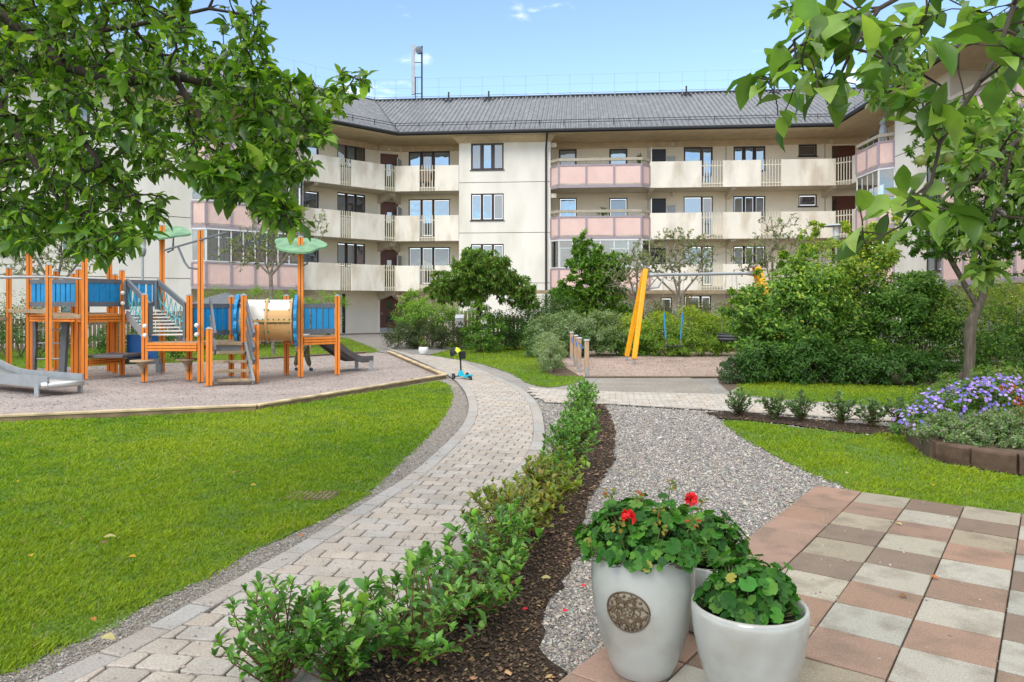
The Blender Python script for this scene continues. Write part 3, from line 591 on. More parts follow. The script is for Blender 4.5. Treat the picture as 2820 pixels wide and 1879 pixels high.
for k, (c, x, yb, zt) in {'A': ('c1', 55, 1177, 2.36), 'B': ('c1', 180, 1198, 3.1), 'C': ('c1', 300, 1232, 2.33), 'D': ('c1', 455, 1198, 2.2), 'D2': ('c1', 485, 1210, 2.27),
      'E': ('c1', 522, 1225, 2.55), 'F': ('c1', 675, 1175, 3.2), 'G': ('c1', 710, 1185, 2.2), 'H': ('c1', 753, 1198, 2.27), 'I': ('c1', 1000, 1185, 3.3), 'J': ('c1', 892, 1240, 1.73),
      'K': ('c1', 1237, 1242, 3.0), 'L': ('c1', 1168, 1228, 1.72), 'M': ('c1', 1290, 1265, 1.08), 'N': ('c2', 83, 1205, 1.7), 'N2': ('c2', 160, 1230, 1.72), 'O': ('c2', 235, 1245, 1.15),
      'P': ('c2', 423, 1195, 1.72), 'Q': ('c2', 510, 1210, 2.95), 'R': ('c2', 737, 1195, 1.72)}.items():
    g = G(c, x, yb); PT[k] = g; post(g[0], g[1], zt)
for g in ((-12.4, 15.9), (-13.3, 15.6), (-12.5, 14.9), (-10.6, 17.3)): post(g[0], g[1], 2.3 if g[0] > -11 else 2.4)
PT['Z'] = (-10.6, 17.3)
def bx_between(a, b, z0, z1, th, mt, name, off=0, inset=.06, parent=pg, groove=False):
    L = math.dist(a, b); f = Frame(a, ((b[0]-a[0])/L, (b[1]-a[1])/L)); mb = MB()
    if groove:
        n = 3; h = (z1-z0)/n
        for i in range(n): mb.fbox(f, inset, L-inset, off-th/2, off+th/2, z0+i*h+.006, z0+(i+1)*h-.006)
        mb.k = 1; mb.fbox(f, inset, L-inset, off-th/2+.01, off+th/2-.01, z0+.008, z1-.008)
        return mb.build(name, [M[mt], M['orangedark']], parent)
    mb.fbox(f, inset, L-inset, off-th/2, off+th/2, z0, z1); return mb.build(name, M[mt], parent, bevel=.006)
def guard(a, b, z0, z1, mt='blue', n=None, gap=.35, parent=pg, open_=.02):
    L = math.dist(a, b); f = Frame(a, ((b[0]-a[0])/L, (b[1]-a[1])/L)); mb = MB()
    mb.fbox(f, .05, L-.05, -.03, .03, z1-.09, z1); g = mb.build('guard_rail', M['gpanel'], parent); mb = MB(); mb.fbox(f, .05, L-.05, -.03, .03, z0, z0+.1); mb.build('guard_rail', M['gpanel'], parent); n = n or int(L/.15); mb = MB(); w = (L-.14)/n
    for i in range(n): mb.fbox(f, .07+i*w+open_*(.5+.8*(i % 2)), .07+(i+1)*w-open_*.5, -.018, .018, z0+.101, z1-.091)
    mb.build('blue_boards', M[mt], g); return g
def deck(poly, z, parent=pg):
    mb = MB(); mb.prism(poly, z-.06, z); return mb.build('platform', M['wood'], parent)
T = PT
deck([T['B'], T['D2'], T['D'], T['F'], T['Z']], 1.36); deck([T['D2'], T['E'], T['H'], T['G'], T['F']], 1.34)
for a, b in (('B', 'D2'), ('E', 'H'), ('H', 'I'), ('D2', 'E')): bx_between(T[a], T[b], 1.17, 1.34, .09, 'orange', 'beam', groove=True)
bx_between(T['Z'], T['F'], 1.17, 1.34, .09, 'orange', 'beam', groove=True)
for a, b in (('B', 'D2'), ('E', 'H'), ('H', 'I'), ('Z', 'F')): guard(T[a], T[b], 1.5, 2.08)
guard(T['G'], T['F'], 1.5, 2.08)
# low platform, board ramp and side rails
rear = (-6.95, 15.95)
deck([T['J'], T['K'], T['N2'], T['N'], T['L'], (-7.0, 15.3)], .80); bx_between(T['J'], T['K'], .62, .79, .09, 'orange', 'beam', groove=True); bx_between(T['L'], T['N'], .62, .79, .09, 'orange', 'beam', groove=True)
guard(T['L'], T['N'], .9, 1.56); guard(T['N'], T['N2'], .9, 1.56)
h0, h1, l0, l1 = Vector((-8.35, 16.15, 1.33)), Vector((-7.85, 16.5, 1.33)), Vector((-7.25, 14.9, .80)), Vector((-6.62, 15.1, .80))
for a, b in ((h0, l0), (h1, l1)): mb = MB(); mb.beam(a, b, .05, .16); mb.build('ramp_side', M['slide'], pg)
for i in range(8):
    t = (i+.5)/8; a = h0.lerp(l0, t); b = h1.lerp(l1, t); mb = MB(); mb.beam(a+Vector((0,0,.1)), b+Vector((.1,0,.1)), .15, .03); mb.build('ramp_board', M['cream'], pg, bevel=.005)
for a, b, sgn in ((h0, l0, -1), (h1, l1, 1)):
    o = Vector((0, 0, .72)); mb = MB(); mb.beam(a+o, b+o, .05, .11); mb.beam(a+Vector((0,0,.1)), a+o, .2, .05, (1,0,0)); mb.beam(b+Vector((0,0,.1)), b+o, .16, .05, (1,0,0)); mb.build('ramp_handrail', M['gpanel'], pg)
    mb = MB()                                                # rope net below the handrail
    for i in range(6):
        t = i/6; t2 = (i+1)/6; p0 = a.lerp(b, t)+Vector((0,0,.62)); p1 = a.lerp(b, t2)+Vector((0,0,.1)); p2 = a.lerp(b, t)+Vector((0,0,.1)); p3 = a.lerp(b, t2)+Vector((0,0,.62))
        mb.tube([p0, (p0+p1)/2+Vector((0,0,-.05)), p1], .008, 5); mb.tube([p2, (p2+p3)/2+Vector((0,0,-.06)), p3], .008, 5)
    mb.tube([a.lerp(b, i/8)+Vector((0,0,.36-.07*math.sin(math.pi*i/8))) for i in range(9)], .013, 5); mb.build('rope_net', M['teal'], pg)
for k, (c, x, y, d) in enumerate((('c1', 757, 688, 16.0), ('c1', 757, 752, 16.0), ('c1', 893, 892, 14.65), ('c1', 893, 950, 14.65), ('c1', 1213, 888, 14.6), ('c1', 1213, 945, 14.6))):
    mb = MB(); mb.blob(Pd(c, x, y, d-.06), (.045, .045, .045), 2, .02); mb.build('rope_knob', M['cream'], pg, True)
# blue panel with grey rail under the ramp
mb = MB(); a = Pd('c1', 785, 945, 16.3); b = Pd('c1', 972, 1092, 16.3); mb.box(a[0], b[0], 16.28, 16.33, b[2], a[2]); mb.build('play_panel', M['bluedark'], pg)
mb = MB(); mb.box(a[0]-.05, b[0]+.05, 16.25, 16.36, b[2]-.12, b[2]-.005); mb.box(b[0]-.02, b[0]+.09, 16.25, 16.36, .05, b[2]-.12); mb.build('play_panel_rail', M['gpanel'], pg)
# round seats
for g, z in ((T['J'], .42), (T['L'], .42)):
    mb = MB(); mb.lathe([(.001,.0),(.22,.0),(.23,.015),(.22,.03),(.001,.032)], (g[0], g[1]-.1, z), 20); mb.lathe([(.03,-.22),(.05,-.1),(.12,-.005)], (g[0], g[1]-.1, z), 12); mb.build('round_seat', M['wood'], pg)
# sandbox table between the posts below the second platform
mb = MB(); a, b = T['E'], T['H']; bx_between(a, b, .28, .42, .09, 'orange', 'beam', groove=True)
mb = MB(); mb.box(-8.75, -8.0, 15.3, 16.3, .44, .5); mb.build('play_shelf', M['dslide'], pg, bevel=.01)
# arched ladder
mb = MB(); la = [Pd('c1', x, y, 16.5) for x, y in ((208, 850), (212, 1000), (205, 1090), (200, 1185))]; lb = [Pd('c1', x, y, 16.5) for x, y in ((408, 850), (398, 960), (392, 1080), (386, 1180))]
for L_ in (la, lb):
    mb = MB()
    for i in range(3): mb.beam(L_[i], L_[i+1], .13, .1, (0, 1, 0))
    mb.build('ladder_side', M['gpanel'], pg)
for y in (855, 915, 998, 1095): mb = MB(); mb.tube([Pd('c1', 212, y, 16.5), Pd('c1', 392, y, 16.5)], .018, 8); mb.build('rung', M['steel'], pg)
# metal bars and foot planks on the left
for dy in (0, .35):
    mb = MB(); mb.tube([(-12.5, 15.1+dy, 2.08), (T['C'][0], T['C'][1]+dy-.05, 2.1), (T['E'][0], T['E'][1]+dy, 2.06)], .022, 8); mb.build('overhead_bar', M['steel'], pg)
bx_between(T['A'], T['C'], 1.36, 1.44, .12, 'wood', 'foot_plank', -.03); bx_between(T['C'], T['E'], 1.26, 1.34, .12, 'wood', 'foot_plank', -.03); bx_between((-12.4, 15.9), T['A'], 1.18, 1.26, .12, 'wood', 'foot_plank')
# steps
tA, tB, bA, bB = Vector((-6.12, 15.0, .78)), Vector((-5.42, 15.05, .78)), Vector((-5.66, 14.22, .06)), Vector((-4.98, 14.38, .06))
for i in range(5):
    t = i/4; a, b = bA.lerp(tA, t*.92), bB.lerp(tB, t*.92); mb = MB()
    mb.beam(a+Vector((.03,0,.03)), b+Vector((-.03,0,.03)), .16, .05); mb.build('tread', M['wood'], pg, bevel=.006)
for a, b in ((tA+Vector((-.02,0,-.04)), bA+Vector((-.02,-.1,-.04))), (tB+Vector((.02,0,-.04)), bB+Vector((.02,-.1,-.04))), (tA+Vector((.03,-.03,-.08)), tB+Vector((-.03,-.03,-.08)))): mb = MB(); mb.beam(a, b, .04, .18); mb.build('step_side', M['slide'], pg)
for a, b in ((tA, bA), (tB, bB)):
    for h in ((.86, .55, .28) if a is tB else (.86, .5)): mb = MB(); mb.beam(a+Vector((0,.1,h)), b+Vector((0,-.02,h*.9+.12)), .04, .12); mb.build('step_handrail', M['gpanel'], pg)
bx_between(T['M'], (T['M'][0]+.05, T['M'][1]+.2), .9, 1.0, .04, 'gpanel', 'step_bracket')
# tunnel
tc0, tc1 = Pd('c2', 150, 858, 15.55), Pd('c2', 470, 858, 15.75); ax_ = (Vector(tc1)-Vector(tc0)).normalized(); yy = Vector((-ax_.y, ax_.x, 0)); r = .44
def ring(cx_, rad, nlobe=0, amp=0):
    out = []
    for k in range(48):
        a = 2*math.pi*k/48; q = rad*(1+amp*abs(math.sin(a*nlobe/2))) if nlobe else rad; out.append(cx_+yy*math.cos(a)*q+Vector((0,0,1))*math.sin(a)*q)
    return out
C0, C1 = Vector(tc0), Vector(tc1); mb = MB(); L = (C1-C0).length
for j in range(2):
    p, q = C0+ax_*(L*j/2+.005), C0+ax_*(L*(j+1)/2-.005); A_, B_ = ring(p, r), ring(q, r); A2, B2 = ring(p, r-.02), ring(q, r-.02)
    for k in range(48):
        up = (k < 24)
        if k in (0, 24): continue
        k2 = (k+1) % 48; mm = 1 if (up and j == 0) or (up and 4 < k < 20) else 0  # reflected sky on the tunnel top painted in as cream
        mb.add([A_[k], B_[k], B_[k2], A_[k2]], [(0,1,2,3)], mm); mb.add([A2[k], B2[k], B2[k2], A2[k2]], [(3,2,1,0)], mm)
tun = mb.build('tunnel', [M['tan'], M['cream']], pg, True)
mb = MB()
for p in (C0+ax_*.03, C0+ax_*(L/2), C0+ax_*(L-.03)):
    A_, B_ = ring(p-ax_*.02, r+.03), ring(p+ax_*.02, r+.03)
    for k in range(48): mb.add([A_[k], B_[k], B_[(k+1)%48], A_[(k+1)%48]], [(0,1,2,3)])
    A2 = ring(p-ax_*.02, r); B2 = ring(p+ax_*.02, r)
    for k in range(48): mb.add([A_[k], A_[(k+1)%48], A2[(k+1)%48], A2[k], B_[k], B_[(k+1)%48], B2[(k+1)%48], B2[k]], [(0,1,2,3),(4,7,6,5)])
for sd_ in (-1, 1):
    mb.beam(C0+yy*sd_*(r+.015)+Vector((0,0,0)), C1+yy*sd_*(r+.015), .04, .05)
mb.build('tunnel_flange', M['tan'], tun)
mb = MB()
for p in (C0+ax_*.06, C0+ax_*(L/2-.03), C0+ax_*(L/2+.05), C1-ax_*.06):
    for k in range(0, 48, 4): q = ring(p, r+.02)[k]; mb.blob(q, (.018,)*3, 1, 0)
for k in range(10):
    q = C0+ax_*(L*(k+.5)/10)-yy*(r+.03); mb.blob(q+Vector((0,0,.03)), (.018,)*3, 1, 0); mb.blob(q+Vector((0,0,-.03)), (.018,)*3, 1, 0)
mb.build('bolt', M['dgreen'], tun)
for p, s_ in ((C0, -1), (C1, 1)):
    A_, B_ = ring(p+ax_*.03*s_, r+.06, 12, .13), ring(p+ax_*.09*s_, r+.06, 12, .13); A2, B2 = ring(p+ax_*.03*s_, r-.02), ring(p+ax_*.09*s_, r-.02); mb = MB()
    for k in range(48):
        k2 = (k+1) % 48; mb.add([A_[k], B_[k], B_[k2], A_[k2], A2[k], B2[k], B2[k2], A2[k2]], [(0,1,2,3),(4,7,6,5),(0,3,7,4),(1,5,6,2)])
    mb.build('tunnel_collar', M['blue'], tun)
# right platform and small slide
deck([T['P'], T['Q'], T['R'], (-4.1, 17.0)], .86); bx_between(T['Q'], T['R'], .68, .85, .09, 'orange', 'beam', groove=True); bx_between(T['P'], T['Q'], .68, .85, .09, 'orange', 'beam', groove=True)
guard(T['Q'], T['R'], .92, 1.56); 
def slide(pts, w, zs, name, mt, ch, side=.16, th=.03):
    P = [Vector(p) for p in pts]; mbs = {-1: MB(), 1: MB()}; mbc = MB(); n = len(P)
    def sidev(i): d = P[min(i+1, n-1)]-P[max(i-1, 0)]; d.z = 0; d.normalize(); return Vector((d.y, -d.x, 0))
    for i in range(n-1):
        a, b, sa, sb = P[i], P[i+1], sidev(i)*w/2, sidev(i+1)*w/2
        mbc.hexa([a-sa, a+sa, b+sb, b-sb, a-sa+Vector((0,0,th)), a+sa+Vector((0,0,th)), b+sb+Vector((0,0,th)), b-sb+Vector((0,0,th))])
        for k in (-1, 1):
            o = sidev(i)*(.035*k); o2 = sidev(i+1)*(.035*k); u = Vector((0,0,-.05)); v = Vector((0,0,side))
            mbs[k].hexa([a+sa*k+u, a+sa*k+o+u, b+sb*k+o2+u, b+sb*k+u, a+sa*k+v, a+sa*k+o+v, b+sb*k+o2+v, b+sb*k+v])
    s_ = mbc.build(name, M[ch], pg, True)
    for k in (-1, 1): mbs[k].build('slide_side', M[mt], s_)
    return s_
def curve(p, q, z0, z1, n=14, flat=.25, pw=1.6):
    out = []
    for i in range(n+1):
        t = i/n; z = z1+(z0-z1)*(1-t/(1-flat))**pw if t < 1-flat else z1-.02*(t-1+flat); out.append((p[0]+(q[0]-p[0])*t, p[1]+(q[1]-p[1])*t, z))
    return out
sl = slide(curve((-12.6, 15.35), (-7.62, 12.72), 2.1, .20, 20, .3, 1.7), .56, None, 'slide', 'slide', 'chute', .14)
mb = MB(); mb.tube([(-7.86, 12.42, .19), (-7.42, 12.9, .19)], .055, 10); mb.build('slide_lip', M['chute'], sl, True)
mb = MB(); f = Frame((-7.95, 12.45), (.88, -.47)); mb.fbox(f, -.06, .06, -.01, .01, .0, .2); f = Frame((-7.6, 13.1), (.88, -.47)); mb.fbox(f, -.05, .05, -.02, .02, .0, .2); mb.build('slide_foot', M['galv'], sl)
slide(curve((-4.35, 16.75), (-3.52, 17.75), .84, .24, 12, .25, 1.3), .6, None, 'slide', 'dslide', 'dslide', .1)
mb = MB(); mb.box(-3.7, -3.62, 17.5, 17.56, 0, .24); mb.box(-3.3, -3.22, 17.2, 17.26, 0, .24); mb.build('slide_foot', M['galv'], pg)
# leaf roofs, bar and brackets
def leafroof(c, rx, ry, tilt, mt, z, turn=0):
    n = 40; top = []; bot = []; mb = MB()
    for k in range(n):
        a = 2*math.pi*k/n; q = 1+.09*math.sin(3*a+turn)+.07*math.sin(5*a+1+turn)-.12*max(0, math.cos(a-.3))**8; x = rx*q*math.cos(a); y = ry*q*math.sin(a)
        zz = z+y*tilt-x*.07; top.append((c[0]+x, c[1]+y, zz+.02)); bot.append((c[0]+x, c[1]+y, zz-.02))
    mb.add(bot+top, [tuple(range(n))[::-1], tuple(range(n, 2*n))]+[(i, (i+1)%n, n+(i+1)%n, n+i) for i in range(n)])
    p = mb.build('leaf_roof', M[mt], pg); v = MB(); v.tube([(c[0]-rx*.7, c[1]-.03, z+.05*rx-.03), (c[0]+rx*.7, c[1]-.03, z-.05*rx-.03)], .008, 4); v.tube([(c[0]+.02, c[1], z-.45), (c[0]+.14, c[1], z-.4), (c[0]+.16, c[1], z-.04)], .022, 6); v.build('leaf_roof_bracket', M['gpanel'], p)
leafroof(T['Q'], .56, .42, .42, 'lgreen', 2.8); leafroof((T['I'][0]+.1, T['I'][1]), .52, .42, .40, 'lgreen', 3.16, 1); leafroof((T['B'][0]+.0, T['B'][1]), .95, .5, .45, 'dgreen', 3.35, 2); leafroof(T['F'], .6, .4, .3, 'dgreen', 3.1, 2.5)
mb = MB(); mb.tube([Pd('c1', 1010, 425, 14.9), Pd('c1', 1240, 360, 14.62), Pd('c1', 1398, 315, 14.4)], .02, 8); mb.tube([Pd('c1', 1097, 400, 14.8), Pd('c1', 1140, 500, 14.75), Pd('c1', 1165, 532, 14.7), Pd('c1', 1218, 540, 14.68)], .022, 8); mb.build('swivel_bar', M['teal2'] if 'teal2' in M else M['gpanel'], pg)

# ------------------------------------------------------------------ swings
sg = thing('swing_set', 'yellow-orange splayed posts carrying a long grey top beam in the pink sand', 'swing set', (4.9, 20, 0))
lt = Pd('c7', 240, 455, 19.9); b1 = G('c7', 145, 1262); b2 = G('c7', 82, 1232); rt = Pd('c7', 1176, 440, 20.6)
def slant(a, b, w, mt, par):
    mb = MB(); a, b = Vector(a), Vector(b); mb.beam(a, b, w, w, (0, 1, 0)); return mb.build('leg', M[mt], par, bevel=.02)
for bb, top in ((b1, lt), (b2, lt)):
    bb3 = Vector((*bb, .12)); tp = Vector(top)+Vector((0, -.07 if bb is b1 else .09, .03)); slant(bb3, tp, .13, 'yellow', sg)
    mb = MB(); mb.tube([(bb[0]-.01, bb[1], 0), tuple(bb3)], .035, 8); mb.build('leg_foot', M['galv'], sg)
for dx, dy in ((.75, -.7), (.75, .7)): slant((rt[0]+dx, rt[1]+dy, .1), (rt[0]+.08, rt[1]+dy*.1, rt[2]+.03), .16, 'yellow', sg)
bm0 = Vector((lt[0]+.05, lt[1], lt[2]-.12)); bm1 = Vector((rt[0]+.02, rt[1], rt[2]-.13))
mb = MB(); mb.tube([bm0, bm0+Vector((.25,0,.0)), bm1-Vector((.25,0,0)), bm1], [.08, .044, .044, .08], 12); mb.tube([bm0+Vector((.02,0,-.36)), bm0+Vector((.3,0,-.33)), bm0+Vector((.42,0,-.12))], .028, 8); mb.build('top_beam', M['galv'], sg, True)
mb = MB(); mb.box(lt[0]-.08, lt[0]+.1, lt[1]-.1, lt[1]+.1, lt[2]+.02, lt[2]+.06); mb.box(rt[0]-.08, rt[0]+.12, rt[1]-.1, rt[1]+.1, rt[2]+.02, rt[2]+.06); mb.build('post_cap', M['fence'], sg)
def chain(mb, a, b, n, r=.012):
    a, b = Vector(a), Vector(b)
    for i in range(n):
        p, q = a.lerp(b, i/n), a.lerp(b, (i+.8)/n); w = .012 if i % 2 else 0; v = .012-w
        mb.tube([p+Vector((w, v, 0)), q+Vector((w, v, 0))], r*.45, 4); mb.tube([p-Vector((w, v, 0)), q-Vector((w, v, 0))], r*.45, 4)
d = 20.0; tA_, tB_ = Pd('c7', 394, 510, d), Pd('c7', 572, 510, d); mA, mB = Pd('c7', 406, 825, d), Pd('c7', 563, 825, d); nA, nB = Pd('c7', 418, 1040, d), Pd('c7', 548, 1040, d); sA_, sB_ = Pd('c7', 422, 1105, d), Pd('c7', 545, 1105, d)
sw = thing('swing', 'flat black seat swing hanging from chains in blue sleeves', 'swing', (sA_[0]+.6, d, .4), 'swings under the orange frame')
for a, b, n in ((tA_, mA, 26), (nA, sA_, 6), (tB_, mB, 26), (nB, sB_, 6)): mb = MB(); chain(mb, a, b, n); mb.build('chain', M['steel'], sw)
for a, b in ((mA, nA), (mB, nB)): mb = MB(); mb.tube([a, b], .022, 8); mb.build('blue_sleeve', M['blue'], sw)
mb = MB(); mb.box(sA_[0]-.05, sB_[0]+.05, d-.1, d+.1, sA_[2]-.03, sA_[2]); mb.build('seat', M['black'], sw, bevel=.01)
tx = Pd('c7', 985, 1030, 20.4); ts = thing('tyre_swing', 'black tyre swing hanging flat from three chains behind the big shrub', 'swing', tx, 'swings under the orange frame')
def tyre(par, c, Ro=.36, Ri=.2, h=.22, name='tyre', tilt=0):
    mb = MB(); prof = [(Ri, -h/2), (Ro*.93, -h/2), (Ro, -h*.3), (Ro, h*.3), (Ro*.93, h/2), (Ri, h/2), (Ri+.03, 0), (Ri, -h/2)]
    mb.lathe(prof, (0,0,0), 28); mb.v = [(c[0]+x, c[1]+y*math.cos(tilt)-z*math.sin(tilt), c[2]+y*math.sin(tilt)+z*math.cos(tilt)) for x, y, z in mb.v]
    t_ = mb.build(name, M['black'], par, True); g_ = MB()
    for rr in (-.04, .04): g_.lathe([(Ro+.001, rr-.012), (Ro+.006, rr), (Ro+.001, rr+.012)], (0,0,0), 28)
    g_.v = [(c[0]+x, c[1]+y*math.cos(tilt)-z*math.sin(tilt), c[2]+y*math.sin(tilt)+z*math.cos(tilt)) for x, y, z in g_.v]
    if par is not None: g_.build('tread_rib', M['gpanel'], t_)
    return t_
tyre(ts, tx, .37, .2, .22)
for k in range(3): a = k*2.1+.4; mb = MB(); chain(mb, (tx[0]+.28*math.cos(a), tx[1]+.28*math.sin(a), tx[2]+.11), (tx[0]+.16*math.cos(a), tx[1]+.1*math.sin(a), bm1.z-.06), 26); mb.build('chain', M['steel'], ts)
ty = G('c7', 920, 1140); tag(tyre(None, (ty[0]+.1, 21.5, .13), .3, .17, .2, 'rubber_tyre', .3), 'small black rubber tyre lying on the sand behind the tyre swing', 'tyre')
# rope fence posts
rp = [('c6', 1617, 1370, .77), ('c6', 1551, 1326, .76), ('c6', 1519, 1276, .75), ('c6', 1487, 1230, .76), ('c6', 1467, 1200, .75), ('c6', 1432, 1165, .74), ('c6', 1985, 1150, .62), ('c7', 704, 1120, .62), ('c7', 1330, 1120, .62)]
RPn = ['nearest and widest post of the rope fence at the corner of the pink sand', 'second post of the rope fence with blue rope looping down towards the nearest post', 'third rope fence post beside the tip of the low grey-green bush', 'fourth weathered rope fence post counted from the near sand corner',
       'fifth rope fence post standing close to the sixth one', 'farthest rope fence post at the hedge end of the side row', 'back rope fence post hidden behind the yellow-orange swing leg', 'back rope fence post right of the flat seat swing', 'back rope fence post beside the big shrub under the tyre swing']
rpos = []
for i, (c, x, y, h) in enumerate(rp):
    g = G(c, x, y); o = thing('rope_post', RPn[i], 'post', (g[0], g[1], 0), 'wooden posts carrying a blue rope round the swing sand'); rpos.append((g, h))
    lean = random.uniform(-.02, .02); mb = MB(); w = .047
    mb.hexa([(g[0]-w, g[1]-w, .07), (g[0]+w, g[1]-w, .07), (g[0]+w, g[1]+w, .07), (g[0]-w, g[1]+w, .07), (g[0]-w+lean, g[1]-w, h), (g[0]+w+lean, g[1]-w, h), (g[0]+w+lean, g[1]+w, h), (g[0]-w+lean, g[1]+w, h)])
    mb.build('post', M['postwood'], o, bevel=.012); mb = MB(); mb.lathe([(.001,.03),(.05,.022),(.072,.0)], (g[0]+lean, g[1], h), 14); mb.build('cap', M['cap'], o)
    mb = MB(); mb.box(g[0]-.02, g[0]+.03, g[1]-w-.012, g[1]-w-.002, 0, .2); mb.box(g[0]-.03, g[0]+.03, g[1]-.03, g[1]+.03, 0, .068); mb.build('foot_plate', M['galv'], o)
ro = thing('blue_rope', 'blue rope sagging between the wooden posts round the swing sand', 'rope', (*rpos[0][0], .6)); mb = MB()
for (g, h), (g2, h2) in zip(rpos[:-1], rpos[1:]):
    L = math.dist(g, g2); mb.tube([(g[0]+(g2[0]-g[0])*t, g[1]+(g2[1]-g[1])*t, h-.1-(.05+.07*min(L,3)/1.5)*math.sin(math.pi*t)) for t in [i/8 for i in range(9)]], .016, 6)
mb.build('rope', M['brope'], ro, True)

# ------------------------------------------------------------------ scooter with helmet
g = G('c6', 560, 1400); sx, sy = g; s_ = thing('kick_scooter', 'small turquoise three-wheeled kick scooter parked on the brick path', 'scooter', (sx, sy, 0))
f = Frame((sx, sy), (.52, -.85)); mb = MB(); q = lambda a, o, z: f.pt(a, o, z)
mb.hexa([q(-.16,-.075,.075), q(-.16,.075,.075), q(.22,.045,.06), q(.22,-.045,.06), q(-.16,-.075,.10), q(-.16,.075,.10), q(.22,.045,.085), q(.22,-.045,.085)])
mb.hexa([q(-.20,-.05,.09), q(-.20,.05,.09), q(-.1,.06,.09), q(-.1,-.06,.09), q(-.17,-.03,.2), q(-.17,.03,.2), q(-.12,.03,.17), q(-.12,-.03,.17)])
mb.hexa([q(.16,-.05,.09), q(.16,.05,.09), q(.3,.04,.1), q(.3,-.04,.1), q(.18,-.05,.12), q(.18,.05,.12), q(.29,.04,.14), q(.29,-.04,.14)])
mb.build('deck', M.setdefault('turq', mat('turquoise_plastic', (.01,.42,.55), .35, .05)), s_, bevel=.012)
def wheel(c, r, w, nm='wheel'):
    mb = MB(); mb.lathe([(r*.5,-w/2),(r*.92,-w/2),(r,-w*.2),(r,w*.2),(r*.92,w/2),(r*.5,w/2)], (0,0,0), 18)
    nx, ny = f.n; ex, ey = f.e; mb.v = [(c[0]+ex*x+nx*z, c[1]+ey*x+ny*z, c[2]+y) for x, y, z in mb.v]; w_ = mb.build(nm, M['black'], s_, True)
    h = MB(); h.lathe([(.001,-w*.45),(r*.52,-w*.4),(r*.52,w*.4),(.001,w*.45)], (0,0,0), 12); h.v = [(c[0]+ex*x+nx*z, c[1]+ey*x+ny*z, c[2]+y) for x, y, z in h.v]; h.build('rim', M['gpanel'], w_)
wheel(q(-.17,.16,.065), .065, .03); wheel(q(-.17,-.16,.065), .065, .03); wheel(q(.27,.0,.05), .05, .03)
mb = MB(); mb.tube([q(-.17,-.16,.065), q(-.17,.16,.065)], .012, 6); mb.tube([q(-.15,0,.18), q(-.17,0,.42)], .017, 8); mb.tube([q(-.17,0,.42), q(-.19,0,.64)], .013, 8); mb.build('stem', M['black'], s_, True)
mb = MB(); mb.tube([q(-.19,-.15,.65), q(-.19,.15,.65)], .013, 8); mb.build('handlebar', M['black'], s_); mb = MB()
mb.hexa([q(-.15,-.1,.42), q(-.15,.05,.42), q(-.11,.05,.42), q(-.11,-.1,.42), q(-.16,-.1,.58), q(-.16,.05,.58), q(-.12,.05,.58), q(-.12,-.1,.58)]); mb.build('bag', M['black'], s_, bevel=.02)
hc = Vector(q(-.19,0,.545))+Vector((-.085,-.10,0)); hm = thing('bike_helmet', 'black and neon yellow child helmet hung on the scooter handlebar', 'helmet', hc)
mb = MB(); n = 20; m_ = 10
for i in range(m_+1):
    t = math.pi*.56*i/m_
    for k in range(n):
        a = 2*math.pi*k/n; rr = (1+(.05 if k % 4 < 2 else 0)*math.sin(t)); x, y, z = .13*rr*math.sin(t)*math.cos(a), .105*rr*math.sin(t)*math.sin(a), .12*rr*math.cos(t)
        mb.v.append(tuple(hc+Vector((-z*.55+x*.75, y*.9-.0, z*.8+x*.5))))
for i in range(m_):
    for k in range(n): mb.f.append((i*n+k, (i+1)*n+k, (i+1)*n+(k+1)%n, i*n+(k+1)%n)); mb.m.append(1 if (5 <= k <= 14) and (k % 3 or i > 7) else 0)
# the yellow half faces right and front
mb.m = [1 if (sum(mb.v[i][0] for i in f_)/4 > hc.x+.012 and (k_ % 5)) else 0 for k_, f_ in enumerate(mb.f)]
mb.build('shell', [M['black'], M.setdefault('neon', mat('neon_yellow', (.62,.80,.02), .4, .03))], hm, True)
mb = MB(); mb.tube([tuple(hc+Vector((-.02,-.05,-.08))), tuple(hc+Vector((.03,-.02,-.19))), tuple(hc+Vector((.07,.05,-.06)))], .006, 5); mb.build('chin_strap', M['neon'], hm)
# ------------------------------------------------------------------ foliage tools
TPL = {   # leaf shapes: x along the leaf, y across, z lift
 'far': (np.array([(0,0,0),(.5,.5,.10),(1,0,-.06),(.5,-.5,.10)]), np.array([(0,1,2),(0,2,3)])),
 'near': (np.array([(0,0,0),(.22,.34,.07),(.55,.46,.13),(.82,.24,.02),(1,0,-.12),(.82,-.24,.0),(.55,-.46,.13),(.22,-.34,.07),(.25,0,.0),(.55,0,.01),(.8,0,-.04)]),
          np.array([(0,8,1),(1,8,9),(1,9,2),(2,9,10),(2,10,3),(3,10,4),(4,10,5),(5,10,6),(10,9,6),(6,9,7),(9,8,7),(7,8,0)])),
}
_n = 18; _a = np.linspace(0, 2*np.pi, _n, endpoint=False)+.17   # lobed round geranium leaf
_r = .5*(1+.10*np.abs(np.sin(_a*3.5))+.05*np.sin(_a*9)); _r[0] *= .45
TPL['geran'] = (np.vstack([[(0.5,0,-.08)], np.c_[.5-_r*np.cos(_a)*1.0, _r*np.sin(_a)*1.05, .06*np.sin(_a*7)+.03]]), np.array([(0,1+i,1+(i+1)%_n) for i in range(_n)]))
def unit(v): return v/np.maximum(np.linalg.norm(v, axis=1, keepdims=True), 1e-9)
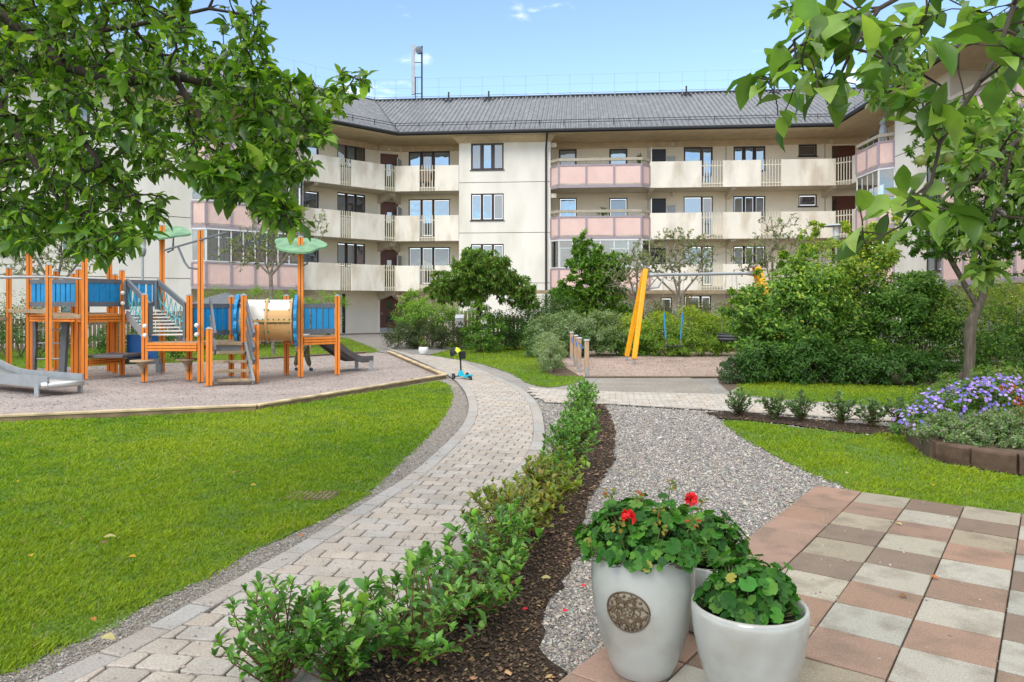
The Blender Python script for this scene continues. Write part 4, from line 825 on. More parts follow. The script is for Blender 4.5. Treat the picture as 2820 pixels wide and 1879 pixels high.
def leaves(name, pos, axis, nrm, L, W, col, parent=None, tpl='far', mt='leaf', smooth=False):
    tv, tf = TPL[tpl]; n = len(pos); x = unit(axis); y = unit(np.cross(nrm, x)); z = np.cross(x, y)
    L = np.broadcast_to(L, n)[:, None, None]; W = np.broadcast_to(W, n)[:, None, None]
    V = pos[:, None, :]+x[:, None, :]*(tv[None, :, 0:1]*L)+y[:, None, :]*(tv[None, :, 1:2]*W)+z[:, None, :]*(tv[None, :, 2:3]*L)
    Fc = tf[None]+(np.arange(n)*len(tv))[:, None, None]
    cols = np.repeat(col, len(tv), axis=0)
    return np_mesh(name, V.reshape(-1, 3), Fc.reshape(-1, 3), M[mt], parent, cols, smooth)
def pick(pal, n, rng, w=None, j=.14):
    p = np.array(pal)[rng.choice(len(pal), n, p=w)]; return np.clip(p*(1+rng.normal(0, j, (n, 1)))*(1+rng.normal(0, .05, (n, 3))), .003, 1)
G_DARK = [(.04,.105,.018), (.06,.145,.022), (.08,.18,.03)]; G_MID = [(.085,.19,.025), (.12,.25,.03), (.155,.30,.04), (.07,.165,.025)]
G_LITE = [(.18,.32,.04), (.24,.38,.045), (.30,.43,.05), (.13,.26,.04)]; G_YEL = [(.36,.45,.05), (.46,.49,.06), (.28,.40,.05), (.16,.29,.04)]; G_GREY = [(.18,.26,.11), (.24,.31,.15), (.14,.22,.085), (.31,.37,.21)]
G_OLIVE = [(.15,.18,.045), (.20,.22,.06), (.11,.145,.035), (.26,.26,.10)]
def tubes_np(name, A, B, ra, rb, m, parent=None, n=5):  # many short cone pieces as one mesh
    A, B = np.array(A), np.array(B); d = unit(B-A); ref = np.tile(np.array([[.1,.2,1.]]), (len(A),1)); ref[np.abs(d[:, 2]) > .93] = (1,.1,.2)
    x = unit(np.cross(d, ref)); y = np.cross(d, x); t = np.linspace(0, 2*np.pi, n, endpoint=False); c, s = np.cos(t), np.sin(t)
    R = x[:, None, :]*c[None, :, None]+y[:, None, :]*s[None, :, None]
    V = np.concatenate([A[:, None, :]+R*np.array(ra)[:, None, None], B[:, None, :]+d[:, None, :]*np.array(rb)[:, None, None]*.4+R*np.array(rb)[:, None, None]], 1)
    k = np.arange(n); q = np.stack([k, (k+1)%n, n+(k+1)%n, n+k], 1); Fc = q[None]+(np.arange(len(A))*2*n)[:, None, None]
    return np_mesh(name, V.reshape(-1, 3), Fc.reshape(-1, 4), m, parent, None, True)
def grow(limbs, targets, rng, rtip=.0035, rmax=.12, jit=.06, seg=4, droop=0., expo=.5):
    """limbs: polylines of (x,y,z) with the root first; every target is joined to the nearest wood. Returns node arrays and the twig of each target."""
    P = []; par = []; hand = []
    for li in limbs:
        li = [Vector(p) for p in li]; prev = -1
        if P:
            d = [(Vector(p)-li[0]).length for p in P]; prev = int(np.argmin(d))
        for i in range(len(li)-1):
            k = max(2, int((li[i+1]-li[i]).length/.15))
            for j in range(k):
                p = li[i].lerp(li[i+1], j/k); P.append(tuple(p)); par.append(prev); hand.append(1); prev = len(P)-1
        P.append(tuple(li[-1])); par.append(prev); hand.append(1)
    P = [np.array(p) for p in P]; base = np.array(P); T_ = np.array(targets)
    order = np.argsort([np.min(((base-t)**2).sum(1)) for t in T_]); twigs = [None]*len(T_)
    arr = np.zeros((len(P)+len(T_)*(seg+1), 3)); arr[:len(P)] = base; n = len(P); par = par+[0]*(len(arr)-n)
    dep = np.zeros(len(arr))
    for i in range(n):
        if par[i] >= 0: dep[i] = dep[par[i]]+.3*np.linalg.norm(arr[i]-arr[par[i]])
    for ti in order:
        t = T_[ti]; d = np.sqrt(((arr[:n]-t)**2).sum(1))+dep[:n]*.35; i = int(np.argmin(d)); p0 = arr[i].copy(); L = np.linalg.norm(t-p0); prev = i; tw = [p0]
        off = rng.normal(0, jit*L, 3)
        for s in range(1, seg+1):
            f = s/seg; q = p0+(t-p0)*f+off*math.sin(math.pi*f)+np.array([0,0,droop*L*math.sin(math.pi*f)])+rng.normal(0, .02*L, 3)*(f < 1)
            arr[n] = q; par[n] = prev; dep[n] = dep[prev]+np.linalg.norm(q-arr[prev])*.5; prev = n; n += 1; tw.append(q)
        twigs[ti] = tw
    arr = arr[:n]; par = par[:n]; cnt = np.zeros(n); ch = [0]*n
    for i in range(n):
        if par[i] >= 0: ch[par[i]] += 1
    for i in range(n-1, -1, -1):
        if ch[i] == 0: cnt[i] += 1
        # parents have a lower index except where hand limbs attach later; those also come first
        if par[i] >= 0: cnt[par[i]] += cnt[i]
    r = np.minimum(rtip*cnt**expo, rmax); return arr, np.array(par), r, twigs
def wood(name, arr, par, r, m, parent, rmin=0):
    k = np.where((par >= 0) & (r >= rmin))[0]; return tubes_np(name, arr[par[k]], arr[k], np.minimum(r[par[k]], r[k]*1.6+.004), r[k], m, parent, 6)
def twig_leaves(name, twigs, per, L, rng, pal, parent, tpl='near', mt='leaf', hang=.5, wr=.5, w=None, spread=.6, lj=.25):
    pos, ax, nm = [], [], []
    for tw in twigs:
        tw = np.array(tw); n = rng.poisson(per)+1
        for _ in range(n):
            f = 1-rng.random()**1.4*.75; i = min(int(f*(len(tw)-1)), len(tw)-2); g_ = f*(len(tw)-1)-i; p = tw[i]*(1-g_)+tw[i+1]*g_; d = tw[i+1]-tw[i]; d = d/(np.linalg.norm(d)+1e-9)
            a = d*.5+rng.normal(0, spread, 3)+np.array([0,0,-hang*rng.random()]); pos.append(p+rng.normal(0, L*.12, 3)); ax.append(a); nm.append(np.array([0,0,1.])+rng.normal(0, .45, 3))
    pos, ax, nm = map(np.array, (pos, ax, nm)); n = len(pos); Ls = L*np.exp(rng.normal(0, lj, n))
    return leaves(name, pos, ax, nm, Ls, Ls*wr*(1+rng.normal(0, .12, n)), pick(pal, n, rng, w), parent, tpl, mt, tpl == 'near')
def in_poly(x, y, poly):
    x, y = np.asarray(x), np.asarray(y); ins = np.zeros(x.shape, bool); n = len(poly)
    for i in range(n):
        x0, y0 = poly[i]; x1, y1 = poly[(i+1)%n]
        if y0 == y1: continue
        c = ((y0 > y) != (y1 > y)) & (x < (x1-x0)*(y-y0)/(y1-y0)+x0); ins ^= c
    return ins
def poly_pts(poly, n, rng):
    xs = [p[0] for p in poly]; ys = [p[1] for p in poly]; out = np.zeros((0, 2))
    while len(out) < n:
        a = rng.uniform(min(xs), max(xs), n*2); b = rng.uniform(min(ys), max(ys), n*2); k = in_poly(a, b, poly); out = np.vstack([out, np.c_[a[k], b[k]]])
    return out[:n]
def shrub(name, label, cat, c, lobes, n, L, pal, rng, w=None, wr=.55, tpl='far', mt='leaf', stems=8, group=None, up=.5, holes=.25, bark='bark', clump=.30, top_pal=None, kind_stem='stem', lift=False):
    """lobes: (dx,dy,z,rx,ry,rz) ellipsoids round c; leaves sit in clumps spread through the outer half of each lobe."""
    t = thing(name, label, cat, (c[0], c[1], 0), group); pos = []; nm = []
    vol = np.array([l[3]*l[4]+l[3]*l[5]+l[4]*l[5] for l in lobes]); share = (vol/vol.sum()*n).astype(int)
    for l, k in zip(lobes, share):
        m = max(6, int(k/55)); d = unit(rng.normal(0, 1, (m, 3))); d[:, 2] = np.where(d[:, 2] < (-.35 if lift else -.85), -d[:, 2], d[:, 2]); rad = (1-rng.random(m)**1.8*.55)
        R = np.array(l[3:6]); cc = np.array([c[0]+l[0], c[1]+l[1], l[2]])+d*R*rad[:, None]; sz = clump*min(l[3], l[5])*rng.uniform(.6, 1.35, m)
        wgt = sz**2; idx = rng.choice(m, k, p=wgt/wgt.sum()); o = unit(rng.normal(0, 1, (k, 3)))*(rng.random((k, 1))**.45); o[:, 2] *= .7
        pos.append(cc[idx]+o*sz[idx][:, None]); nm.append(o*.6+d[idx]*.7)
    pos = np.vstack(pos); nm = np.vstack(nm); ok = pos[:, 2] > .02; pos, nm = pos[ok], nm[ok]; nn = unit(nm+np.array([0,0,up])+rng.normal(0, .4, nm.shape)); k = len(pos)
    ax = np.cross(nn, rng.normal(0, 1, (k, 3)))+nm*.5+np.array([0,0,-.25]); Ls = L*np.exp(rng.normal(0, .25, k))
    col = pick(pal, k, rng, w)
    if top_pal is not None:
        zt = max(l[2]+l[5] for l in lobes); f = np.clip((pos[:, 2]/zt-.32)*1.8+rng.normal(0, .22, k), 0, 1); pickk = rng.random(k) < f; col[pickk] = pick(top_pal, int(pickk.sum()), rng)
    leaves('foliage', pos, ax, nn, Ls, Ls*wr, col, t, tpl, mt)
    if stems:
        A, B, ra, rb = [], [], [], []
        for i in range(stems):
            l = lobes[i % len(lobes)]; p = np.array([c[0]+l[0]*.35+rng.normal(0, l[3]*.15), c[1]+l[1]*.35+rng.normal(0, l[4]*.1), 0]); q = np.array([c[0]+l[0]+rng.normal(0, l[3]*.4), c[1]+l[1]+rng.normal(0, l[4]*.4), l[2]+l[5]*.4]); m = 5; r0 = .012+.006*l[5]; last = p
            for j in range(1, m+1):
                f = j/m; x = p+(q-p)*f+np.array([0,0,.12*l[5]*math.sin(math.pi*f)])+rng.normal(0, .015, 3); A.append(last); B.append(x); ra.append(r0*(1.1-.8*(f-1/m))); rb.append(r0*(1.1-.8*f)); last = x
        tubes_np(kind_stem, A, B, ra, rb, M[bark], t)
    return t
def hedge_lobes(p, q, n, r, h, rng, j=.12, ry=None):
    out = []
    for i in range(n):
        f = i/(max(1, n-1)); hh = h*(1+rng.uniform(-j, j)); out.append((p[0]+(q[0]-p[0])*f+rng.normal(0, r*.1), p[1]+(q[1]-p[1])*f+rng.normal(0, r*.1), hh*.5, r, ry or r*.9, hh*.52))
    return out
def tree(name, label, cat, limbs, targets, rng, per, L, pal, bark='bark', rtip=.006, rmax=.12, tpl='far', mt='leaf', hang=.4, wr=.5, w=None, jit=.07, group=None, lj=.25, droop=.05, expo=.5, fruit=0, leafless=0, trunk=None):
    root = limbs[0][0]; t = thing(name, label, cat, (root[0], root[1], 0), group)
    arr, par, r, tw = grow(limbs, targets, rng, rtip, rmax, jit, droop=droop, expo=expo)
    if trunk:                                            # a modelled trunk: radii along the first limb
        pts, rad = trunk; mb = MB(); mb.tube(pts, rad, 12); b = mb.build('trunk', M[bark], t, True); wood('branch', arr, par, np.minimum(r, min(rad)), M[bark], t)
    else: wood('trunk', arr, par, r, M[bark], t)
    if leafless: tw = [x for x in tw if rng.random() > leafless]
    f = twig_leaves('crown', tw, per, L, rng, pal, t, tpl, mt, hang, wr, w, lj=lj)
    if fruit:
        fm = M.setdefault('fruitm', mat('green_crab_apple', (.22,.26,.05), .4, .3))
        for i in rng.choice(len(tw), fruit): mb = MB(); p = tw[i][-2]+rng.normal(0, .02, 3)+np.array([0,0,-.04]); mb.lathe([(.0005,-.011),(.008,-.007),(.011,0),(.008,.007),(.0005,.010)], tuple(p), 7); mb.build('fruit', fm, t, True)
    return t

# ------------------------------------------------------------------ ground
def rough(poly, step=.11, j=.022):                        # a natural edge instead of a drawn line
    out = []
    for a, b in zip(poly, poly[1:]+poly[:1]):
        L = math.dist(a, b); n = max(1, min(60, int(L/step)))
        for i in range(n): out.append((a[0]+(b[0]-a[0])*i/n+random.gauss(0, j), a[1]+(b[1]-a[1])*i/n+random.gauss(0, j)))
    return out
def sheet(name, poly, z, m, kind='structure', label=None, cat=None):
    mb = MB(); n = len(poly); a = sum(poly[i][0]*poly[(i+1)%n][1]-poly[(i+1)%n][0]*poly[i][1] for i in range(n)); poly = poly if a > 0 else poly[::-1]
    mb.add([(x, y, z) for x, y in poly], [tuple(range(n))]); o = mb.build(name, M[m]); tag(o, label, cat, None, kind); return o
sheet('ground', [(-400,-400),(400,-400),(400,400),(-400,400)], -.045, 'earth')
yard = sheet('gravel_yard', [(-30,-6),(26,-6),(26,38),(-30,38)], -.02, 'gravel')
pit = GP('d', [(1022,868),(590,941),(0,967)]); pit = [G('d', 893, 812)]+pit+[(-16.0, pit[-1][1]-.75), (-19, 17.5)]+[G('d', 30, 849), G('c2', 260, 1098), G('c2', 915, 1060)]
sheet('play_sand', pit, .0, 'psand')
lawnL = GP('d', [(1010,874),(1033,885),(1040,905),(1034,935),(1005,978),(962,1022),(907,1072),(870,1108),(834,1141),(758,1183),(701,1208),(655,1232),(585,1255),(528,1293),(468,1325),(407,1353),(327,1391),(262,1423),(196,1456),(131,1489),(61,1522),(0,1543)])+[(-3.3,2.2),(-9,1.5),(-13,5),(-13,pit[4][1]-.06)]+[(x, y-.06) for x, y in GP('d', [(0,968),(590,942)])]
lawnB = GP('d', [(595,827),(841,812),(872,806),(858,800),(800,778),(765,772)])+[(-10,29),(-24,24),(-24,19),(-19,17.55)]+[G('d', 30, 848.5)]
lawnM = GP('c6', [(320,1097),(480,1118),(380,1150),(262,1186),(400,1205),(560,1226),(720,1261),(850,1301),(980,1346),(1080,1411),(1180,1446),(1300,1461),(1480,1431),(1602,1386),(1560,1366),(1330,1361),(1250,1331),(1236,1200),(1200,1130),(1130,1100),(1110,1030),(760,1025),(570,1050)])
lawnK = GP('d', [(1690,905),(1700,880),(1730,868),(1850,872),(2100,886),(2240,898),(2353,905)])+[(14,12.2),(14,8.6)]+GP('d', [(2353,962),(2130,938),(1850,921)])
lawnR = GP('d', [(1655,963),(1720,967),(1800,976),(1960,996),(2085,1001),(2110,1030),(2140,1055),(2190,1070),(2353,1094)])+[(9,6.2),(9,5.0)]+GP('d', [(2353,1178),(2230,1168),(2090,1151),(1980,1131),(1900,1100),(1800,1056),(1700,1000)])
for i, (nm_, pl) in enumerate((('lawn', lawnL), ('lawn', lawnB), ('lawn', lawnM), ('lawn', lawnK), ('lawn', lawnR))): sheet(nm_, rough(pl), -.012+i*.0005, 'turf')
sheet('asphalt_path', GP('c2', [(760,946),(1000,940),(1100,945),(1110,985),(1240,1000),(1350,1000),(1440,975),(1500,960),(1530,985),(1380,1004),(1420,1030),(1462,1032),(1310,1068),(1180,1077),(1050,1058),(1000,1052),(920,1010),(800,965)]), -.004, 'asphalt')
spit = GP('c6', [(1390,1150),(1392,1200),(1425,1285),(1555,1362),(1600,1372)])+GP('c7', [(0,1372),(1130,1372),(1500,1372)])+[(10.5,15.5),(10.5,22.5)]+GP('c7', [(1100,1160),(0,1148)])
sheet('swing_sand', spit, -.006, 'rsand')
soilP = GP('d', [(1303,950),(1338,905),(1385,930),(1402,950),(1415,1000),(1410,1060),(1372,1120),(1340,1180),(1345,1240),(1290,1330),(1245,1410),(1235,1490),(1300,1568)])+[(.05,2.45),(-1.2,2.3),(-1.0,2.85)]+GP('d', [(720,1520),(930,1390),(1110,1215),(1240,1100),(1285,1010)])
sheet('planting_bed', rough(soilP,.09,.018), -.008, 'soil')
soilM = GP('d', [(1625,948),(1700,948),(1870,964),(2060,982),(2095,990),(2085,1001),(1960,995),(1800,974),(1720,966),(1655,962)])
sheet('planting_bed', rough(soilM), .003, 'soil')
sheet('planting_bed', GP('c7', [(860,1380),(1130,1372),(1190,1385),(1070,1440),(960,1490),(880,1420)]), -.012, 'earth'); sheet('planting_bed', GP('c6', [(1225,1120),(1390,1150),(1400,1260),(1560,1362),(1330,1359),(1250,1329)]), -.010, 'earth')
sheet('planting_bed', [(3.0,15.6)]+GP('d', [(1720,866),(1850,871),(2100,885),(2240,897),(2353,903)])+[(16,12.4),(18,20),(6,20),(5.0,16.2)], .002, 'earth')
sheet('planting_bed', [G('c6', 1390, 1148), G('c6', 1110, 1030), G('c6', 570, 1048), G('c6', 20, 1045), (-5.8,33), (0,36.8), (15,35.6), (16,20), (9,22.2)]+[G('c7', 1100, 1158), G('c7', 0, 1146)], -.014, 'earth')
# main brick path
Lc = GP('d', [(122,1567.7),(201,1531),(281,1484.5),(355.5,1442),(421,1402.6),(482,1372),(533,1344),(580,1316),(669,1269),(767,1208.6),(829,1163),(884,1136),(941.6,1096.6),(985.7,1059),(1025.5,1021.6),(1056,991),(1074,960),(1078,933),(1069.6,902.6),(1047.5,876),(1020,857),(960,830),(917,812),(880,800)])
Rc = [(-.95,2.2),(-.76,2.88),(-.49,3.82),(-.28,4.6),(-.085,5.5),(.12,6.6),(.3,7.6),(.39,8.6)]+GP('d', [(1250,977),(1246,951),(1233,925),(1205,900)])+GP('c6', [(1020,1460),(880,1400),(720,1325),(600,1270),(520,1237),(350,1206),(255,1194),(150,1185)])
Lc = [(-2.35,2.3)]+Lc
def resample(P, n):
    P = [Vector((*p, 0)) for p in P]; d = [0]
    for a, b in zip(P[:-1], P[1:]): d.append(d[-1]+(b-a).length)
    out = []
    for i in range(n):
        t = d[-1]*i/(n-1); k = max(j for j in range(len(d)) if d[j] <= t+1e-9); k = min(k, len(P)-2); f = (t-d[k])/(d[k+1]-d[k]+1e-9); out.append(tuple(P[k].lerp(P[k+1], f)[:2]))
    for _ in range(3): out = [out[0]]+[((out[i-1][0]+2*out[i][0]+out[i+1][0])/4, (out[i-1][1]+2*out[i][1]+out[i+1][1])/4) for i in range(1, n-1)]+[out[-1]]
    return out
Ls_, Rs_ = resample(Lc, 90), resample(Rc, 90)
def offset(P, w):
    out = []
    for i in range(len(P)):
        a, b = P[max(i-1, 0)], P[min(i+1, len(P)-1)]; l = math.dist(a, b); out.append((P[i][0]+(b[1]-a[1])/l*w, P[i][1]-(b[0]-a[0])/l*w))
    return out
Li, Ri = offset(Ls_, .14), offset(Rs_, -.14)
sheet('path_bed', Ls_+Rs_[::-1], .001, 'jointsand')
def clip(poly, rect):                                    # subject polygon cut by a convex counter-clockwise quad
    out = poly
    for i in range(len(rect)):
        a, b = rect[i], rect[(i+1)%len(rect)]; inp = out; out = []
        sd_ = lambda p: (b[0]-a[0])*(p[1]-a[1])-(b[1]-a[1])*(p[0]-a[0])
        for j in range(len(inp)):
            p, q = inp[j-1], inp[j]; sp, sq = sd_(p), sd_(q)
            if sp*sq < 0: t = sp/(sp-sq); out.append((p[0]+(q[0]-p[0])*t, p[1]+(q[1]-p[1])*t))
            if sq >= 0: out.append(q)
        if len(out) < 3: return []
    return out
def area(p): return sum(p[i][0]*p[(i+1)%len(p)][1]-p[(i+1)%len(p)][0]*p[i][1] for i in range(len(p)))/2
class Paving:
    def __init__(s): s.v = []; s.f = []; s.c = []
    def stone(s, poly, z, col, bev=.007, h=.02):
        if area(poly) < 0: poly = poly[::-1]
        n = len(poly); cx_ = sum(p[0] for p in poly)/n; cy = sum(p[1] for p in poly)/n; rr = math.sqrt(abs(area(poly))); k = 1-2*bev/max(rr, .03)
        if k < .3: return
        b = len(s.v); dz = random.uniform(-.002, .002); tl = (random.uniform(-.012, .012), random.uniform(-.012, .012)); zz = lambda x, y: z+dz+(x-cx_)*tl[0]+(y-cy)*tl[1]
        s.v += [(x, y, z-h) for x, y in poly]+[(x, y, zz(x, y)-bev*.7) for x, y in poly]+[(cx_+(x-cx_)*k, cy+(y-cy)*k, zz(x, y)) for x, y in poly]
        s.f += [(b+i, b+(i+1)%n, b+n+(i+1)%n, b+n+i) for i in range(n)]+[(b+n+i, b+n+(i+1)%n, b+2*n+(i+1)%n, b+2*n+i) for i in range(n)]+[tuple(range(b+2*n, b+3*n))]; s.c += [col]*(3*n)
    def build(s, name, m):
        me = bpy.data.meshes.new(name); me.from_pydata(s.v, [], s.f); me.materials.append(M[m]); at = me.color_attributes.new('tint', 'FLOAT_COLOR', 'POINT')
        at.data.foreach_set('color', np.c_[np.array(s.c), np.ones(len(s.c))].astype(np.float32).ravel()); o = bpy.data.objects.new(name, me); link(o, None); return tag(o, kind='structure')
def round_rect(x0, x1, y0, y1, r):                       # tumbled paver outline
    return [(x0+r,y0),(x1-r,y0),(x1,y0+r),(x1,y1-r),(x1-r,y1),(x0+r,y1),(x0,y1-r),(x0,y0+r)]
def pcol(base, j=.10): k = 1+random.uniform(-j, j); h = random.uniform(-.04, .04); return (base[0]*k*(1+h), base[1]*k, base[2]*k*(1-h))
pv = Paving(); ang = R_(9.0); E1 = (math.sin(ang), math.cos(ang)); E2 = (math.cos(ang), -math.sin(ang)); inner = Li+Ri[::-1]
bl, bw = .207, .142; segs_ = []
def seglist(P, Q):                                       # local cells of the strip, so each stone is cut by nearby convex pieces only
    return inner
ia = np.array(inner)
for r in range(-5, 200):
    for c_ in range(-70, 70):
        ox = (r % 2)*bl/2; a0, a1 = c_*bl+ox, (c_+1)*bl+ox; b0, b1 = r*bw, (r+1)*bw; mx = (a0+a1)/2; my = (b0+b1)/2; X = E2[0]*mx+E1[0]*my; Y = E2[1]*mx+E1[1]*my
        if Y < 2.1 or Y > 24 or abs(X) > 9: continue
        near = np.min((ia[:, 0]-X)**2+(ia[:, 1]-Y)**2) < .06; ins = in_poly(np.array([X]), np.array([Y]), inner)[0]
        if not ins and not near: continue
        rr = [(E2[0]*a+E1[0]*b, E2[1]*a+E1[1]*b) for a, b in round_rect(a0+.0055, a1-.0055, b0+.0055, b1-.0055, .014)]
        if area(rr) < 0: rr = rr[::-1]
        if near: rr = clip(inner if area(inner) > 0 else inner[::-1], rr)
        if len(rr) >= 3 and abs(area(rr)) > .0012: pv.stone(rr, .022, pcol((.42,.375,.325)), .006)
for A_, B_ in ((Ls_, Li), (Ri, Rs_)):                    # border courses along both edges
    dl = 0; i0 = 0
    i = 0
    while i < 89:
        d_ = 0; j = i
        while j < 89 and d_ < .26: d_ += math.dist(A_[j], A_[j+1]); j += 1
        poly = [A_[k] for k in range(i, j+1)]+[B_[k] for k in range(j, i-1, -1)]; cx_ = sum(p[0] for p in poly)/len(poly); cy = sum(p[1] for p in poly)/len(poly)
        poly = [(cx_+(x-cx_)*.965, cy+(y-cy)*.965) for x, y in poly]; pv.stone(poly, .023, pcol((.38,.355,.325), .08), .006); i = j
# crossing brick path
def strip_bricks(top, bot, base, ang_, z):
    reg = top+bot[::-1]; reg = reg if area(reg) > 0 else reg[::-1]; e1 = (math.cos(ang_), math.sin(ang_)); e2 = (-e1[1], e1[0]); ra = np.array(resample(top, 60)+resample(bot, 60))
    for r in range(-160, 160):
        for c_ in range(-60, 90):
            a0, b0 = c_*bl+(r % 2)*bl/2, r*bw; mx, my = a0+bl/2, b0+bw/2; X = e1[0]*mx+e2[0]*my; Y = e1[1]*mx+e2[1]*my
            if not (-1 < X < 13 and 7 < Y < 16): continue
            near = np.min((ra[:, 0]-X)**2+(ra[:, 1]-Y)**2) < .08; ins = in_poly(np.array([X]), np.array([Y]), reg)[0]
            if not ins and not near: continue
            rr = [(e1[0]*a+e2[0]*b, e1[1]*a+e2[1]*b) for a, b in round_rect(a0+.0055, a0+bl-.0055, b0+.0055, b0+bw-.0055, .012)]
            if near: rr = clip(reg, rr)
            if len(rr) >= 3 and abs(area(rr)) > .0012: pv.stone(rr, z, pcol(base), .006)
ctop = [G('d', 1215, 893), G('d', 1300, 898), G('d', 1430, 903), G('d', 1660, 908)]+GP('c8', [(0,1155),(390,1170),(780,1195)])+[(7.0,10.3),(12,9.2)]; cbot = [G('d', 1252, 925), G('d', 1400, 929), G('d', 1640, 943)]+GP('c8', [(80,1225),(600,1258)])+[(6.6,9.1),(11.5,8.0)]
sheet('path_bed', ctop+cbot[::-1], -.001, 'jointsand'); strip_bricks(ctop, cbot, (.46,.415,.36), -.13, .019)
pv.build('brick_path', 'paver')
pads = GP('c7', [(-80,1385),(620,1380),(700,1395),(830,1510),(870,1545),(-420,1545),(-300,1480)]); sheet('paved_pad', pads, -.0035, 'fine')
# patio
pt = Paving(); V2 = Vector((1247.5, 1710.5)).normalized(); O0 = Vector(G('d', 1307, 1562)); T_ = .3565; e1 = V2; e2 = Vector((V2.y, -V2.x))
patio = []
for i in range(-2, 11):
    for j in range(0, 24):
        if i == -2 and j == 0: continue
        p = O0+e1*(i*T_)+e2*(j*T_); g_ = .004; P4 = [tuple(p+e1*a+e2*b) for a, b in round_rect(g_, T_-g_, g_, T_-g_, .004)]
        if P4[0][1] < .2: continue
        if j == 0: base = random.choice([(.31,.205,.15),(.335,.22,.165),(.285,.19,.14)])
        elif (i+j) % 2 == 1: base = random.choice([(.35,.33,.27),(.375,.36,.305),(.31,.27,.20)])
        else: base = random.choice([(.30,.195,.14),(.21,.155,.115),(.255,.175,.128)])
        pt.stone(P4, .03, pcol(base, .09), .004, .05)
lo = O0-e1*2*T_
sheet('patio_bed', [tuple(p) for p in (O0-e1*2*T_+e2*.01, O0+e1*11*T_+e2*.01, O0+e1*11*T_+e2*24*T_, O0-e1*2*T_+e2*24*T_)], .006, 'jointsand')
pt.build('patio', 'tile')
patio_poly = [tuple(p) for p in (O0-e1*2*T_, O0+e1*11*T_, O0+e1*11*T_+e2*24*T_, O0-e1*2*T_+e2*24*T_)]
# timber edging of the sand
def edging(pts, w, h, name, label, m, z0=-.02, cat='edging'):
    t = thing(name, label, cat, (*pts[0], 0))
    for a, b in zip(pts[:-1], pts[1:]):
        L = math.dist(a, b); f = Frame(a, ((b[0]-a[0])/L, (b[1]-a[1])/L)); n = max(1, round(L/4.2))
        for i in range(n):
            mb = MB(); z = random.uniform(-.004, .004); mb.fbox(f, L*i/n+.004+random.uniform(0,.006), L*(i+1)/n+.0, -w/2+.004, w/2-.004, z0, h-.032); mb.k = 1; mb.fbox(f, L*i/n+.004, L*(i+1)/n, -w/2-.012, w/2+.012, h-.03+z, h+z); mb.build('board', [M['shadedface'], M[m]], t, bevel=.006)
    return t
edging([pit[0], pit[1]], .09, .08, 'timber_edging', 'short pale timber edge running from the sand corner back towards the white pot', 'newwood')
edging([pit[1], pit[2], pit[3], pit[4]], .085, .08, 'timber_edging', 'long pale timber edge between the play sand and the left lawn', 'newwood')
edging([pit[9-1], pit[8-1]][::-1] if False else [pit[8], pit[7]], .06, .06, 'timber_edging', 'low dark timber edge behind the tunnel and small slide', 'fence')
edging([spit[-1], spit[-2]], .1, .10, 'timber_edging', 'weathered timber edge along the back of the pink swing sand', 'fence')
edging([G('c6', 1600, 1374), G('c7', 860, 1376)], .05, .02, 'timber_edging', 'thin timber edge sunk along the front of the pink swing sand', 'fence')
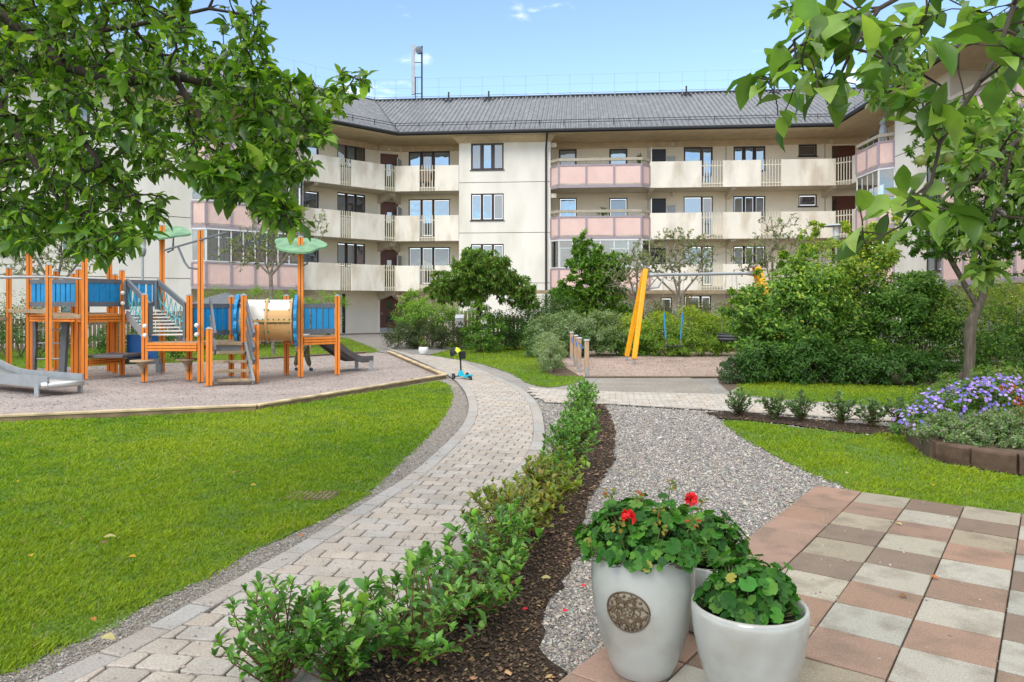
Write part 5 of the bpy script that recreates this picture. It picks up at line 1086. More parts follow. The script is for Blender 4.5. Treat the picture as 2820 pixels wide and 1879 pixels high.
# ------------------------------------------------------------------ grass, stones and chips: uncountable stuff
rg = np.random.default_rng(11)
_T = np.random.default_rng(5).random((64, 64))
def vn(x, y, sc, o=0):                                   # smooth value noise -1..1
    x = x*sc+o*7.3+100; y = y*sc+o*3.1+100; i, j = np.floor(x).astype(int), np.floor(y).astype(int); f, g = x-i, y-j; f = f*f*(3-2*f); g = g*g*(3-2*g); t = lambda a, b: _T[a % 64, b % 64]
    return 2*(t(i,j)*(1-f)*(1-g)+t(i+1,j)*f*(1-g)+t(i,j+1)*(1-f)*g+t(i+1,j+1)*f*g)-1
def grass(poly, label, dens_near, d0, hgt, seed, dmin=0, zb=-.012):
    rg = np.random.default_rng(seed); xs = [p[0] for p in poly]; ys = [p[1] for p in poly]; A_ = (max(xs)-min(xs))*(max(ys)-min(ys)); n = int(A_*dens_near); x = rg.uniform(min(xs), max(xs), n); y = rg.uniform(min(ys), max(ys), n)
    d = np.maximum(np.hypot(x, y), .5); keep = rg.random(n) < np.minimum(1, (d0/d)**1.6); keep &= (np.abs(x) < .78*y+1.2); x, y, d = x[keep], y[keep], d[keep]
    xj, yj = x+rg.normal(0, .028, len(x)), y+rg.normal(0, .028, len(x)); k = in_poly(xj, yj, poly) & ~in_poly(x, y, patio_poly); x, y, d = x[k], y[k], d[k]; n = len(x)
    pn = .75*vn(x, y, 1.6)+.8*vn(x, y, 4.2, 1)+.7*vn(x, y, 11, 2); big = vn(x, y, .55, 3)*1.2-.05
    wd_ = .0026*np.maximum(1, d/d0)**.9*rg.uniform(.7, 1.4, n); h = hgt*np.maximum(.35, 1+.42*pn)*rg.uniform(.55, 1.25, n); a = rg.uniform(0, 2*np.pi, n)+pn*.8
    lx, ly = np.cos(a), np.sin(a); lean = h*rg.uniform(.3, 1.5, n); b = a+np.pi/2+rg.normal(0, .5, n); wx, wy = np.cos(b)*wd_, np.sin(b)*wd_
    V = np.zeros((n, 4, 3)); V[:, 0] = np.c_[x-wx, y-wy, np.full(n, zb)]; V[:, 1] = np.c_[x+wx, y+wy, np.full(n, zb)]; V[:, 2] = np.c_[x+lx*lean*.45+wx*.8, y+ly*lean*.45+wy*.8, zb+h*.62]; V[:, 3] = np.c_[x+lx*lean, y+ly*lean, zb+h]
    base = np.array([(.15,.28,.010)])*np.ones((n, 1)); yel = np.array([(.32,.38,.025)]); dk = np.array([(.05,.13,.008)]); f = np.clip(.34+.16*pn+.26*big+rg.normal(0, .16, n), 0, 1)[:, None]; g2 = np.clip(-.02-.42*pn-.2*big+rg.normal(0, .16, n), 0, .8)[:, None]
    col = base*(1-f)+yel*f; col = col*(1-g2)+dk*g2; dry = rg.random(n) < .025; col[dry] = (.36,.30,.12); col = np.repeat(col*(1+rg.normal(0, .1, (n, 1))), 4, axis=0)
    Fc = np.array([(0,1,2),(0,2,3)])[None]+(np.arange(n)*4)[:, None, None]
    o = np_mesh('grass', V.reshape(-1, 3), Fc.reshape(-1, 3), M['grass'], None, np.clip(col, 0, 1)); return tag(o, label, 'grass', kind='stuff')
GD = 1.0
grass(lawnL, 'bright green mown grass of the large left lawn', 13000*GD, 3.4, .025, 1)
grass(lawnR, 'bright green grass between the grey gravel and the flower bed', 9000*GD, 4.2, .028, 2)
grass(lawnK, 'grass strip in front of the big shrubs on the right', 4500*GD, 6, .034, 3)
grass(lawnM, 'grass wedge between the brick path and the rope posts', 3500*GD, 6, .036, 4)
grass(lawnB, 'grass behind the playground sand', 900*GD, 9, .06, 5)
def pebbles(polys, excl, n, s0, label, name, pal, m, seed, z=-.018, flat=.6, dmax=14, d0=3.2, bounds=None, rot=True):
    rg = np.random.default_rng(seed); bx_ = bounds; x = rg.uniform(bx_[0], bx_[1], n*3); y = rg.uniform(bx_[2], bx_[3], n*3); d = np.hypot(x, y); keep = (rg.random(n*3) < np.minimum(1, (d0/d)**1.7)) & (np.abs(x) < .75*y+.6)
    k = np.zeros(n*3, bool)
    for p in polys: k |= in_poly(x, y, p)
    jx, jy = x+rg.normal(0, .03, len(x)), y+rg.normal(0, .03, len(x))
    for p in excl: k &= ~in_poly(jx, jy, p)
    k &= keep; x, y, d = x[k], y[k], d[k]; n = len(x); oc = np.array([(1,0,0),(0,1,0),(-1,0,0),(0,-1,0),(0,0,1),(.6,.6,.5),(-.6,-.5,.6),(0,0,-.6)]); fc = np.array([(0,5,4),(0,1,5),(5,1,4),(1,2,4),(2,6,4),(2,3,6),(6,3,4),(3,0,4)])
    s = s0*np.exp(rg.normal(0, .32, n))*np.maximum(1, d/d0)**.45; a = rg.uniform(0, 6.28, n); ca, sa = np.cos(a), np.sin(a); P = oc[None]*(1+rg.uniform(-.25, .25, (n, 8, 3)))*s[:, None, None]*np.stack([np.ones(n), rg.uniform(.55, 1, n), rg.uniform(.4, .8, n)*flat/.6], 1)[:, None, :]
    tl = rg.normal(0, .35, n); X = P[:, :, 0]*ca[:, None]-P[:, :, 1]*sa[:, None]; Y = P[:, :, 0]*sa[:, None]+P[:, :, 1]*ca[:, None]; Z = P[:, :, 2]+X*tl[:, None]
    V = np.stack([X+x[:, None], Y+y[:, None], Z+z+(s*.25)[:, None]], 2); Fc = fc[None]+(np.arange(n)*8)[:, None, None]
    o = np_mesh(name, V.reshape(-1, 3), Fc.reshape(-1, 3), M[m], None, np.repeat(pick(pal, n, rg, None, .12), 8, axis=0)); return tag(o, label, name, kind='stuff')
greys = [(.31,.285,.25),(.42,.385,.34),(.19,.18,.165),(.50,.465,.41),(.35,.29,.235),(.26,.25,.24),(.135,.13,.125)]
pathP = Ls_+Rs_[::-1]; stripP = GP('d', [(1033,885),(1040,905),(1034,935),(1005,978),(962,1022),(907,1072),(870,1108),(834,1141),(758,1183),(701,1208),(655,1232),(585,1255),(528,1293),(468,1325),(407,1353),(327,1391),(262,1423),(196,1456),(131,1489),(61,1522),(0,1543)])+[Ls_[0]]+[p for p in Ls_ if p[1] < 16.2]
sheet('gravel_strip', stripP, -.0165, 'fine')
excl = [stripP, pathP, lawnL, lawnM, lawnR, lawnK, soilP, soilM, patio_poly, spit, pit]
pebbles([[(-3,1.8),(9,1.8),(9,13),(-3,13)]], excl+[ctop+cbot[::-1]], 560000, .0062, 'loose grey gravel stones of the yard', 'gravel_stones', greys, 'stone', 3, bounds=(-3,8,1.8,13), d0=3.4)
pebbles([soilP, soilM], [pathP], 130000, .0075, 'dark brown bark mulch chips', 'mulch_chips', [(.055,.036,.024),(.08,.052,.034),(.038,.025,.017),(.11,.075,.048),(.19,.12,.07)], 'chip', 4, z=-.004, flat=.5, bounds=(-2,6,2,13), d0=4)

pebbles([pathP, patio_poly], [], 3000, .0055, 'scattered grit and small stones on the brick path and the patio', 'loose_grit', greys, 'stone', 8, z=.024, bounds=(-3,6,1.8,9), d0=5)
pebbles([pit, spit], [], 26000, .011, 'coarse grains and litter on the play sand', 'sand_litter', [(.25,.21,.19),(.33,.28,.25),(.14,.10,.08),(.42,.36,.32)], 'stone', 9, z=-.004, flat=.4, bounds=(-16,9,11,24), d0=16)

pebbles([soilP], [], 1300, .012, 'dry brown and orange leaf scraps scattered on the mulch', 'leaf_scraps', [(.34,.19,.09),(.42,.26,.13),(.26,.14,.07),(.36,.27,.16)], 'stone', 12, z=.004, flat=.18, bounds=(-2,3,2,10), d0=6)

pebbles([stripP], [pathP, lawnL], 120000, .0045, 'fine grey-brown gravel between the left lawn and the path', 'fine_gravel', [(.26,.235,.20),(.33,.30,.26),(.16,.15,.135),(.40,.37,.33),(.21,.18,.15)], 'stone', 15, z=-.014, bounds=(-3,0,2,14), d0=5)
# ------------------------------------------------------------------ low shrub row along the brick path (near)
def stem_shrub(name, label, c, R, h, ns, L, pal, rng, group, lean=None, w=None, tpl='near', mt='gloss', per=11):
    t = thing(name, label, 'shrub', (c[0], c[1], 0), group); pos, ax, nm = [], [], []; A, B, ra, rb = [], [], [], []
    for i in range(ns):
        a = rng.uniform(0, 6.28); q = R*math.sqrt(rng.random()); p0 = np.array([c[0]+q*.04*math.cos(a), c[1]+q*.04*math.sin(a), 0]); hh = h*(1-.45*(q/R)**2)*rng.uniform(.7, 1.12); p1 = np.array([c[0]+q*math.cos(a), c[1]+q*math.sin(a), hh]); mid = (p0+p1)/2+np.array([0,0,.1*hh])+rng.normal(0, .02, 3); m = 6; last = p0
        cur = [p0+(p1-p0)*(k/m)+(mid-(p0+p1)/2)*math.sin(math.pi*k/m) for k in range(m+1)]
        for k in range(m): A.append(cur[k]); B.append(cur[k+1]); ra.append(.0035*(1.2-.7*k/m)); rb.append(.0035*(1.2-.7*(k+1)/m))
        for k in range(per+int(rng.integers(0, 4))):
            f = 1-rng.random()**1.2*.85; j = min(int(f*m), m-1); p = cur[j]+(cur[j+1]-cur[j])*(f*m-j); aa = k*2.4+rng.normal(0, .3); out = np.array([math.cos(aa), math.sin(aa), .55*f+rng.normal(.1, .25)])
            pos.append(p); ax.append(out); nm.append(np.array([-.5*math.cos(aa), -.5*math.sin(aa), 1])+rng.normal(0, .25, 3))
        for k in range(3): aa = rng.uniform(0, 6.28); pos.append(p1); ax.append(np.array([.5*math.cos(aa), .5*math.sin(aa), .9])); nm.append(np.array([-math.cos(aa), -math.sin(aa), .5]))
    pos, ax, nm = map(np.array, (pos, ax, nm)); n = len(pos); Ls = L*np.exp(rng.normal(0, .28, n))
    leaves('foliage', pos, ax, nm, Ls, Ls*.52, pick(pal, n, rng, w, .18), t, tpl, mt, tpl == 'near'); tubes_np('stem', A, B, ra, rb, M['rstem'], t, 4); return t
M['rstem'] = mat('reddish_stem', (.16,.07,.04), .7)
rg = np.random.default_rng(21); GN = [(.065,.17,.03), (.105,.25,.04), (.15,.33,.055), (.085,.21,.045), (.22,.39,.07)]; GOL = [(.17,.24,.035), (.25,.30,.045), (.12,.19,.03), (.30,.27,.06)]
SR = [((640,1585), .24, .44, GN, 'nearest shrub of the low row, tall loose shoots over the bricks at the bottom edge'), ((790,1560), .27, .34, GN, 'shrub of the low row filling the bottom edge beside the lowest loose shoots'), ((965,1525), .30, .45, GN, 'dense dark leaved low shrub left of the bark mulch near the bottom'),
      ((1065,1425), .28, .37, GN, 'low shrub with upright pale shoots crossing the brick joints'), ((1150,1345), .29, .42, GN, 'broad dark green low shrub with light fresh tips beside the bark mulch'), ((1165,1275), .25, .42, GOL, 'low shrub with bronze green shoots, left part of the olive toned section'),
      ((1210,1235), .25, .36, GOL+[(.28,.24,.05)], 'yellowish olive low shrub in the middle of the row'), ((1255,1175), .25, .37, GOL, 'olive low shrub with yellow lower leaves behind the yellowish one'), ((1285,1125), .24, .34, GN+GOL, 'mixed green low shrub where the row starts to narrow'),
      ((1312,1070), .25, .42, GN, 'low shrub with small glossy leaves and one tall sprig leaning over the path'), ((1326,1020), .24, .36, GN, 'dark green low shrub in the far half of the row'), ((1332,985), .24, .35, GN, 'bright green low shrub next to last but one in the row'), ((1338,950), .24, .35, GN, 'second farthest shrub of the low row'), ((1340,925), .23, .34, GN, 'farthest shrub of the low row by the path crossing')]
for i, ((x, y), r, h, pal, lab) in enumerate(SR):
    g = G('d', x, y); L = .045 if i < 9 else .042; stem_shrub('low_shrub', lab, g, r*1.12, h, int(46 if i < 6 else 58), L, pal, rg, 'low shrubs in a row along the brick path', tpl='near', per=14)
# small bushes beside the crossing path
SB = [((1700,955), .22, .36, 'leftmost small bush of the row in the soil strip'), ((1778,962), .20, .33, 'second small bush from the left in the soil strip'), ((1842,968), .19, .36, 'third small bush from the left, tall and narrow, in the soil strip'), ((1932,974), .22, .36, 'fourth small bush from the left in the soil strip'), ((2002,980), .19, .32, 'fifth small bush from the left in the soil strip'), ((2066,980), .24, .36, 'sixth small bush, nearest to the purple flowers'), ]
for (x, y), r, h, lab in SB: stem_shrub('small_bush', lab, G('d', x, y), r, h, 36, .045, [(.09,.17,.06), (.13,.22,.09), (.19,.29,.14), (.07,.13,.045)], rg, 'small bushes in the soil strip beside the crossing path', tpl='near', per=15)
# ------------------------------------------------------------------ hedges, big shrubs and trees further back
def D(c, x, y, dist): p = Pd(c, x, y, dist); return p
rg = np.random.default_rng(31)
g = G('d', 1270, 858); shrub('grey_green_bush', 'low grey-green bush beside the first rope posts on the left edge of the pink sand', 'bush', (g[0], 17.6), [(0,-.7,.35,.32,.5,.4), (.02,.2,.4,.36,.6,.45), (0,1.0,.4,.36,.6,.45)], 9000, .04, G_GREY, rg, holes=.2)
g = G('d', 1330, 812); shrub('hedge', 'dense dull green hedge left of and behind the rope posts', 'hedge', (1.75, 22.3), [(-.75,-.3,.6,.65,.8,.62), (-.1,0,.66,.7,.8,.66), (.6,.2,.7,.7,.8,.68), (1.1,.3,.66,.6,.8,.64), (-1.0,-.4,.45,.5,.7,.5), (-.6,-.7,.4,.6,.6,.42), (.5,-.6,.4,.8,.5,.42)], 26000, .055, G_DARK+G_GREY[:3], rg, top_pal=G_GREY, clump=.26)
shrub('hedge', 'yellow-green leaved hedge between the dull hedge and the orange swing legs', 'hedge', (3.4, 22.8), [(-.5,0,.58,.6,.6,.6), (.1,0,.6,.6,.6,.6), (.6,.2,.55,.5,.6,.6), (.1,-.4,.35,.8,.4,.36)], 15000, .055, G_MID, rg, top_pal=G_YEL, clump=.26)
shrub('feathery_bush', 'yellow-green feathery bush behind the flat seat swing', 'bush', (4.9, 22.5), [(-.3,0,.6,.6,.5,.65), (.4,0,.7,.65,.5,.72), (1.1,.1,.6,.6,.5,.65), (-.8,0,.4,.4,.4,.5), (1.8,.1,.55,.6,.5,.55), (.4,-.3,.35,1.2,.35,.35)], 22000, .09, G_LITE, rg, wr=.22, top_pal=G_YEL, clump=.34)
shrub('feathery_bush', 'red-tipped feathery bush under the pergola beam', 'bush', (6.2, 26.0), [(-1.2,0,.8,.8,.6,.8), (0,0,.9,.9,.6,.9), (1.5,0,.8,.8,.6,.8), (3,0,.8,.8,.6,.8)], 9000, .09, G_MID, rg, wr=.25, top_pal=[(.28,.12,.05), (.16,.16,.04), (.10,.18,.03)], clump=.34)
g = G('d', 1685, 880); shrub('small_dark_bush', 'small dark green bush on bare soil at the corner of the pink sand', 'bush', (g[0], g[1]), [(0,0,.22,.28,.25,.25), (.12,.05,.14,.25,.2,.16), (-.08,0,.34,.16,.15,.18)], 4200, .04, [(.05,.10,.035), (.08,.14,.05), (.11,.17,.07)], rg)
# the large shrub mass on the right: separate shrubs
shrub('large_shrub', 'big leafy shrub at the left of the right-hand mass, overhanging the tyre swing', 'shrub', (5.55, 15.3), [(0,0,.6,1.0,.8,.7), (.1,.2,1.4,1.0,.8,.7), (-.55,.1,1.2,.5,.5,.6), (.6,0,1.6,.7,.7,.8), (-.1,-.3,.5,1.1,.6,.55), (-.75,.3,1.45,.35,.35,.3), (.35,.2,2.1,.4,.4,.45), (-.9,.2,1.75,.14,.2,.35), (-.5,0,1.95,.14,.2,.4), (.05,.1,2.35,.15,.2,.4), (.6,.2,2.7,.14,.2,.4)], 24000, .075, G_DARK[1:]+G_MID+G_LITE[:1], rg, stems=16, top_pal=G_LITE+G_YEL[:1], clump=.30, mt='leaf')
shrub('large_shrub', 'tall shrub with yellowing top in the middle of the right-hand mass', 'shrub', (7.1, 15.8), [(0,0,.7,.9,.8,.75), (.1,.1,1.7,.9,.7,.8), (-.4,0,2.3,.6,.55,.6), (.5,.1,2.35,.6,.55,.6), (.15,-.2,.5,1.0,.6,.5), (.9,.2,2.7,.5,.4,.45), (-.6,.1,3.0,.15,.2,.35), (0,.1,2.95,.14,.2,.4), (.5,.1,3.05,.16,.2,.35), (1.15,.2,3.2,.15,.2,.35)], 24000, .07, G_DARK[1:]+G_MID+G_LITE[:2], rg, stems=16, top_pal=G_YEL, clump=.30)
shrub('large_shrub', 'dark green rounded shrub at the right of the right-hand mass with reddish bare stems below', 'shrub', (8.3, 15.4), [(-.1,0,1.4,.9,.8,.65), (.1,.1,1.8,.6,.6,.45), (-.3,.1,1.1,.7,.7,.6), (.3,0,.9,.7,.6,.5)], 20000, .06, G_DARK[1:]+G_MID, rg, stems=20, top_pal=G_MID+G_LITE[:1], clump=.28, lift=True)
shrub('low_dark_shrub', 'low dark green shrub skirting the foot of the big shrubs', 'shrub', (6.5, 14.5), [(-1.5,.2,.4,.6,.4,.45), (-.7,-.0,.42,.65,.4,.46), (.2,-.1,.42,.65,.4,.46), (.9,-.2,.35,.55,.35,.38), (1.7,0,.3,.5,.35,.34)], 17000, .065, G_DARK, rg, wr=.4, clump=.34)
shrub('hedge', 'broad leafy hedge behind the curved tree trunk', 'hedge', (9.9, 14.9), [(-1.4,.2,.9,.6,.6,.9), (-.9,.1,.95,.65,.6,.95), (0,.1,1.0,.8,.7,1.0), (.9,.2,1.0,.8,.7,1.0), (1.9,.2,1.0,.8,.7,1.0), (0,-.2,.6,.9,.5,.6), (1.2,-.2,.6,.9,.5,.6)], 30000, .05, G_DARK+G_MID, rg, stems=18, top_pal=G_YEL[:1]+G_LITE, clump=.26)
shrub('feathery_bush', 'feathery hedge with rust coloured plumes under the right-hand balconies', 'bush', (12.6, 19.0), [(-2.0,0,1.0,.9,.7,1.0), (-.8,0,1.05,.9,.7,1.05), (.6,0,1.05,.9,.7,1.05), (2.0,0,1.0,.9,.7,1.0)], 11000, .09, G_MID, rg, wr=.25, top_pal=G_YEL+[(.25,.13,.05)], clump=.3)
shrub('hedge', 'dark hedge behind the big shrub mass along the right wing', 'hedge', (8.5, 21.5), [(-1.4,0,.8,1.0,.7,.85), (0,0,.9,1.0,.7,.95), (1.4,0,.9,1.0,.7,.95)], 8000, .06, G_DARK, rg)
# planting left of the tower
shrub('spreading_bush', 'bright green spreading bush in front of the lattice trellis', 'bush', (-3.0, 27.0), [(0,0,.9,.9,.8,.75), (-.3,.1,1.25,.6,.6,.5), (.6,.2,.8,.8,.7,.65), (-.7,0,.6,.7,.6,.5)], 14000, .06, G_MID, rg, top_pal=G_LITE, clump=.3)
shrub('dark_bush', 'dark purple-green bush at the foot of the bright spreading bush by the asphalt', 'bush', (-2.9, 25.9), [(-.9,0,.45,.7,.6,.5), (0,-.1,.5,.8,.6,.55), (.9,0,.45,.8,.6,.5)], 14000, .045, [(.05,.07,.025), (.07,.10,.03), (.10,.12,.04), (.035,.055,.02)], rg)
shrub('climbing_vine', 'vine with pale leaves climbing the left end of the trellis', 'vine', (-4.0, 28.4), [(0,0,1.1,.5,.3,.9), (.3,0,1.7,.5,.3,.4)], 3000, .07, G_MID, rg, top_pal=G_LITE)
shrub('ivy_clump', 'ivy and leafy clump wrapped round the foot of the umbrella-shaped tree', 'ivy', (-1.1, 24.0), [(0,-.1,.5,.5,.4,.55), (.05,0,1.15,.38,.35,.7), (.5,.1,.6,.4,.4,.6)], 8000, .06, G_MID, rg, top_pal=G_LITE[:2], stems=3)
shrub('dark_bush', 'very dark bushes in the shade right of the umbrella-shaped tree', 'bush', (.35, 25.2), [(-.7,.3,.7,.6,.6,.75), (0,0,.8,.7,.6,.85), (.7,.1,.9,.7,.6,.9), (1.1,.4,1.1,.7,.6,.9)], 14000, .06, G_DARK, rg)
shrub('hedge', 'clipped green hedge above the fence behind the tunnel', 'hedge', (-8.5, 27.5), [(-2.2,0,1.6,1.0,.6,.55), (-.9,0,1.6,1.0,.6,.55), (.4,0,1.6,1.0,.6,.5), (1.7,.0,1.55,.8,.6,.5), (-.9,0,.9,1.8,.5,.8), (1.0,0,.9,1.4,.5,.8)], 18000, .05, G_MID, rg, clump=.28, top_pal=G_LITE[:2])
shrub('dark_bush', 'dark bush on the grass behind the two high platforms', 'bush', (-10.3, 20.3), [(0,0,.55,.9,.6,.6), (1.0,.1,.45,.6,.5,.5), (-.9,.2,.5,.6,.5,.5)], 7000, .05, G_DARK, rg)
shrub('dark_bush', 'dark green bush at the left edge behind the play frame', 'bush', (-14.2, 21.5), [(0,0,.9,1.0,.8,1.0), (1.0,.3,.7,.8,.7,.8), (-1.2,.0,.9,.9,.8,1.0)], 8000, .06, G_DARK, rg, top_pal=G_OLIVE)
shrub('rose_bush', 'green bush dotted with white blooms behind the rope net', 'bush', (-9.4, 23.3), [(0,0,.75,.5,.45,.75), (.4,0,.5,.4,.4,.5)], 3500, .05, G_MID, rg)
shrub('dark_bush', 'dark bush in front of the ground floor beside the pergola', 'bush', (2.6, 29.0), [(0,0,.8,1.2,.6,.9), (1.6,0,.9,1.0,.6,1.0), (-1.4,0,.7,.9,.6,.8)], 11000, .08, G_DARK, rg)
shrub('dark_bush', 'grey-leaved bush under the right end of the pergola beam', 'bush', (8.6, 28.5), [(0,0,.9,1.2,.6,.9), (1.6,0,.9,1.0,.6,1.0)], 6000, .08, G_GREY[:3]+G_DARK, rg)
# --- trees
def ell_targets(rng, els, n):
    v = np.array([e[3]*e[4]*e[5] for e in els]); k = rng.choice(len(els), n, p=v/v.sum()); u = unit(rng.normal(0, 1, (n, 3)))*(rng.random((n, 1))**.4); E_ = np.array(els)[k]; return E_[:, :3]+u*E_[:, 3:]
# umbrella-shaped tree
b = G('d', 1100, 768); bx0 = (-1.05, 24.3); rg = np.random.default_rng(41)
def zz(y, d): return EYE-(y-YH/1.19852)/(F/1.19852)*d
els = [(-1.15,24.3,2.35,1.5,1.2,.55), (-1.0,24.2,2.85,1.0,.9,.5), (-2.2,24.3,2.0,.65,.7,.42), (.1,24.3,2.0,.8,.7,.5), (.5,24.3,1.65,.45,.5,.4), (-1.2,24.2,3.15,.45,.5,.3), (-1.6,24.2,1.75,.9,.6,.25)]
tree('umbrella_tree', 'broad umbrella-shaped deciduous tree standing by the gate in front of the tower', 'tree', [[(-1.05,24.3,0), (-1.12,24.3,.9), (-1.05,24.3,1.6), (-1.1,24.2,2.1)]], ell_targets(rg, els, 900), rg, 40, .10, G_MID+G_LITE[:1]+G_DARK[2:]+[(.19,.21,.05), (.16,.19,.04)], 'bark', .006, .1, 'far', hang=.9, wr=.38, group='garden trees before the central wing', lj=.3)
# layered green tree in front of the pink bay
els = [(2.95,26.5,1.3,1.4,.8,.35), (3.0,26.5,1.9,1.25,.7,.35), (3.0,26.4,2.45,1.1,.7,.35), (2.7,26.5,3.0,.85,.5,.4), (3.6,26.5,2.9,.75,.5,.5), (2.65,26.5,3.5,.6,.4,.35), (2.5,26.5,3.9,.3,.25,.3), (1.9,26.5,2.0,.6,.5,.4)]
tree('layered_tree', 'layered bright green conical tree in front of the central pink balconies', 'tree', [[(2.9,26.5,0), (2.85,26.5,1.5), (2.8,26.5,2.6), (2.6,26.5,3.4), (2.45,26.5,4.1)]], ell_targets(rg, els, 600), rg, 30, .12, G_MID+G_LITE[:2]+G_LITE[3:], 'bark', .006, .07, 'far', hang=.3, wr=.5, group='garden trees before the central wing', w=None)
# thin old fruit trees with see-through crowns
def thin(label, root, fork, els, n, leafless, seed, per=10, L=.07):
    r = np.random.default_rng(seed); ox = r.normal(0, .1, 2); tree('thin_fruit_tree', label, 'tree', [[root, fork]]+[[fork, (fork[0]+dx, fork[1]+dy, fork[2]+dz)] for dx, dy, dz in ((-.8,.1,.8), (.75,.0,.9), (.1,.3,1.2), (-.3,-.3,.9))], ell_targets(r, els, n), r, per, L, G_OLIVE+G_GREY, 'greybark', .0065, .11, 'far', hang=.2, wr=.5, jit=.14, leafless=leafless, group='thin-crowned old fruit trees', expo=.41)
d = 24.0; X = lambda x, d: (x-1176.5)/1710.5*d
thin('gnarled thin fruit tree seen behind the hanging seat swing', (X(1558,d), d, 0), (X(1560,d), d, 1.75), [(X(1560,d),d,3.0,1.2,.8,.9), (X(1500,d),d,2.9,.8,.7,.6), (X(1610,d),d,3.3,.8,.7,.7), (X(1545,d),d,3.7,.8,.6,.45)], 420, .3, 51)
d = 25.0; thin('thin fruit tree with sparse olive leaves right of the swing tree, before the central walkways', (X(1775,d), d, 0), (X(1775,d), d, 1.9), [(X(1790,d),d,3.3,1.4,.8,.9), (X(1720,d),d,3.1,.8,.7,.6), (X(1850,d),d,3.5,.6,.6,.6), (X(1800,d),d,4.2,.9,.6,.5)], 420, .3, 52)
d = 22.5; thin('thin fruit tree behind the tunnel in front of the left pink balconies', (X(628,d), d, 0), (X(622,d), d, 2.4), [(X(600,d),d,3.3,1.2,.8,.7), (X(660,d),d,3.6,.9,.7,.6), (X(700,d),d,4.0,.8,.6,.6), (X(560,d),d,3.0,.9,.7,.5), (X(620,d),d,4.2,.8,.7,.5)], 460, .25, 53)
d = 21.0; thin('thin fruit tree behind the high platforms at the left edge', (X(125,d), d, 0), (X(125,d), d, 1.9), [(X(60,d),d,3.0,1.1,.8,.9), (X(130,d),d,3.4,1.1,.8,.8), (X(190,d),d,2.8,.8,.7,.7)], 420, .1, 54, per=7)
d = 25.5; thin('small thin fruit tree left of the swing tree, leaning towards the pink balconies', (X(1470,d), d, 0), (X(1462,d), d, 1.6), [(X(1440,d),d,2.6,.9,.7,.8), (X(1480,d),d,3.2,.6,.6,.6)], 260, .3, 55)
# curved-trunk tree on the right
b = G('c8', 1040, 1072); d = b[1]; tp = [(1038,1078), (1045,985), (1052,890), (1058,790), (1052,720), (1072,620), (1105,560), (1135,480), (1150,400), (1168,340), (1180,250)]
tpts = [Pd('c8', x, y, d) for x, y in tp]; tpts[0] = (tpts[0][0], tpts[0][1], -.01); r8 = np.random.default_rng(61)
els = [(8.3,13.0,3.2,1.1,1.0,.8), (7.7,13.0,2.8,.8,.8,.5), (7.3,13,2.7,.5,.6,.35), (9.2,13,2.8,.9,.8,.6), (8.6,13,4.2,1.3,1.1,.8), (7.8,13,4.3,.8,.9,.6), (9.9,13,3.6,1,.9,1), (8.5,12.8,2.35,.5,.5,.35)]
tree('curved_trunk_tree', 'tree with a curved ridged trunk beside the hedge at the right', 'tree', [tpts, [tpts[6], (7.7, d, 2.5)], [tpts[-1], (8.3, 13, 3.6)], [tpts[-1], (9.6, 13, 3.5)]], ell_targets(r8, els, 1150), r8, 30, .08, G_DARK+G_MID+[(.16,.22,.03)], 'cork', .006, .09, 'far', hang=.3, wr=.48, trunk=(tpts, [.11,.095,.092,.09,.10,.085,.07,.062,.058,.055,.05]))
# ------------------------------------------------------------------ trees overhanging from both sides of the camera
def dpts(polys, rng):
    out = []
    for poly, n, d0, d1 in polys:
        p = poly_pts(poly, n, rng); dd = rng.uniform(d0, d1, n); out += [Pd('d', x, y, q) for (x, y), q in zip(p, dd)]
    return out
rl = np.random.default_rng(71)
LT = [([(-260,-220),(420,-220),(440,40),(480,100),(560,130),(560,330),(430,400),(330,430),(320,520),(250,600),(60,560),(-260,590)], 1900, 3.0, 5.2),
      ([(560,130),(640,160),(740,190),(800,215),(790,260),(720,300),(640,330),(560,330)], 130, 3.0, 3.9), ([(780,165),(840,160),(842,200),(800,240)], 10, 3.2, 3.5), ([(430,390),(560,330),(700,320),(760,300),(770,325),(690,345),(690,410),(660,440),(690,520),(620,510),(550,460),(480,470)], 190, 2.9, 3.9),
      ([(470,-100),(640,-100),(635,60),(620,150),(560,140),(500,80)], 46, 3.1, 4.2), ([(150,520),(330,520),(310,560),(245,610),(190,575)], 40, 3.0, 3.6), ([(640,440),(700,500),(690,540),(640,510)], 14, 3.0, 3.4), ([(0,520),(110,520),(80,565),(30,560)], 22, 3, 3.8), ([(340,500),(395,420),(380,470),(335,560)], 10, 3.1, 3.4), ([(690,350),(740,370),(710,400),(680,380)], 8, 3, 3.3)]
limbL = [[(-4.3,3.6,-.05), (-4.2,3.6,1.1), (-4.0,3.6,2.2), Pd('d',-250,-60,3.7), Pd('d',-40,10,3.7), Pd('d',70,80,3.7), Pd('d',150,150,3.6), Pd('d',260,190,3.5), Pd('d',400,175,3.5), Pd('d',540,205,3.5), Pd('d',680,240,3.4), Pd('d',790,205,3.35)],
         [(-4.0,3.6,2.2), Pd('d',-200,100,4.1), Pd('d',0,240,4.1), Pd('d',60,340,4.0), Pd('d',110,420,3.9), Pd('d',170,510,3.7)], [Pd('d',150,150,3.6), Pd('d',165,280,3.5), Pd('d',230,380,3.4)],
         [Pd('d',400,175,3.5), Pd('d',470,290,3.4), Pd('d',560,390,3.3), Pd('d',660,480,3.2)], [Pd('d',100,90,3.7), Pd('d',300,60,3.8), Pd('d',480,20,3.8), Pd('d',600,40,3.7)], [Pd('d',540,205,3.5), Pd('d',640,290,3.4), Pd('d',740,305,3.3)]]
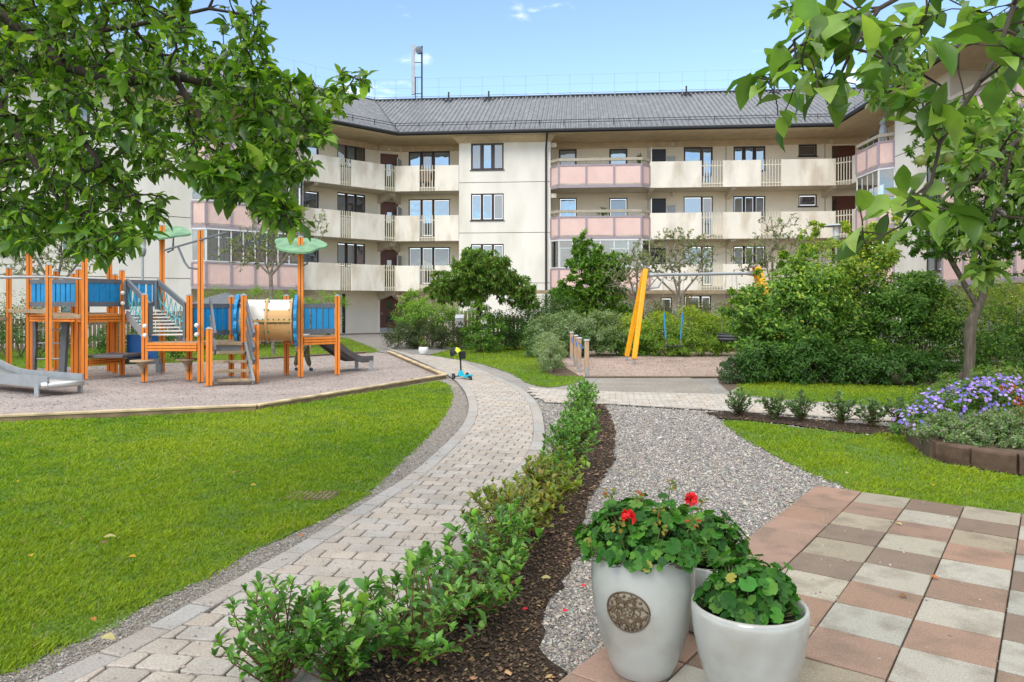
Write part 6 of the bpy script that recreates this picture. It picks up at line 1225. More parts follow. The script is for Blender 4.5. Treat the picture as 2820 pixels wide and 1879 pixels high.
tree('apple_tree', 'crab apple tree with dense dark green branches overhanging from the left', 'tree', limbL, dpts(LT, rl), rl, 9.5, .046, [(.045,.11,.011), (.07,.16,.014), (.11,.22,.018), (.16,.28,.026), (.24,.38,.04)], 'darkbark', .0022, .10, 'near', 'gloss', hang=.75, wr=.5, w=[.24,.26,.25,.16,.09], jit=.08, fruit=70, expo=.43, lj=.34)
rr_ = np.random.default_rng(72)
RT = [([(1720,170),(1790,90),(1860,30),(2000,0),(2080,0),(2080,180),(2010,230),(1950,230),(1880,250),(1830,290),(1790,270)], 34, 1.25, 1.75), ([(2060,-80),(2460,-80),(2460,240),(2300,235),(2210,200),(2120,170)], 36, 1.2, 1.9), ([(2080,200),(2190,220),(2170,300),(2110,330)], 8, 1.3, 1.45),
      ([(2000,430),(2150,410),(2190,480),(2120,520),(2030,510)], 6, 1.3, 1.5), ([(1965,470),(1995,480),(1990,540),(1960,545)], 2, 1.3, 1.4), ([(2160,430),(2200,440),(2190,500),(2170,500)], 3, 1.25, 1.35)]
RT2 = [([(1960,60),(2110,90),(2110,225),(2010,240),(1980,180)], 48, 2.9, 3.5), ([(2190,260),(2350,200),(2520,200),(2560,640),(2353,480),(2250,470),(2190,400)], 90, 2.2, 3.2), ([(2210,540),(2265,500),(2280,600),(2235,650)], 12, 2.4, 2.7), ([(1780,0),(1840,-40),(1850,60),(1790,80)], 7, 3, 3.3), ([(1660,-60),(1720,-60),(1700,-10)], 3, 3, 3.2), ([(2130,330),(2200,330),(2220,440),(2150,400)], 10, 2.3, 2.6)]
limbR = [[(2.7,1.7,-.05), (2.65,1.75,1.2), (2.5,1.8,2.3), Pd('d',2700,-350,1.8), Pd('d',2420,-120,1.6), Pd('d',2330,10,1.5), Pd('d',2290,130,1.45), Pd('d',2210,250,1.4), Pd('d',2160,330,1.38), Pd('d',2140,420,1.36), Pd('d',2050,490,1.36)],
         [Pd('d',2420,-120,1.6), Pd('d',2200,-80,1.55), Pd('d',2020,20,1.5), Pd('d',1960,110,1.48), Pd('d',1900,240,1.45)], [Pd('d',2020,20,1.5), Pd('d',1880,80,1.5), Pd('d',1800,130,1.5)], [Pd('d',2140,420,1.36), Pd('d',2070,520,1.34), Pd('d',1990,560,1.34)]]
tree('apple_tree', 'crab apple tree with large near leaves hanging in from the upper right', 'tree', limbR, dpts(RT, rr_), rr_, 3.0, .060, [(.07,.15,.02), (.11,.21,.03), (.16,.28,.04), (.22,.34,.06), (.05,.11,.018)], 'darkbark', .0013, .06, 'near', 'gloss', hang=.55, wr=.54, jit=.1, fruit=9, expo=.44, lj=.22)
limbR2 = [[(3.4,3.2,-.05), (3.35,3.2,1.3), (3.2,3.15,2.3), Pd('d',2600,0,3.1), Pd('d',2353,60,3.1), Pd('d',2200,110,3.1), Pd('d',2070,90,3.1), Pd('d',1980,90,3.1)], [Pd('d',2600,0,3.1), Pd('d',2480,250,2.8), Pd('d',2330,330,2.6), Pd('d',2240,420,2.5)], [Pd('d',2330,330,2.6), Pd('d',2290,480,2.5), Pd('d',2250,580,2.5)], [Pd('d',2070,90,3.1), Pd('d',1900,-20,3.1), Pd('d',1700,-80,3.1)]]
tree('apple_tree', 'crab apple tree with smaller curling leaves behind the large near leaves at the right', 'tree', limbR2, dpts(RT2, rr_), rr_, 9, .055, [(.07,.15,.02), (.11,.21,.03), (.15,.26,.04), (.20,.30,.07)], 'darkbark', .002, .08, 'near', 'gloss', hang=.5, wr=.5, jit=.1, fruit=30, expo=.45, lj=.24)

# ------------------------------------------------------------------ geranium pots
rp_ = np.random.default_rng(81)
def planter(label, cat, c, prof, soilz, soilr, lab_plant, dome, nleaf, blooms=(), group='white glazed pots on the patio', mt='pot', inner=.018):
    t = thing('plant_pot', label, 'pot', (c[0], c[1], .03), group); rim = prof[-1]; mb = MB()
    pr = [(max(r, .001), z+.03) for r, z in prof]; pr = pr+[(rim[0]-inner*.5, rim[1]+.03+.006), (rim[0]-inner, rim[1]+.03-.004), (soilr, soilz+.03-.03)]
    mb.lathe([(.001, .032)]+pr, (c[0], c[1], 0), 56); b = mb.build('pot_body', M[mt], t, True); s_ = MB(); s_.lathe([(.001,soilz+.035),(soilr-.005,soilz+.03)], (c[0], c[1], 0), 24); s_.build('soil', M['potsoil'], b)
    p = thing('geranium', lab_plant, 'plant', (c[0], c[1], soilz+.03), 'geraniums growing in the white pots'); pos, nm, A, B = [], [], [], []; rx, rz_ = dome; z0 = soilz+.03
    for i in range(nleaf):
        d_ = unit(rp_.normal(0, 1, (1, 3)))[0]; d_[2] = abs(d_[2])*.97-.02; q = (1-rp_.random()**2*.5)*(1+.13*math.sin(d_[0]*7+c[0]*9)*math.cos(d_[1]*8)+.08*math.sin(d_[2]*11)); pt_ = np.array([c[0]+d_[0]*rx*q, c[1]+d_[1]*rx*q, z0+.05+max(-.03, d_[2]*rz_*q)+(rp_.random()<.12)*.03])
        pos.append(pt_); nm.append(np.array([d_[0]*.8, d_[1]*.8, .45+d_[2]*.6])+rp_.normal(0, .28, 3)); A.append([c[0]+d_[0]*.06, c[1]+d_[1]*.06, z0]); B.append(pt_-np.array([0,0,.01]))
    pos, nm = np.array(pos), np.array(nm); ax = np.cross(nm, rp_.normal(0, 1, (len(pos), 3))); L = np.minimum(.038*np.exp(rp_.normal(0, .34, len(pos))), .06); ax = unit(ax)
    leaves('foliage', pos-ax*L[:, None]*.5, ax, nm, L, L, pick([(.025,.10,.014), (.04,.145,.018), (.065,.20,.024), (.11,.26,.035), (.26,.28,.05)], len(pos), rp_, [.28,.32,.25,.14,.01], .18), p, 'geran', 'geran', True); tubes_np('stem', A, B, np.full(len(A), .0028), np.full(len(A), .002), M['stem'], p, 4)
    for bx_, by_, bz_, br, red in blooms:
        cc = np.array([c[0]+bx_, c[1]+by_, z0+bz_]); tubes_np('flower_stalk', [[c[0]+bx_*.6, c[1]+by_*.6, z0+.03]], [cc], [.003], [.0025], M['stem'], p, 5)
        if red:
            n = 34; d_ = unit(rp_.normal(0, 1, (n, 3))); d_[:, 2] = np.abs(d_[:, 2])*.8; leaves('bloom', cc+d_*br*.45, np.cross(d_, rp_.normal(0, 1, (n, 3)))+d_*.4, d_, np.full(n, br*.85), np.full(n, br*.7), pick([(.75,.015,.02), (.62,.01,.015), (.80,.05,.05)], n, rp_, None, .08), p, 'near', 'petal', True)
        else:
            n = 16; d_ = unit(rp_.normal(0, 1, (n, 3))); leaves('bud_cluster', cc+d_*br*.5, d_, np.cross(d_, [[.1,.2,1]]), np.full(n, br*.9), np.full(n, br*.45), pick([(.16,.24,.04), (.30,.22,.04), (.10,.18,.03), (.45,.10,.03)], n, rp_, [.4,.25,.25,.1], .1), p, 'near', 'petal', True)
    return t, b
tp_, tb_ = planter('tall white glazed pot with a round brown flower medallion', 'pot', (.545, 3.10), [(.118,0), (.128,.01), (.147,.06), (.172,.13), (.194,.21), (.208,.29), (.214,.37), (.212,.44), (.207,.49), (.205,.50)], .45, .185, 'geranium with red blooms and buds in the tall medallion pot', (.245, .20), 740,
        [(-.085,-.16,.225,.034,True), (.215,.06,.24,.032,True), (-.13,-.19,.20,.024,False), (.03,-.21,.20,.024,False), (-.03,-.05,.28,.022,False), (.18,-.12,.20,.026,False), (.12,.02,.31,.022,False), (-.13,.05,.27,.024,False), (.26,.03,.25,.018,False), (.04,-.14,.25,.02,False)])
# medallion: raised disc wrapped on the belly, with relief scrolls
def on_pot(c, prof, a, z):                                # radius of the pot at height z
    for (r0, z0), (r1, z1) in zip(prof[:-1], prof[1:]):
        if z0 <= z <= z1: r = r0+(r1-r0)*(z-z0)/(z1-z0); return r
    return prof[-1][0]
prof = [(.118,0), (.128,.01), (.147,.06), (.172,.13), (.194,.21), (.208,.29), (.214,.37), (.212,.44), (.207,.49), (.205,.50)]; cpx, cpy = .545, 3.10; va = math.atan2(-cpy, -cpx); ma = va-.29; mz = .315; mr_ = .081
def med(x, y, h): r = on_pot(None, prof, 0, mz+y)+h; a = ma+x/.19; return (cpx+r*math.cos(a), cpy+r*math.sin(a), .03+mz+y)
mb = MB(); rings = 8; nn_ = 36
for i in range(rings+1):
    for k in range(nn_): a = 2*math.pi*k/nn_; rr = mr_*i/rings; mb.v.append(med(rr*math.cos(a), rr*math.sin(a), .0025 if i < rings else -.004))
for i in range(rings):
    for k in range(nn_): mb.f.append((i*nn_+k, i*nn_+(k+1)%nn_, (i+1)*nn_+(k+1)%nn_, (i+1)*nn_+k)); mb.m.append(0)
disc = mb.build('medallion', M.setdefault('medbase', mat('medallion_clay', (.27,.235,.17), .5, .1, 30)), tb_, True)
mb = MB()
def scroll(pts, r): mb.tube([med(x*mr_, y*mr_, .004) for x, y in pts], r, 6)
scroll([(.02+.5*math.cos(a)*(1+.12*math.cos(5*a)), .02+.5*math.sin(a)*(1+.12*math.cos(5*a))) for a in np.linspace(0, 2*math.pi, 44)], .0024)
scroll([(math.cos(a)*.97, math.sin(a)*.97) for a in np.linspace(0, 2*math.pi, 40)], .0034)
for k in range(5): a = k*1.257+.3; scroll([(.02+.30*math.cos(a+t)*(1-.25*abs(t)), .02+.30*math.sin(a+t)*(1-.25*abs(t))) for t in (-.7,-.35,0,.35,.7)], .0036); scroll([(.02+.08*math.cos(a), .02+.08*math.sin(a)), (.02+.2*math.cos(a), .02+.2*math.sin(a))], .0035)
for k in range(13):
    a = k*.4833; s = 1 if k % 2 else -1; scroll([(math.cos(a+s*t*.9)*(.34+.55*t), math.sin(a+s*t*.9)*(.34+.55*t)) for t in (0,.25,.5,.75,1)], .0032); a2 = a+s*.45; scroll([(math.cos(a2)*.62+.13*math.cos(t), math.sin(a2)*.62+.13*math.sin(t)) for t in np.linspace(a2, a2+s*4.2, 8)], .0027); scroll([(math.cos(a2+.18)*.84, math.sin(a2+.18)*.84), (math.cos(a2+.3)*.74, math.sin(a2+.3)*.74)], .005)
scroll([(.0,-.3), (-.05,-.6), (-.12,-.92)], .003); scroll([(.05,-.3), (.0,-.7), (.05,-.94)], .003)
mb.build('relief', M.setdefault('medrel', mat('medallion_brown', (.11,.072,.038), .5, .2, 30)), disc, True)
planter('short wide white glazed pot at the front right of the three', 'pot', (.905, 2.84), [(.10,0), (.125,.012), (.162,.09), (.192,.18), (.211,.28), (.217,.35), (.215,.378)], .325, .19, 'dark green geranium without blooms in the short wide pot', (.178, .16), 460, [])
planter('middle sized white pot with a rough relief foot behind the other two pots', 'pot', (.925, 3.50), [(.10,0), (.128,.015), (.150,.09), (.168,.18), (.176,.26), (.178,.325)], .30, .155, 'geranium with tiny white flowers in the pot at the back', (.17, .20), 330, [(-.02,-.1,.12,.016,False)])
# ------------------------------------------------------------------ small white pot on the asphalt
g = G('c6', 208, 1186); t = thing('plant_pot', 'small round white pot with orange and green plants standing where asphalt meets brick', 'pot', (g[0], g[1], 0)); mb = MB(); mb.lathe([(.001,.0),(.09,.0),(.13,.06),(.155,.15),(.14,.24),(.13,.25),(.001,.22)], (g[0], g[1], 0), 24); mb.build('pot_body', M['white'], t, True)
shrub('pot_plant', 'orange and green plant growing in the small round white pot', 'plant', (g[0], g[1]), [(0,0,.32,.17,.15,.13), (-.06,0,.45,.08,.06,.1)], 700, .04, G_MID+[(.35,.16,.04)], rp_, stems=5)
# ------------------------------------------------------------------ raised bed of old sleepers with flowers
bp = [G('c8', 780, 1420), G('c8', 842, 1492), G('c8', 1058, 1543), G('c8', 1352, 1585), G('c8', 1600, 1600)]; bp = [(bp[0][0]-.02, bp[0][1]+.25)]+bp[1:]
for i, (a, b) in enumerate(zip(bp[:-1], bp[1:])):
    L = math.dist(a, b); f = Frame(a, ((b[0]-a[0])/L, (b[1]-a[1])/L)); mb = MB(); n = 12
    for k in range(n+1):
        s = .012+(L-.024)*k/n
        for o, z in ((0,0),(.01,.06),(.006,.165),(-.005,.18),(-.15,.18),(-.16,.0)): mb.v.append(f.pt(s, o+random.uniform(-.005,.005), z+random.uniform(-.004,.004)))
    for k in range(n):
        for q_ in range(6): mb.f.append((k*6+q_, k*6+(q_+1)%6, (k+1)*6+(q_+1)%6, (k+1)*6+q_)); mb.m.append(0)
    mb.f += [(5,4,3,2,1,0), tuple(n*6+j for j in range(6))]; mb.m += [0, 0]
    tag(mb.build('sleeper', M['sleeper']), ['short end block of the sleeper edging, facing the gravel', 'first long sleeper block left of the gap in the flower bed edging', 'second long dark sleeper block of the flower bed edging', 'last sleeper block of the flower bed edging at the right frame edge'][i], 'timber block', 'old sleepers edging the flower bed')
bedpoly = [bp[0], bp[1], bp[2], bp[3], bp[4], (7.5,7.2), (7.5,9.6), (5.2,9.2)]; mb = MB(); mb.prism([(x, y+.1) for x, y in bedpoly], -.02, .15); tag(mb.build('flower_bed_soil', M['earth']), kind='structure')
rf = np.random.default_rng(91)
shrub('catmint_plant', 'grey-green catmint spilling over the left of the sleeper edging', 'plant', (4.55, 7.72), [(0,-.05,.24,.40,.30,.17), (.35,-.15,.26,.4,.3,.18), (.1,-.3,.2,.35,.15,.12)], 15000, .026, G_GREY+G_MID[:2]+[(.24,.22,.16)], rf, wr=.5, clump=.3)
shrub('catmint_plant', 'grey-green catmint above the long sleeper blocks at the frame edge', 'plant', (5.25, 7.55), [(0,0,.28,.42,.32,.20), (.45,0,.30,.4,.3,.2), (0,-.3,.22,.5,.12,.12)], 15000, .026, G_GREY+G_MID[:2]+[(.24,.22,.16)], rf, wr=.5, clump=.3)
cr_ = shrub('cranesbill', 'purple-blue cranesbill in full bloom along the left side of the flower bed', 'flower', (5.0, 8.35), [(-.40,0,.22,.30,.35,.2), (-.05,.05,.36,.35,.4,.22), (.3,.1,.46,.33,.38,.2), (.62,.2,.5,.28,.3,.18)], 8000, .035, G_MID+G_GREY[:2], rf, clump=.34)
n = 520; e_ = np.array([(-.45,-.15,.18,.28,.30,.18), (-.1,-.1,.33,.33,.32,.22), (.25,-.05,.44,.33,.32,.2), (.52,.05,.5,.28,.28,.18)]); k = rf.integers(0, 4, n); d_ = unit(rf.normal(0, 1, (n, 3))); d_[:, 2] = np.abs(d_[:, 2]); d_[:, 1] -= .3*rf.random(n); P_ = np.array([5.0, 8.35, .04])+e_[k, :3]+d_*e_[k, 3:]*rf.uniform(.95, 1.35, (n, 1))
tvp, tfp = [], []                                         # five-petalled open flowers
fr_ = np.concatenate([np.stack([P_]*5, 1).reshape(-1, 3)]); aa = np.tile(np.arange(5)*1.2566, n); nn3 = np.repeat(unit(d_+np.array([0,-.5,.6])+rf.normal(0, .3, (n, 3))), 5, axis=0); u_ = unit(np.cross(nn3, np.array([[.3,.1,1.]]))); v_ = np.cross(nn3, u_); axp = u_*np.cos(aa)[:, None]+v_*np.sin(aa)[:, None]
leaves('bloom', fr_, axp+nn3*.15, nn3, .021, .019, np.repeat(pick([(.26,.18,.68), (.36,.24,.74), (.45,.30,.74), (.20,.17,.68), (.55,.42,.80)], n, rf, None, .1), 5, axis=0), cr_, 'far', 'petal')
op = shrub('orange_flowers', 'rust-orange flower heads at the right frame edge of the flower bed', 'flower', (5.75, 8.35), [(0,0,.4,.30,.3,.28), (.35,0,.5,.35,.3,.28)], 3500, .04, G_MID+G_OLIVE, rf)
n = 900; d_ = unit(rf.normal(0, 1, (n, 3))); k = rf.integers(0, 7, n); cc = rf.uniform(-.25, .25, (7, 3))*np.array([1,.7,1])+np.array([5.63, 8.1, .46]); leaves('bloom', cc[k]+d_*.075*np.array([1,1,.6]), d_+rf.normal(0, .5, d_.shape), d_, .02, .014, pick([(.62,.12,.02), (.50,.08,.02), (.72,.22,.03)], n, rf), op, 'far', 'petal')
shrub('bed_bush', 'green leafy plant with small purple flowers behind the cranesbill', 'plant', (5.75, 9.2), [(-.3,0,.35,.4,.4,.3), (.3,0,.45,.5,.4,.35)], 4500, .04, G_MID+G_OLIVE[:2], rf)
# ------------------------------------------------------------------ fences, gate, mailbox, trellis, pergola, lamps
def picket(a, b, z0, z1, name, label, m='fence', w=.10, gap=.03, arch=0, cat='fence'):
    t = thing(name, label, cat, (*a, 0)); L = math.dist(a, b); f = Frame(a, ((b[0]-a[0])/L, (b[1]-a[1])/L)); mb = MB(); n = int(L/(w+gap))
    for i in range(n): s = L*i/n; mb.fbox(f, s, s+w, 0, .02, z0, z1+arch*math.sin(math.pi*(i+.5)/n)+random.uniform(-.01,.01))
    mb.build('pickets', M[m], t); mb = MB()
    for z in (z0+.25, z1-.25): mb.fbox(f, 0, L, -.045, -.002, z, z+.08)
    mb.build('rail', M[m], t); return t
pg_ = G('c6', 545, 1030); d = 27.0
picket((X(1050,27), 27.0), (X(1092,27), 27.0), .06, 1.15, 'garden_gate', 'arched grey-brown wooden garden gate left of the umbrella-shaped tree', arch=.14, cat='gate')
picket((X(1122,26.6), 26.6), (X(1205,26.6), 26.6), .05, 1.15, 'picket_fence', 'grey-brown picket fence in the shade behind the umbrella-shaped tree')
picket((X(-40,24), 23), (X(330,26), 26.5), .05, 1.1, 'picket_fence', 'low brown picket fence far behind the climbing frame')
picket((X(330,26), 26.6), (X(780,30), 29.2), .05, 1.3, 'picket_fence', 'board fence along the gardens below the left pink balconies')
mbp = Pd('c6', 520, 900, 26.5); t = thing('mailbox', 'white metal mailbox with a slanted lid mounted by the garden gate', 'mailbox', mbp); mb = MB(); x, y, z = mbp
mb.hexa([(x-.14,y-.1,z-.2),(x+.14,y-.1,z-.2),(x+.14,y+.1,z-.2),(x-.14,y+.1,z-.2),(x-.14,y-.1,z+.14),(x+.14,y-.1,z+.14),(x+.14,y+.1,z+.24),(x-.14,y+.1,z+.24)]); mb.build('box', M['white'], t, bevel=.01); mb = MB(); mb.hexa([(x-.155,y-.13,z+.12),(x+.155,y-.13,z+.12),(x+.155,y+.1,z+.245),(x-.155,y+.1,z+.245),(x-.155,y-.13,z+.14),(x+.155,y-.13,z+.14),(x+.155,y+.1,z+.265),(x-.155,y+.1,z+.265)]); mb.build('lid', M['cap'], t)
mb = MB()
for q_ in (-.035, .01): mb.box(x+q_, x+q_+.009, y-.104, y-.1005, z-.03, z+.035); mb.box(x+q_+.018, x+q_+.026, y-.104, y-.1005, z-.03, z+.035); mb.box(x+q_, x+q_+.026, y-.1038, y-.1005, z-.002, z+.006)
mb.build('number_plate', M['gpanel'], t); mb = MB(); mb.box(x-.04, x+.04, y+.101, y+.16, .0, z+.1); mb.build('post', M['fence'], t)
t = thing('trellis', 'brown lattice trellis with posts and top rail behind the spreading bush', 'trellis', (X(925,28), 28.6, 0)); mb = MB(); x0, x1, yy_ = X(918,28.6), X(1048,28.6), 28.6
for x in (x0, x0+.75, (x0+x1)/2+.2, x1-.1): mb = MB(); mb.box(x-.05, x+.05, yy_-.05, yy_+.05, 0, 1.9); mb.build('post', M['fence'], t)
mb = MB(); mb.box(x0-.1, x1+.1, yy_-.04, yy_+.04, 1.82, 1.9); mb.box(x0, x1, yy_-.04, yy_+.04, .95, 1.03); mb.build('rail', M['wood'], t); mb = MB(); n = 11
for i in range(-6, n):
    for sg_ in (-1, 1):
        a0 = x0+.75+i*.2; b0 = a0+1.0; p, q = ((a0, 1.0), (b0, 1.85)) if sg_ > 0 else ((b0, 1.0), (a0, 1.85)); pts = [(p[0]+(q[0]-p[0])*k/12, p[1]+(q[1]-p[1])*k/12) for k in range(13)]; pts = [w for w in pts if x0+.75 <= w[0] <= x1]
        if len(pts) > 1: mb.beam((pts[0][0], yy_+.012*sg_, pts[0][1]), (pts[-1][0], yy_+.012*sg_, pts[-1][1]), .012, .03, (0,1,0))
mb.build('lattice', M['wood'], t)
t = thing('pergola_beam', 'long weathered pergola beam on posts along the ground floor of the central wing', 'pergola', (4, 30, 0)); mb = MB(); x0, x1 = X(1195,30.5), X(1720,30.5)
mb.box(x0, x1, 30.45, 30.51, 1.98, 2.12); mb.build('beam', M['wood'], t)
for u in (1215, 1340, 1460, 1580, 1700): mb = MB(); x = X(u, 30.55); mb.box(x-.05, x+.05, 30.52, 30.62, 0, 2.1); mb.build('post', M['fence'], t)
def lamp(c, h, label, disc=.38, d_=None):
    t = thing('park_lamp', label, 'lamp', (c[0], c[1], 0), 'park lamps with flat round hats'); x, y = c
    mb = MB(); mb.lathe([(.05,0),(.05,.9),(.038,.92),(.035,h-.62)], (x, y, 0), 12); mb.build('pole', M['galv'], t, True); mb = MB(); mb.lathe([(.036,h-.62),(.07,h-.60),(.10,h-.52),(.11,h-.42),(.11,h-.36),(.001,h-.36)], (x, y, 0), 18); mb.build('lamp_base', M['galv'], t, True)
    mb = MB(); mb.lathe([(.09,h-.355),(.105,h-.2),(.10,h-.06)], (x, y, 0), 18); mb.build('lamp_glass', M['white'], t, True); mb = MB(); mb.lathe([(.001,h-.05),(disc,h-.045),(disc,h-.03),(.12,h+.03),(.001,h+.04)], (x, y, 0), 28); mb.build('lamp_hat', M['cap'], t, True)
lx = Pd('c7', 1890, 62, 24); lamp((lx[0], 24), lx[2], 'park lamp with a wide pale hat rising from the big right-hand shrubs')
lx = Pd('c1', 880, 345, 24); lamp((lx[0], 24), lx[2], 'grey park lamp behind the climbing frame in front of the left wing')
g = Pd('c1', 1390, 690, 25.5); t = thing('garden_parasol', 'dark grey open parasol standing in the garden below the left pink balconies', 'parasol', (g[0], g[1], 0)); mb = MB(); mb.lathe([(1.25,1.55),(1.2,1.57),(.6,1.78),(.001,1.95)], (g[0], g[1], 0), 8); mb.build('canopy', M['gpanel'], t); mb = MB(); mb.tube([(g[0],g[1],0),(g[0],g[1],1.9)], .025, 8); mb.build('pole', M['galv'], t)
# ------------------------------------------------------------------ drain, fallen leaves, balcony things, child
g = G('d', 715, 1136); t = thing('drain_grate', 'rusty slotted drain grate sunk in the grass near the path edge', 'drain grate', (g[0], g[1], 0)); mb = MB(); x, y = g; mb.box(x-.21, x+.21, y-.15, y+.15, -.05, -.006); mb.build('rim', M['earth'], t); mb = MB()
for i in range(9): mb.hexa([(x-.17+i*.04, y-.11, .0), (x-.15+i*.04, y-.11, .0), (x-.13+i*.04, y+.11, .0), (x-.15+i*.04, y+.11, .0), (x-.17+i*.04, y-.11, .012), (x-.15+i*.04, y-.11, .012), (x-.13+i*.04, y+.11, .012), (x-.15+i*.04, y+.11, .012)])
mb.v = [(a, b, c*.7-.010) for a, b, c in mb.v]; mb.build('grate_bars', M['fence'], t)
FLV = [(42,1122,'y','yellow fallen leaf at the left frame edge of the lawn'), (575,1130,'y','yellow fallen leaf on the lawn left of the drain grate'), (545,1098,'o','small orange fallen leaf in the middle of the lawn above the drain'), (237,1255,'c','long cream coloured fallen leaf on the lawn'), (228,1268,'b','brown curled leaf touching the long cream leaf'), (73,1300,'y','yellow fallen leaf low on the left lawn'), (313,1300,'y','yellow fallen leaf on the lower lawn right of the cream leaf'),
       (208,1447,'o','orange fallen leaf at the lower edge of the lawn by the gravel strip'), (232,1484,'c','pale yellow leaf lying on the gravel strip'), (697,1242,'o','orange leaf on the outer border stones of the brick path'), (741,1372,'y','tiny orange-yellow leaf on the brick path'), (1210,1299,'y','bright yellow leaf on the bark mulch'), (1185,1330,'c','pale green leaf on the bark mulch left of the gravel'), (1243,1345,'c','cream leaf on the edge of mulch and gravel'),
       (1155,1395,'o','orange-brown leaf on the lower mulch'), (1170,1355,'b','curled brown leaf in the mulch'), (1132,1412,'b','brown leaf beside the dense dark shrub'), (2145,1132,'y','yellow leaf on the grass above the patio corner'), (1950,1100,'c','pale leaf at the gravel edge of the right grass'), (2058,1215,'c','pale leaf on a red patio tile'), (2158,1346,'o','orange leaf on a brown patio tile'), (2067,1388,'b','tan leaf in the middle of the patio'), (1880,975,'y','small yellow leaf on the grass below the small bushes'), (1700,1066,'b','brown leaf heap on the gravel')]
LC = {'y': (.62,.38,.02), 'o': (.55,.20,.06), 'c': (.55,.48,.22), 'b': (.26,.14,.07)}
for x, y, k, lab in FLV:
    g = G('d', x, y); s = .075 if k == 'c' and x < 300 else random.uniform(.045, .06); a = random.uniform(0, 6.28); zb = .055 if in_poly(np.array([g[0]]), np.array([g[1]]), lawnL)[0] or in_poly(np.array([g[0]]), np.array([g[1]]), lawnR)[0] else .04
    o = leaves('fallen_leaf', np.array([[g[0], g[1], zb]]), np.array([[math.cos(a), math.sin(a), .05]]), np.array([[random.uniform(-.3,.3), -.3, 1]]), s, s*.6, np.array([LC[k]]), None, 'near', 'petal', True); tag(o, lab, 'leaf', 'fallen leaves')
for x, y, lab in ((1200,1406,'red petal on the mulch near the lower shrubs'), (1292,1410,'red petal on the gravel left of the tall pot'), (1335,1352,'red petal on the gravel by the medallion pot')):
    g = G('d', x, y); tag(leaves('fallen_petal', np.array([[g[0], g[1], .012]]), np.array([[1,.3,.1]]), np.array([[0,-.3,1.]]), .03, .024, np.array([(.75,.03,.05)]), None, 'near', 'petal', True), lab, 'petal', 'fallen petals')
def balc_plant(fr, u, out, lev, label, r=.3, h=.5, pal=G_MID, z=None):
    s = fr.s_of(u, out); p = fr.pt(s, out, (PB[lev]+.24) if z is None else z); t = thing('balcony_plant', label, 'potted plant', p); mb = MB(); mb.lathe([(.001,0),(.11,0),(.15,.25),(.12,.25),(.001,.22)], p, 14); mb.build('pot', M['white'], t, True)
    n = 260; d_ = unit(rf.normal(0, 1, (n, 3)))*(rf.random((n, 1))**.5); P_ = np.array(p)+np.array([0,0,.25+h*.55])+d_*np.array([r, r, h*.5]); leaves('foliage', P_, unit(rf.normal(0, 1, (n, 3))), d_+np.array([0,0,.5]), .1, .05, pick(pal, n, rf), t)
    tubes_np('stem', [[p[0], p[1], p[2]+.2] for dx in (-.03,0,.03)], [[p[0]+dx*4, p[1], p[2]+.3+h*.6] for dx in (-.03,0,.03)], [.01]*3, [.006]*3, M['stem'], t)
balc_plant(FC, 1661, -.6, 1, 'leafy bush in a white pot on the middle central pink balcony', .35, .55, z=PB[1]+.95); balc_plant(FC, 1762, -.7, 2, 'slim potted orchid-like plant on the top central pink balcony', .16, .6, G_DARK, z=PB[2]+1.0)
balc_plant(FL, 790, .15, 2, 'flowering plants in a box on the top left pink balcony rail', .3, .45, G_MID+[(.5,.1,.12)], z=PB[2]+.9); balc_plant(FC, 1560, -.6, 2, 'small round green plant at the left of the top central pink balcony', .22, .4, z=PB[2]+.6)
for u, z, lev in ((1661, .95, 1), (1762, 1.0, 2)):
    p = FC.pt(FC.s_of(u, -.65), -.65, PB[lev]+.24); t = thing('plant_stand', ['slim stand carrying the leafy bush on the middle pink balcony', 'slim shelf carrying the orchid-like plant on the top pink balcony'][lev-1], 'stand', p); mb = MB(); x, y, z0 = p
    for dx in (-.14, .14):
        for dy in (-.1, .1): mb.box(x+dx-.012, x+dx+.012, y+dy-.012, y+dy+.012, z0, z0+z-.27)
    mb.build('leg', M['fence'], t); mb = MB(); mb.box(x-.17, x+.17, y-.13, y+.13, z0+z-.268, z0+z-.245); mb.build('top', M['wood'], t)
p = FR.pt(FR.s_of(2433, .1), .1, PB[2]+.24); t = thing('balcony_parasol', 'closed grey parasol standing on the top right-hand pink balcony', 'parasol', p); mb = MB(); x, y, z = p; mb.lathe([(.03,.9),(.20,1.0),(.16,1.5),(.10,1.75),(.16,1.8),(.001,2.15)], p, 10, .12); mb.build('canopy', M['cap'], t); mb = MB(); mb.tube([(x,y,z),(x,y,z+2.2)], .02, 6); mb.build('pole', M['galv'], t)
balc_plant(FR, 2388, .05, 2, 'green plants in a box on the rail of the top right-hand pink balcony', .25, .4, z=PB[2]+.95)
p = FC.pt(FC.s_of(1170, -.9), -.9, PB[2]+.24); t = thing('wicker_chair', 'tan wicker chair behind the railing of the top left walkway', 'chair', p); mb = MB(); x, y, z = p; mb.box(x-.3, x+.3, y-.28, y+.28, z+.36, z+.44); mb.build('seat', M['postwood'], t); mb = MB(); mb.hexa([(x-.3,y+.2,z+.4),(x+.3,y+.2,z+.4),(x+.3,y+.27,z+.4),(x-.3,y+.27,z+.4),(x-.26,y+.32,z+1.15),(x+.26,y+.32,z+1.15),(x+.26,y+.38,z+1.15),(x-.26,y+.38,z+1.15)]); mb.build('backrest', M['postwood'], t, bevel=.03)
for dx in (-.26, .26):
    for dy in (-.24, .24): mb = MB(); mb.box(x+dx-.02, x+dx+.02, y+dy-.02, y+dy+.02, z, z+.36); mb.build('leg', M['fence'], t)
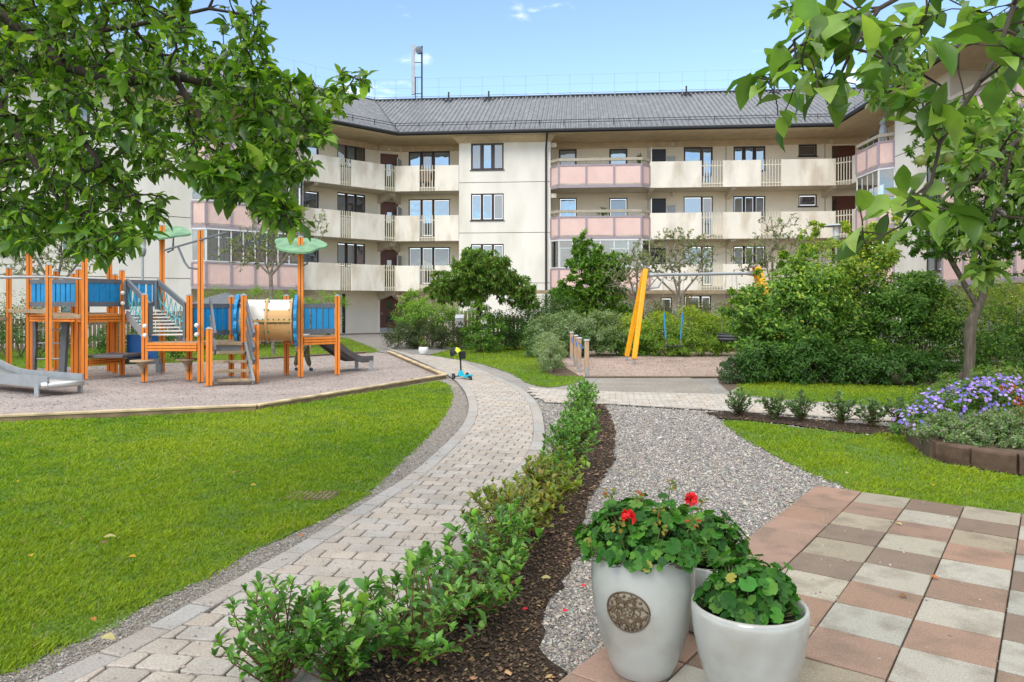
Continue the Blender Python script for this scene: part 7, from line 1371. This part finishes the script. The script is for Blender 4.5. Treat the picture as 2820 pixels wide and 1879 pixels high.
# child walking behind the right-hand platform
fx, fd = G('c2', 515, 1172); cx0 = fx; cy0 = 17.3
kid = thing('person', 'child in camouflage trousers, dark blue shoes and pale top walking behind the small slide platform', 'person', (cx0, cy0, 0))
def skin(name, V, Ed, Rd, m, parent, lvl=2):
    me = bpy.data.meshes.new(name); me.from_pydata([(cx0+a, cy0+b, c) for a, b, c in V], Ed, []); me.materials.append(M[m]); o = bpy.data.objects.new(name, me); link(o, parent); sk = o.modifiers.new('skin', 'SKIN')
    for i, r in enumerate(Rd): me.skin_vertices[0].data[i].radius = (r, r)
    me.skin_vertices[0].data[0].use_root = True; s = o.modifiers.new('sub', 'SUBSURF'); s.levels = lvl; s.render_levels = lvl; return o
M['skin'] = mat('skin', (.55,.34,.25), .6, .05); M['camo'] = mat('camouflage', (.12,.13,.07), .85, .1, 8, c2=(.05,.05,.035), mask=14); M['shirt'] = mat('pale_shirt', (.62,.62,.58), .85, .05); M['shoe'] = mat('navy_shoe', (.02,.05,.12), .6); M['hair'] = mat('fair_hair', (.30,.20,.10), .8, .2, 30)
body = skin('body', [(0,0,.58),(0,0,.72),(0,0,.86),(0,0,.93),(0,0,1.02),(0,-.01,1.10),(.02,0,.88),(.12,.0,.86),(.15,.03,.70),(.17,-.04,.58),(.18,-.06,.53),(-.12,0,.86),(-.15,-.05,.70),(-.13,-.10,.57),(-.12,-.12,.52),(.07,0,.55),(.10,-.02,.33),(.15,.02,.08),(-.07,0,.55),(-.12,.02,.33),(-.20,.06,.09)],
     [(0,1),(1,2),(2,3),(3,4),(4,5),(2,6),(6,7),(7,8),(8,9),(9,10),(2,11),(11,12),(12,13),(13,14),(0,15),(15,16),(16,17),(0,18),(18,19),(19,20)], [.09,.085,.09,.035,.075,.07,.06,.04,.03,.022,.02,.04,.03,.022,.02,.06,.045,.03,.06,.045,.03], 'skin', kid)
skin('shirt', [(0,0,.54),(0,0,.66),(0,0,.80),(0,0,.89),(.12,.0,.86),(.15,.02,.74),(-.12,0,.86),(-.15,-.04,.74)], [(0,1),(1,2),(2,3),(2,4),(4,5),(2,6),(6,7)], [.115,.11,.11,.06,.055,.045,.055,.045], 'shirt', kid)
skin('trousers', [(0,0,.56),(.07,0,.52),(.10,-.02,.33),(.15,.02,.11),(-.07,0,.52),(-.12,.02,.33),(-.20,.06,.12)], [(0,1),(1,2),(2,3),(0,4),(4,5),(5,6)], [.11,.085,.07,.055,.085,.07,.055], 'camo', kid)
for sx_, sy_ in ((.15,.02), (-.20,.06)):
    skin('shoe', [(sx_,sy_+.0,.05),(sx_+.05,sy_-.05,.04),(sx_+.09,sy_-.09,.035)], [(0,1),(1,2)], [.045,.042,.032], 'shoe', kid, 1)
mb = MB(); mb.blob((cx0, cy0+.02, 1.11), (.098,.10,.10), 2, .02); mb.build('hair', M['hair'], kid, True)
for sx_, c_ in ((.185,-.065), (-.12,-.125)):
    for k in range(4): z = .50; skin('finger', [(sx_-.015+k*.011, c_, z+.01), (sx_-.018+k*.012, c_-.01, z-.02), (sx_-.016+k*.012, c_-.005, z-.045+abs(k-1.5)*.006)], [(0,1),(1,2)], [.006,.0055,.004], 'skin', kid, 1)
for w in (-.035, .035): mb = MB(); mb.blob((cx0+w, cy0-.075, 1.07), (.012,.008,.008), 2, 0); mb.build('eye', M['white'], kid, True)
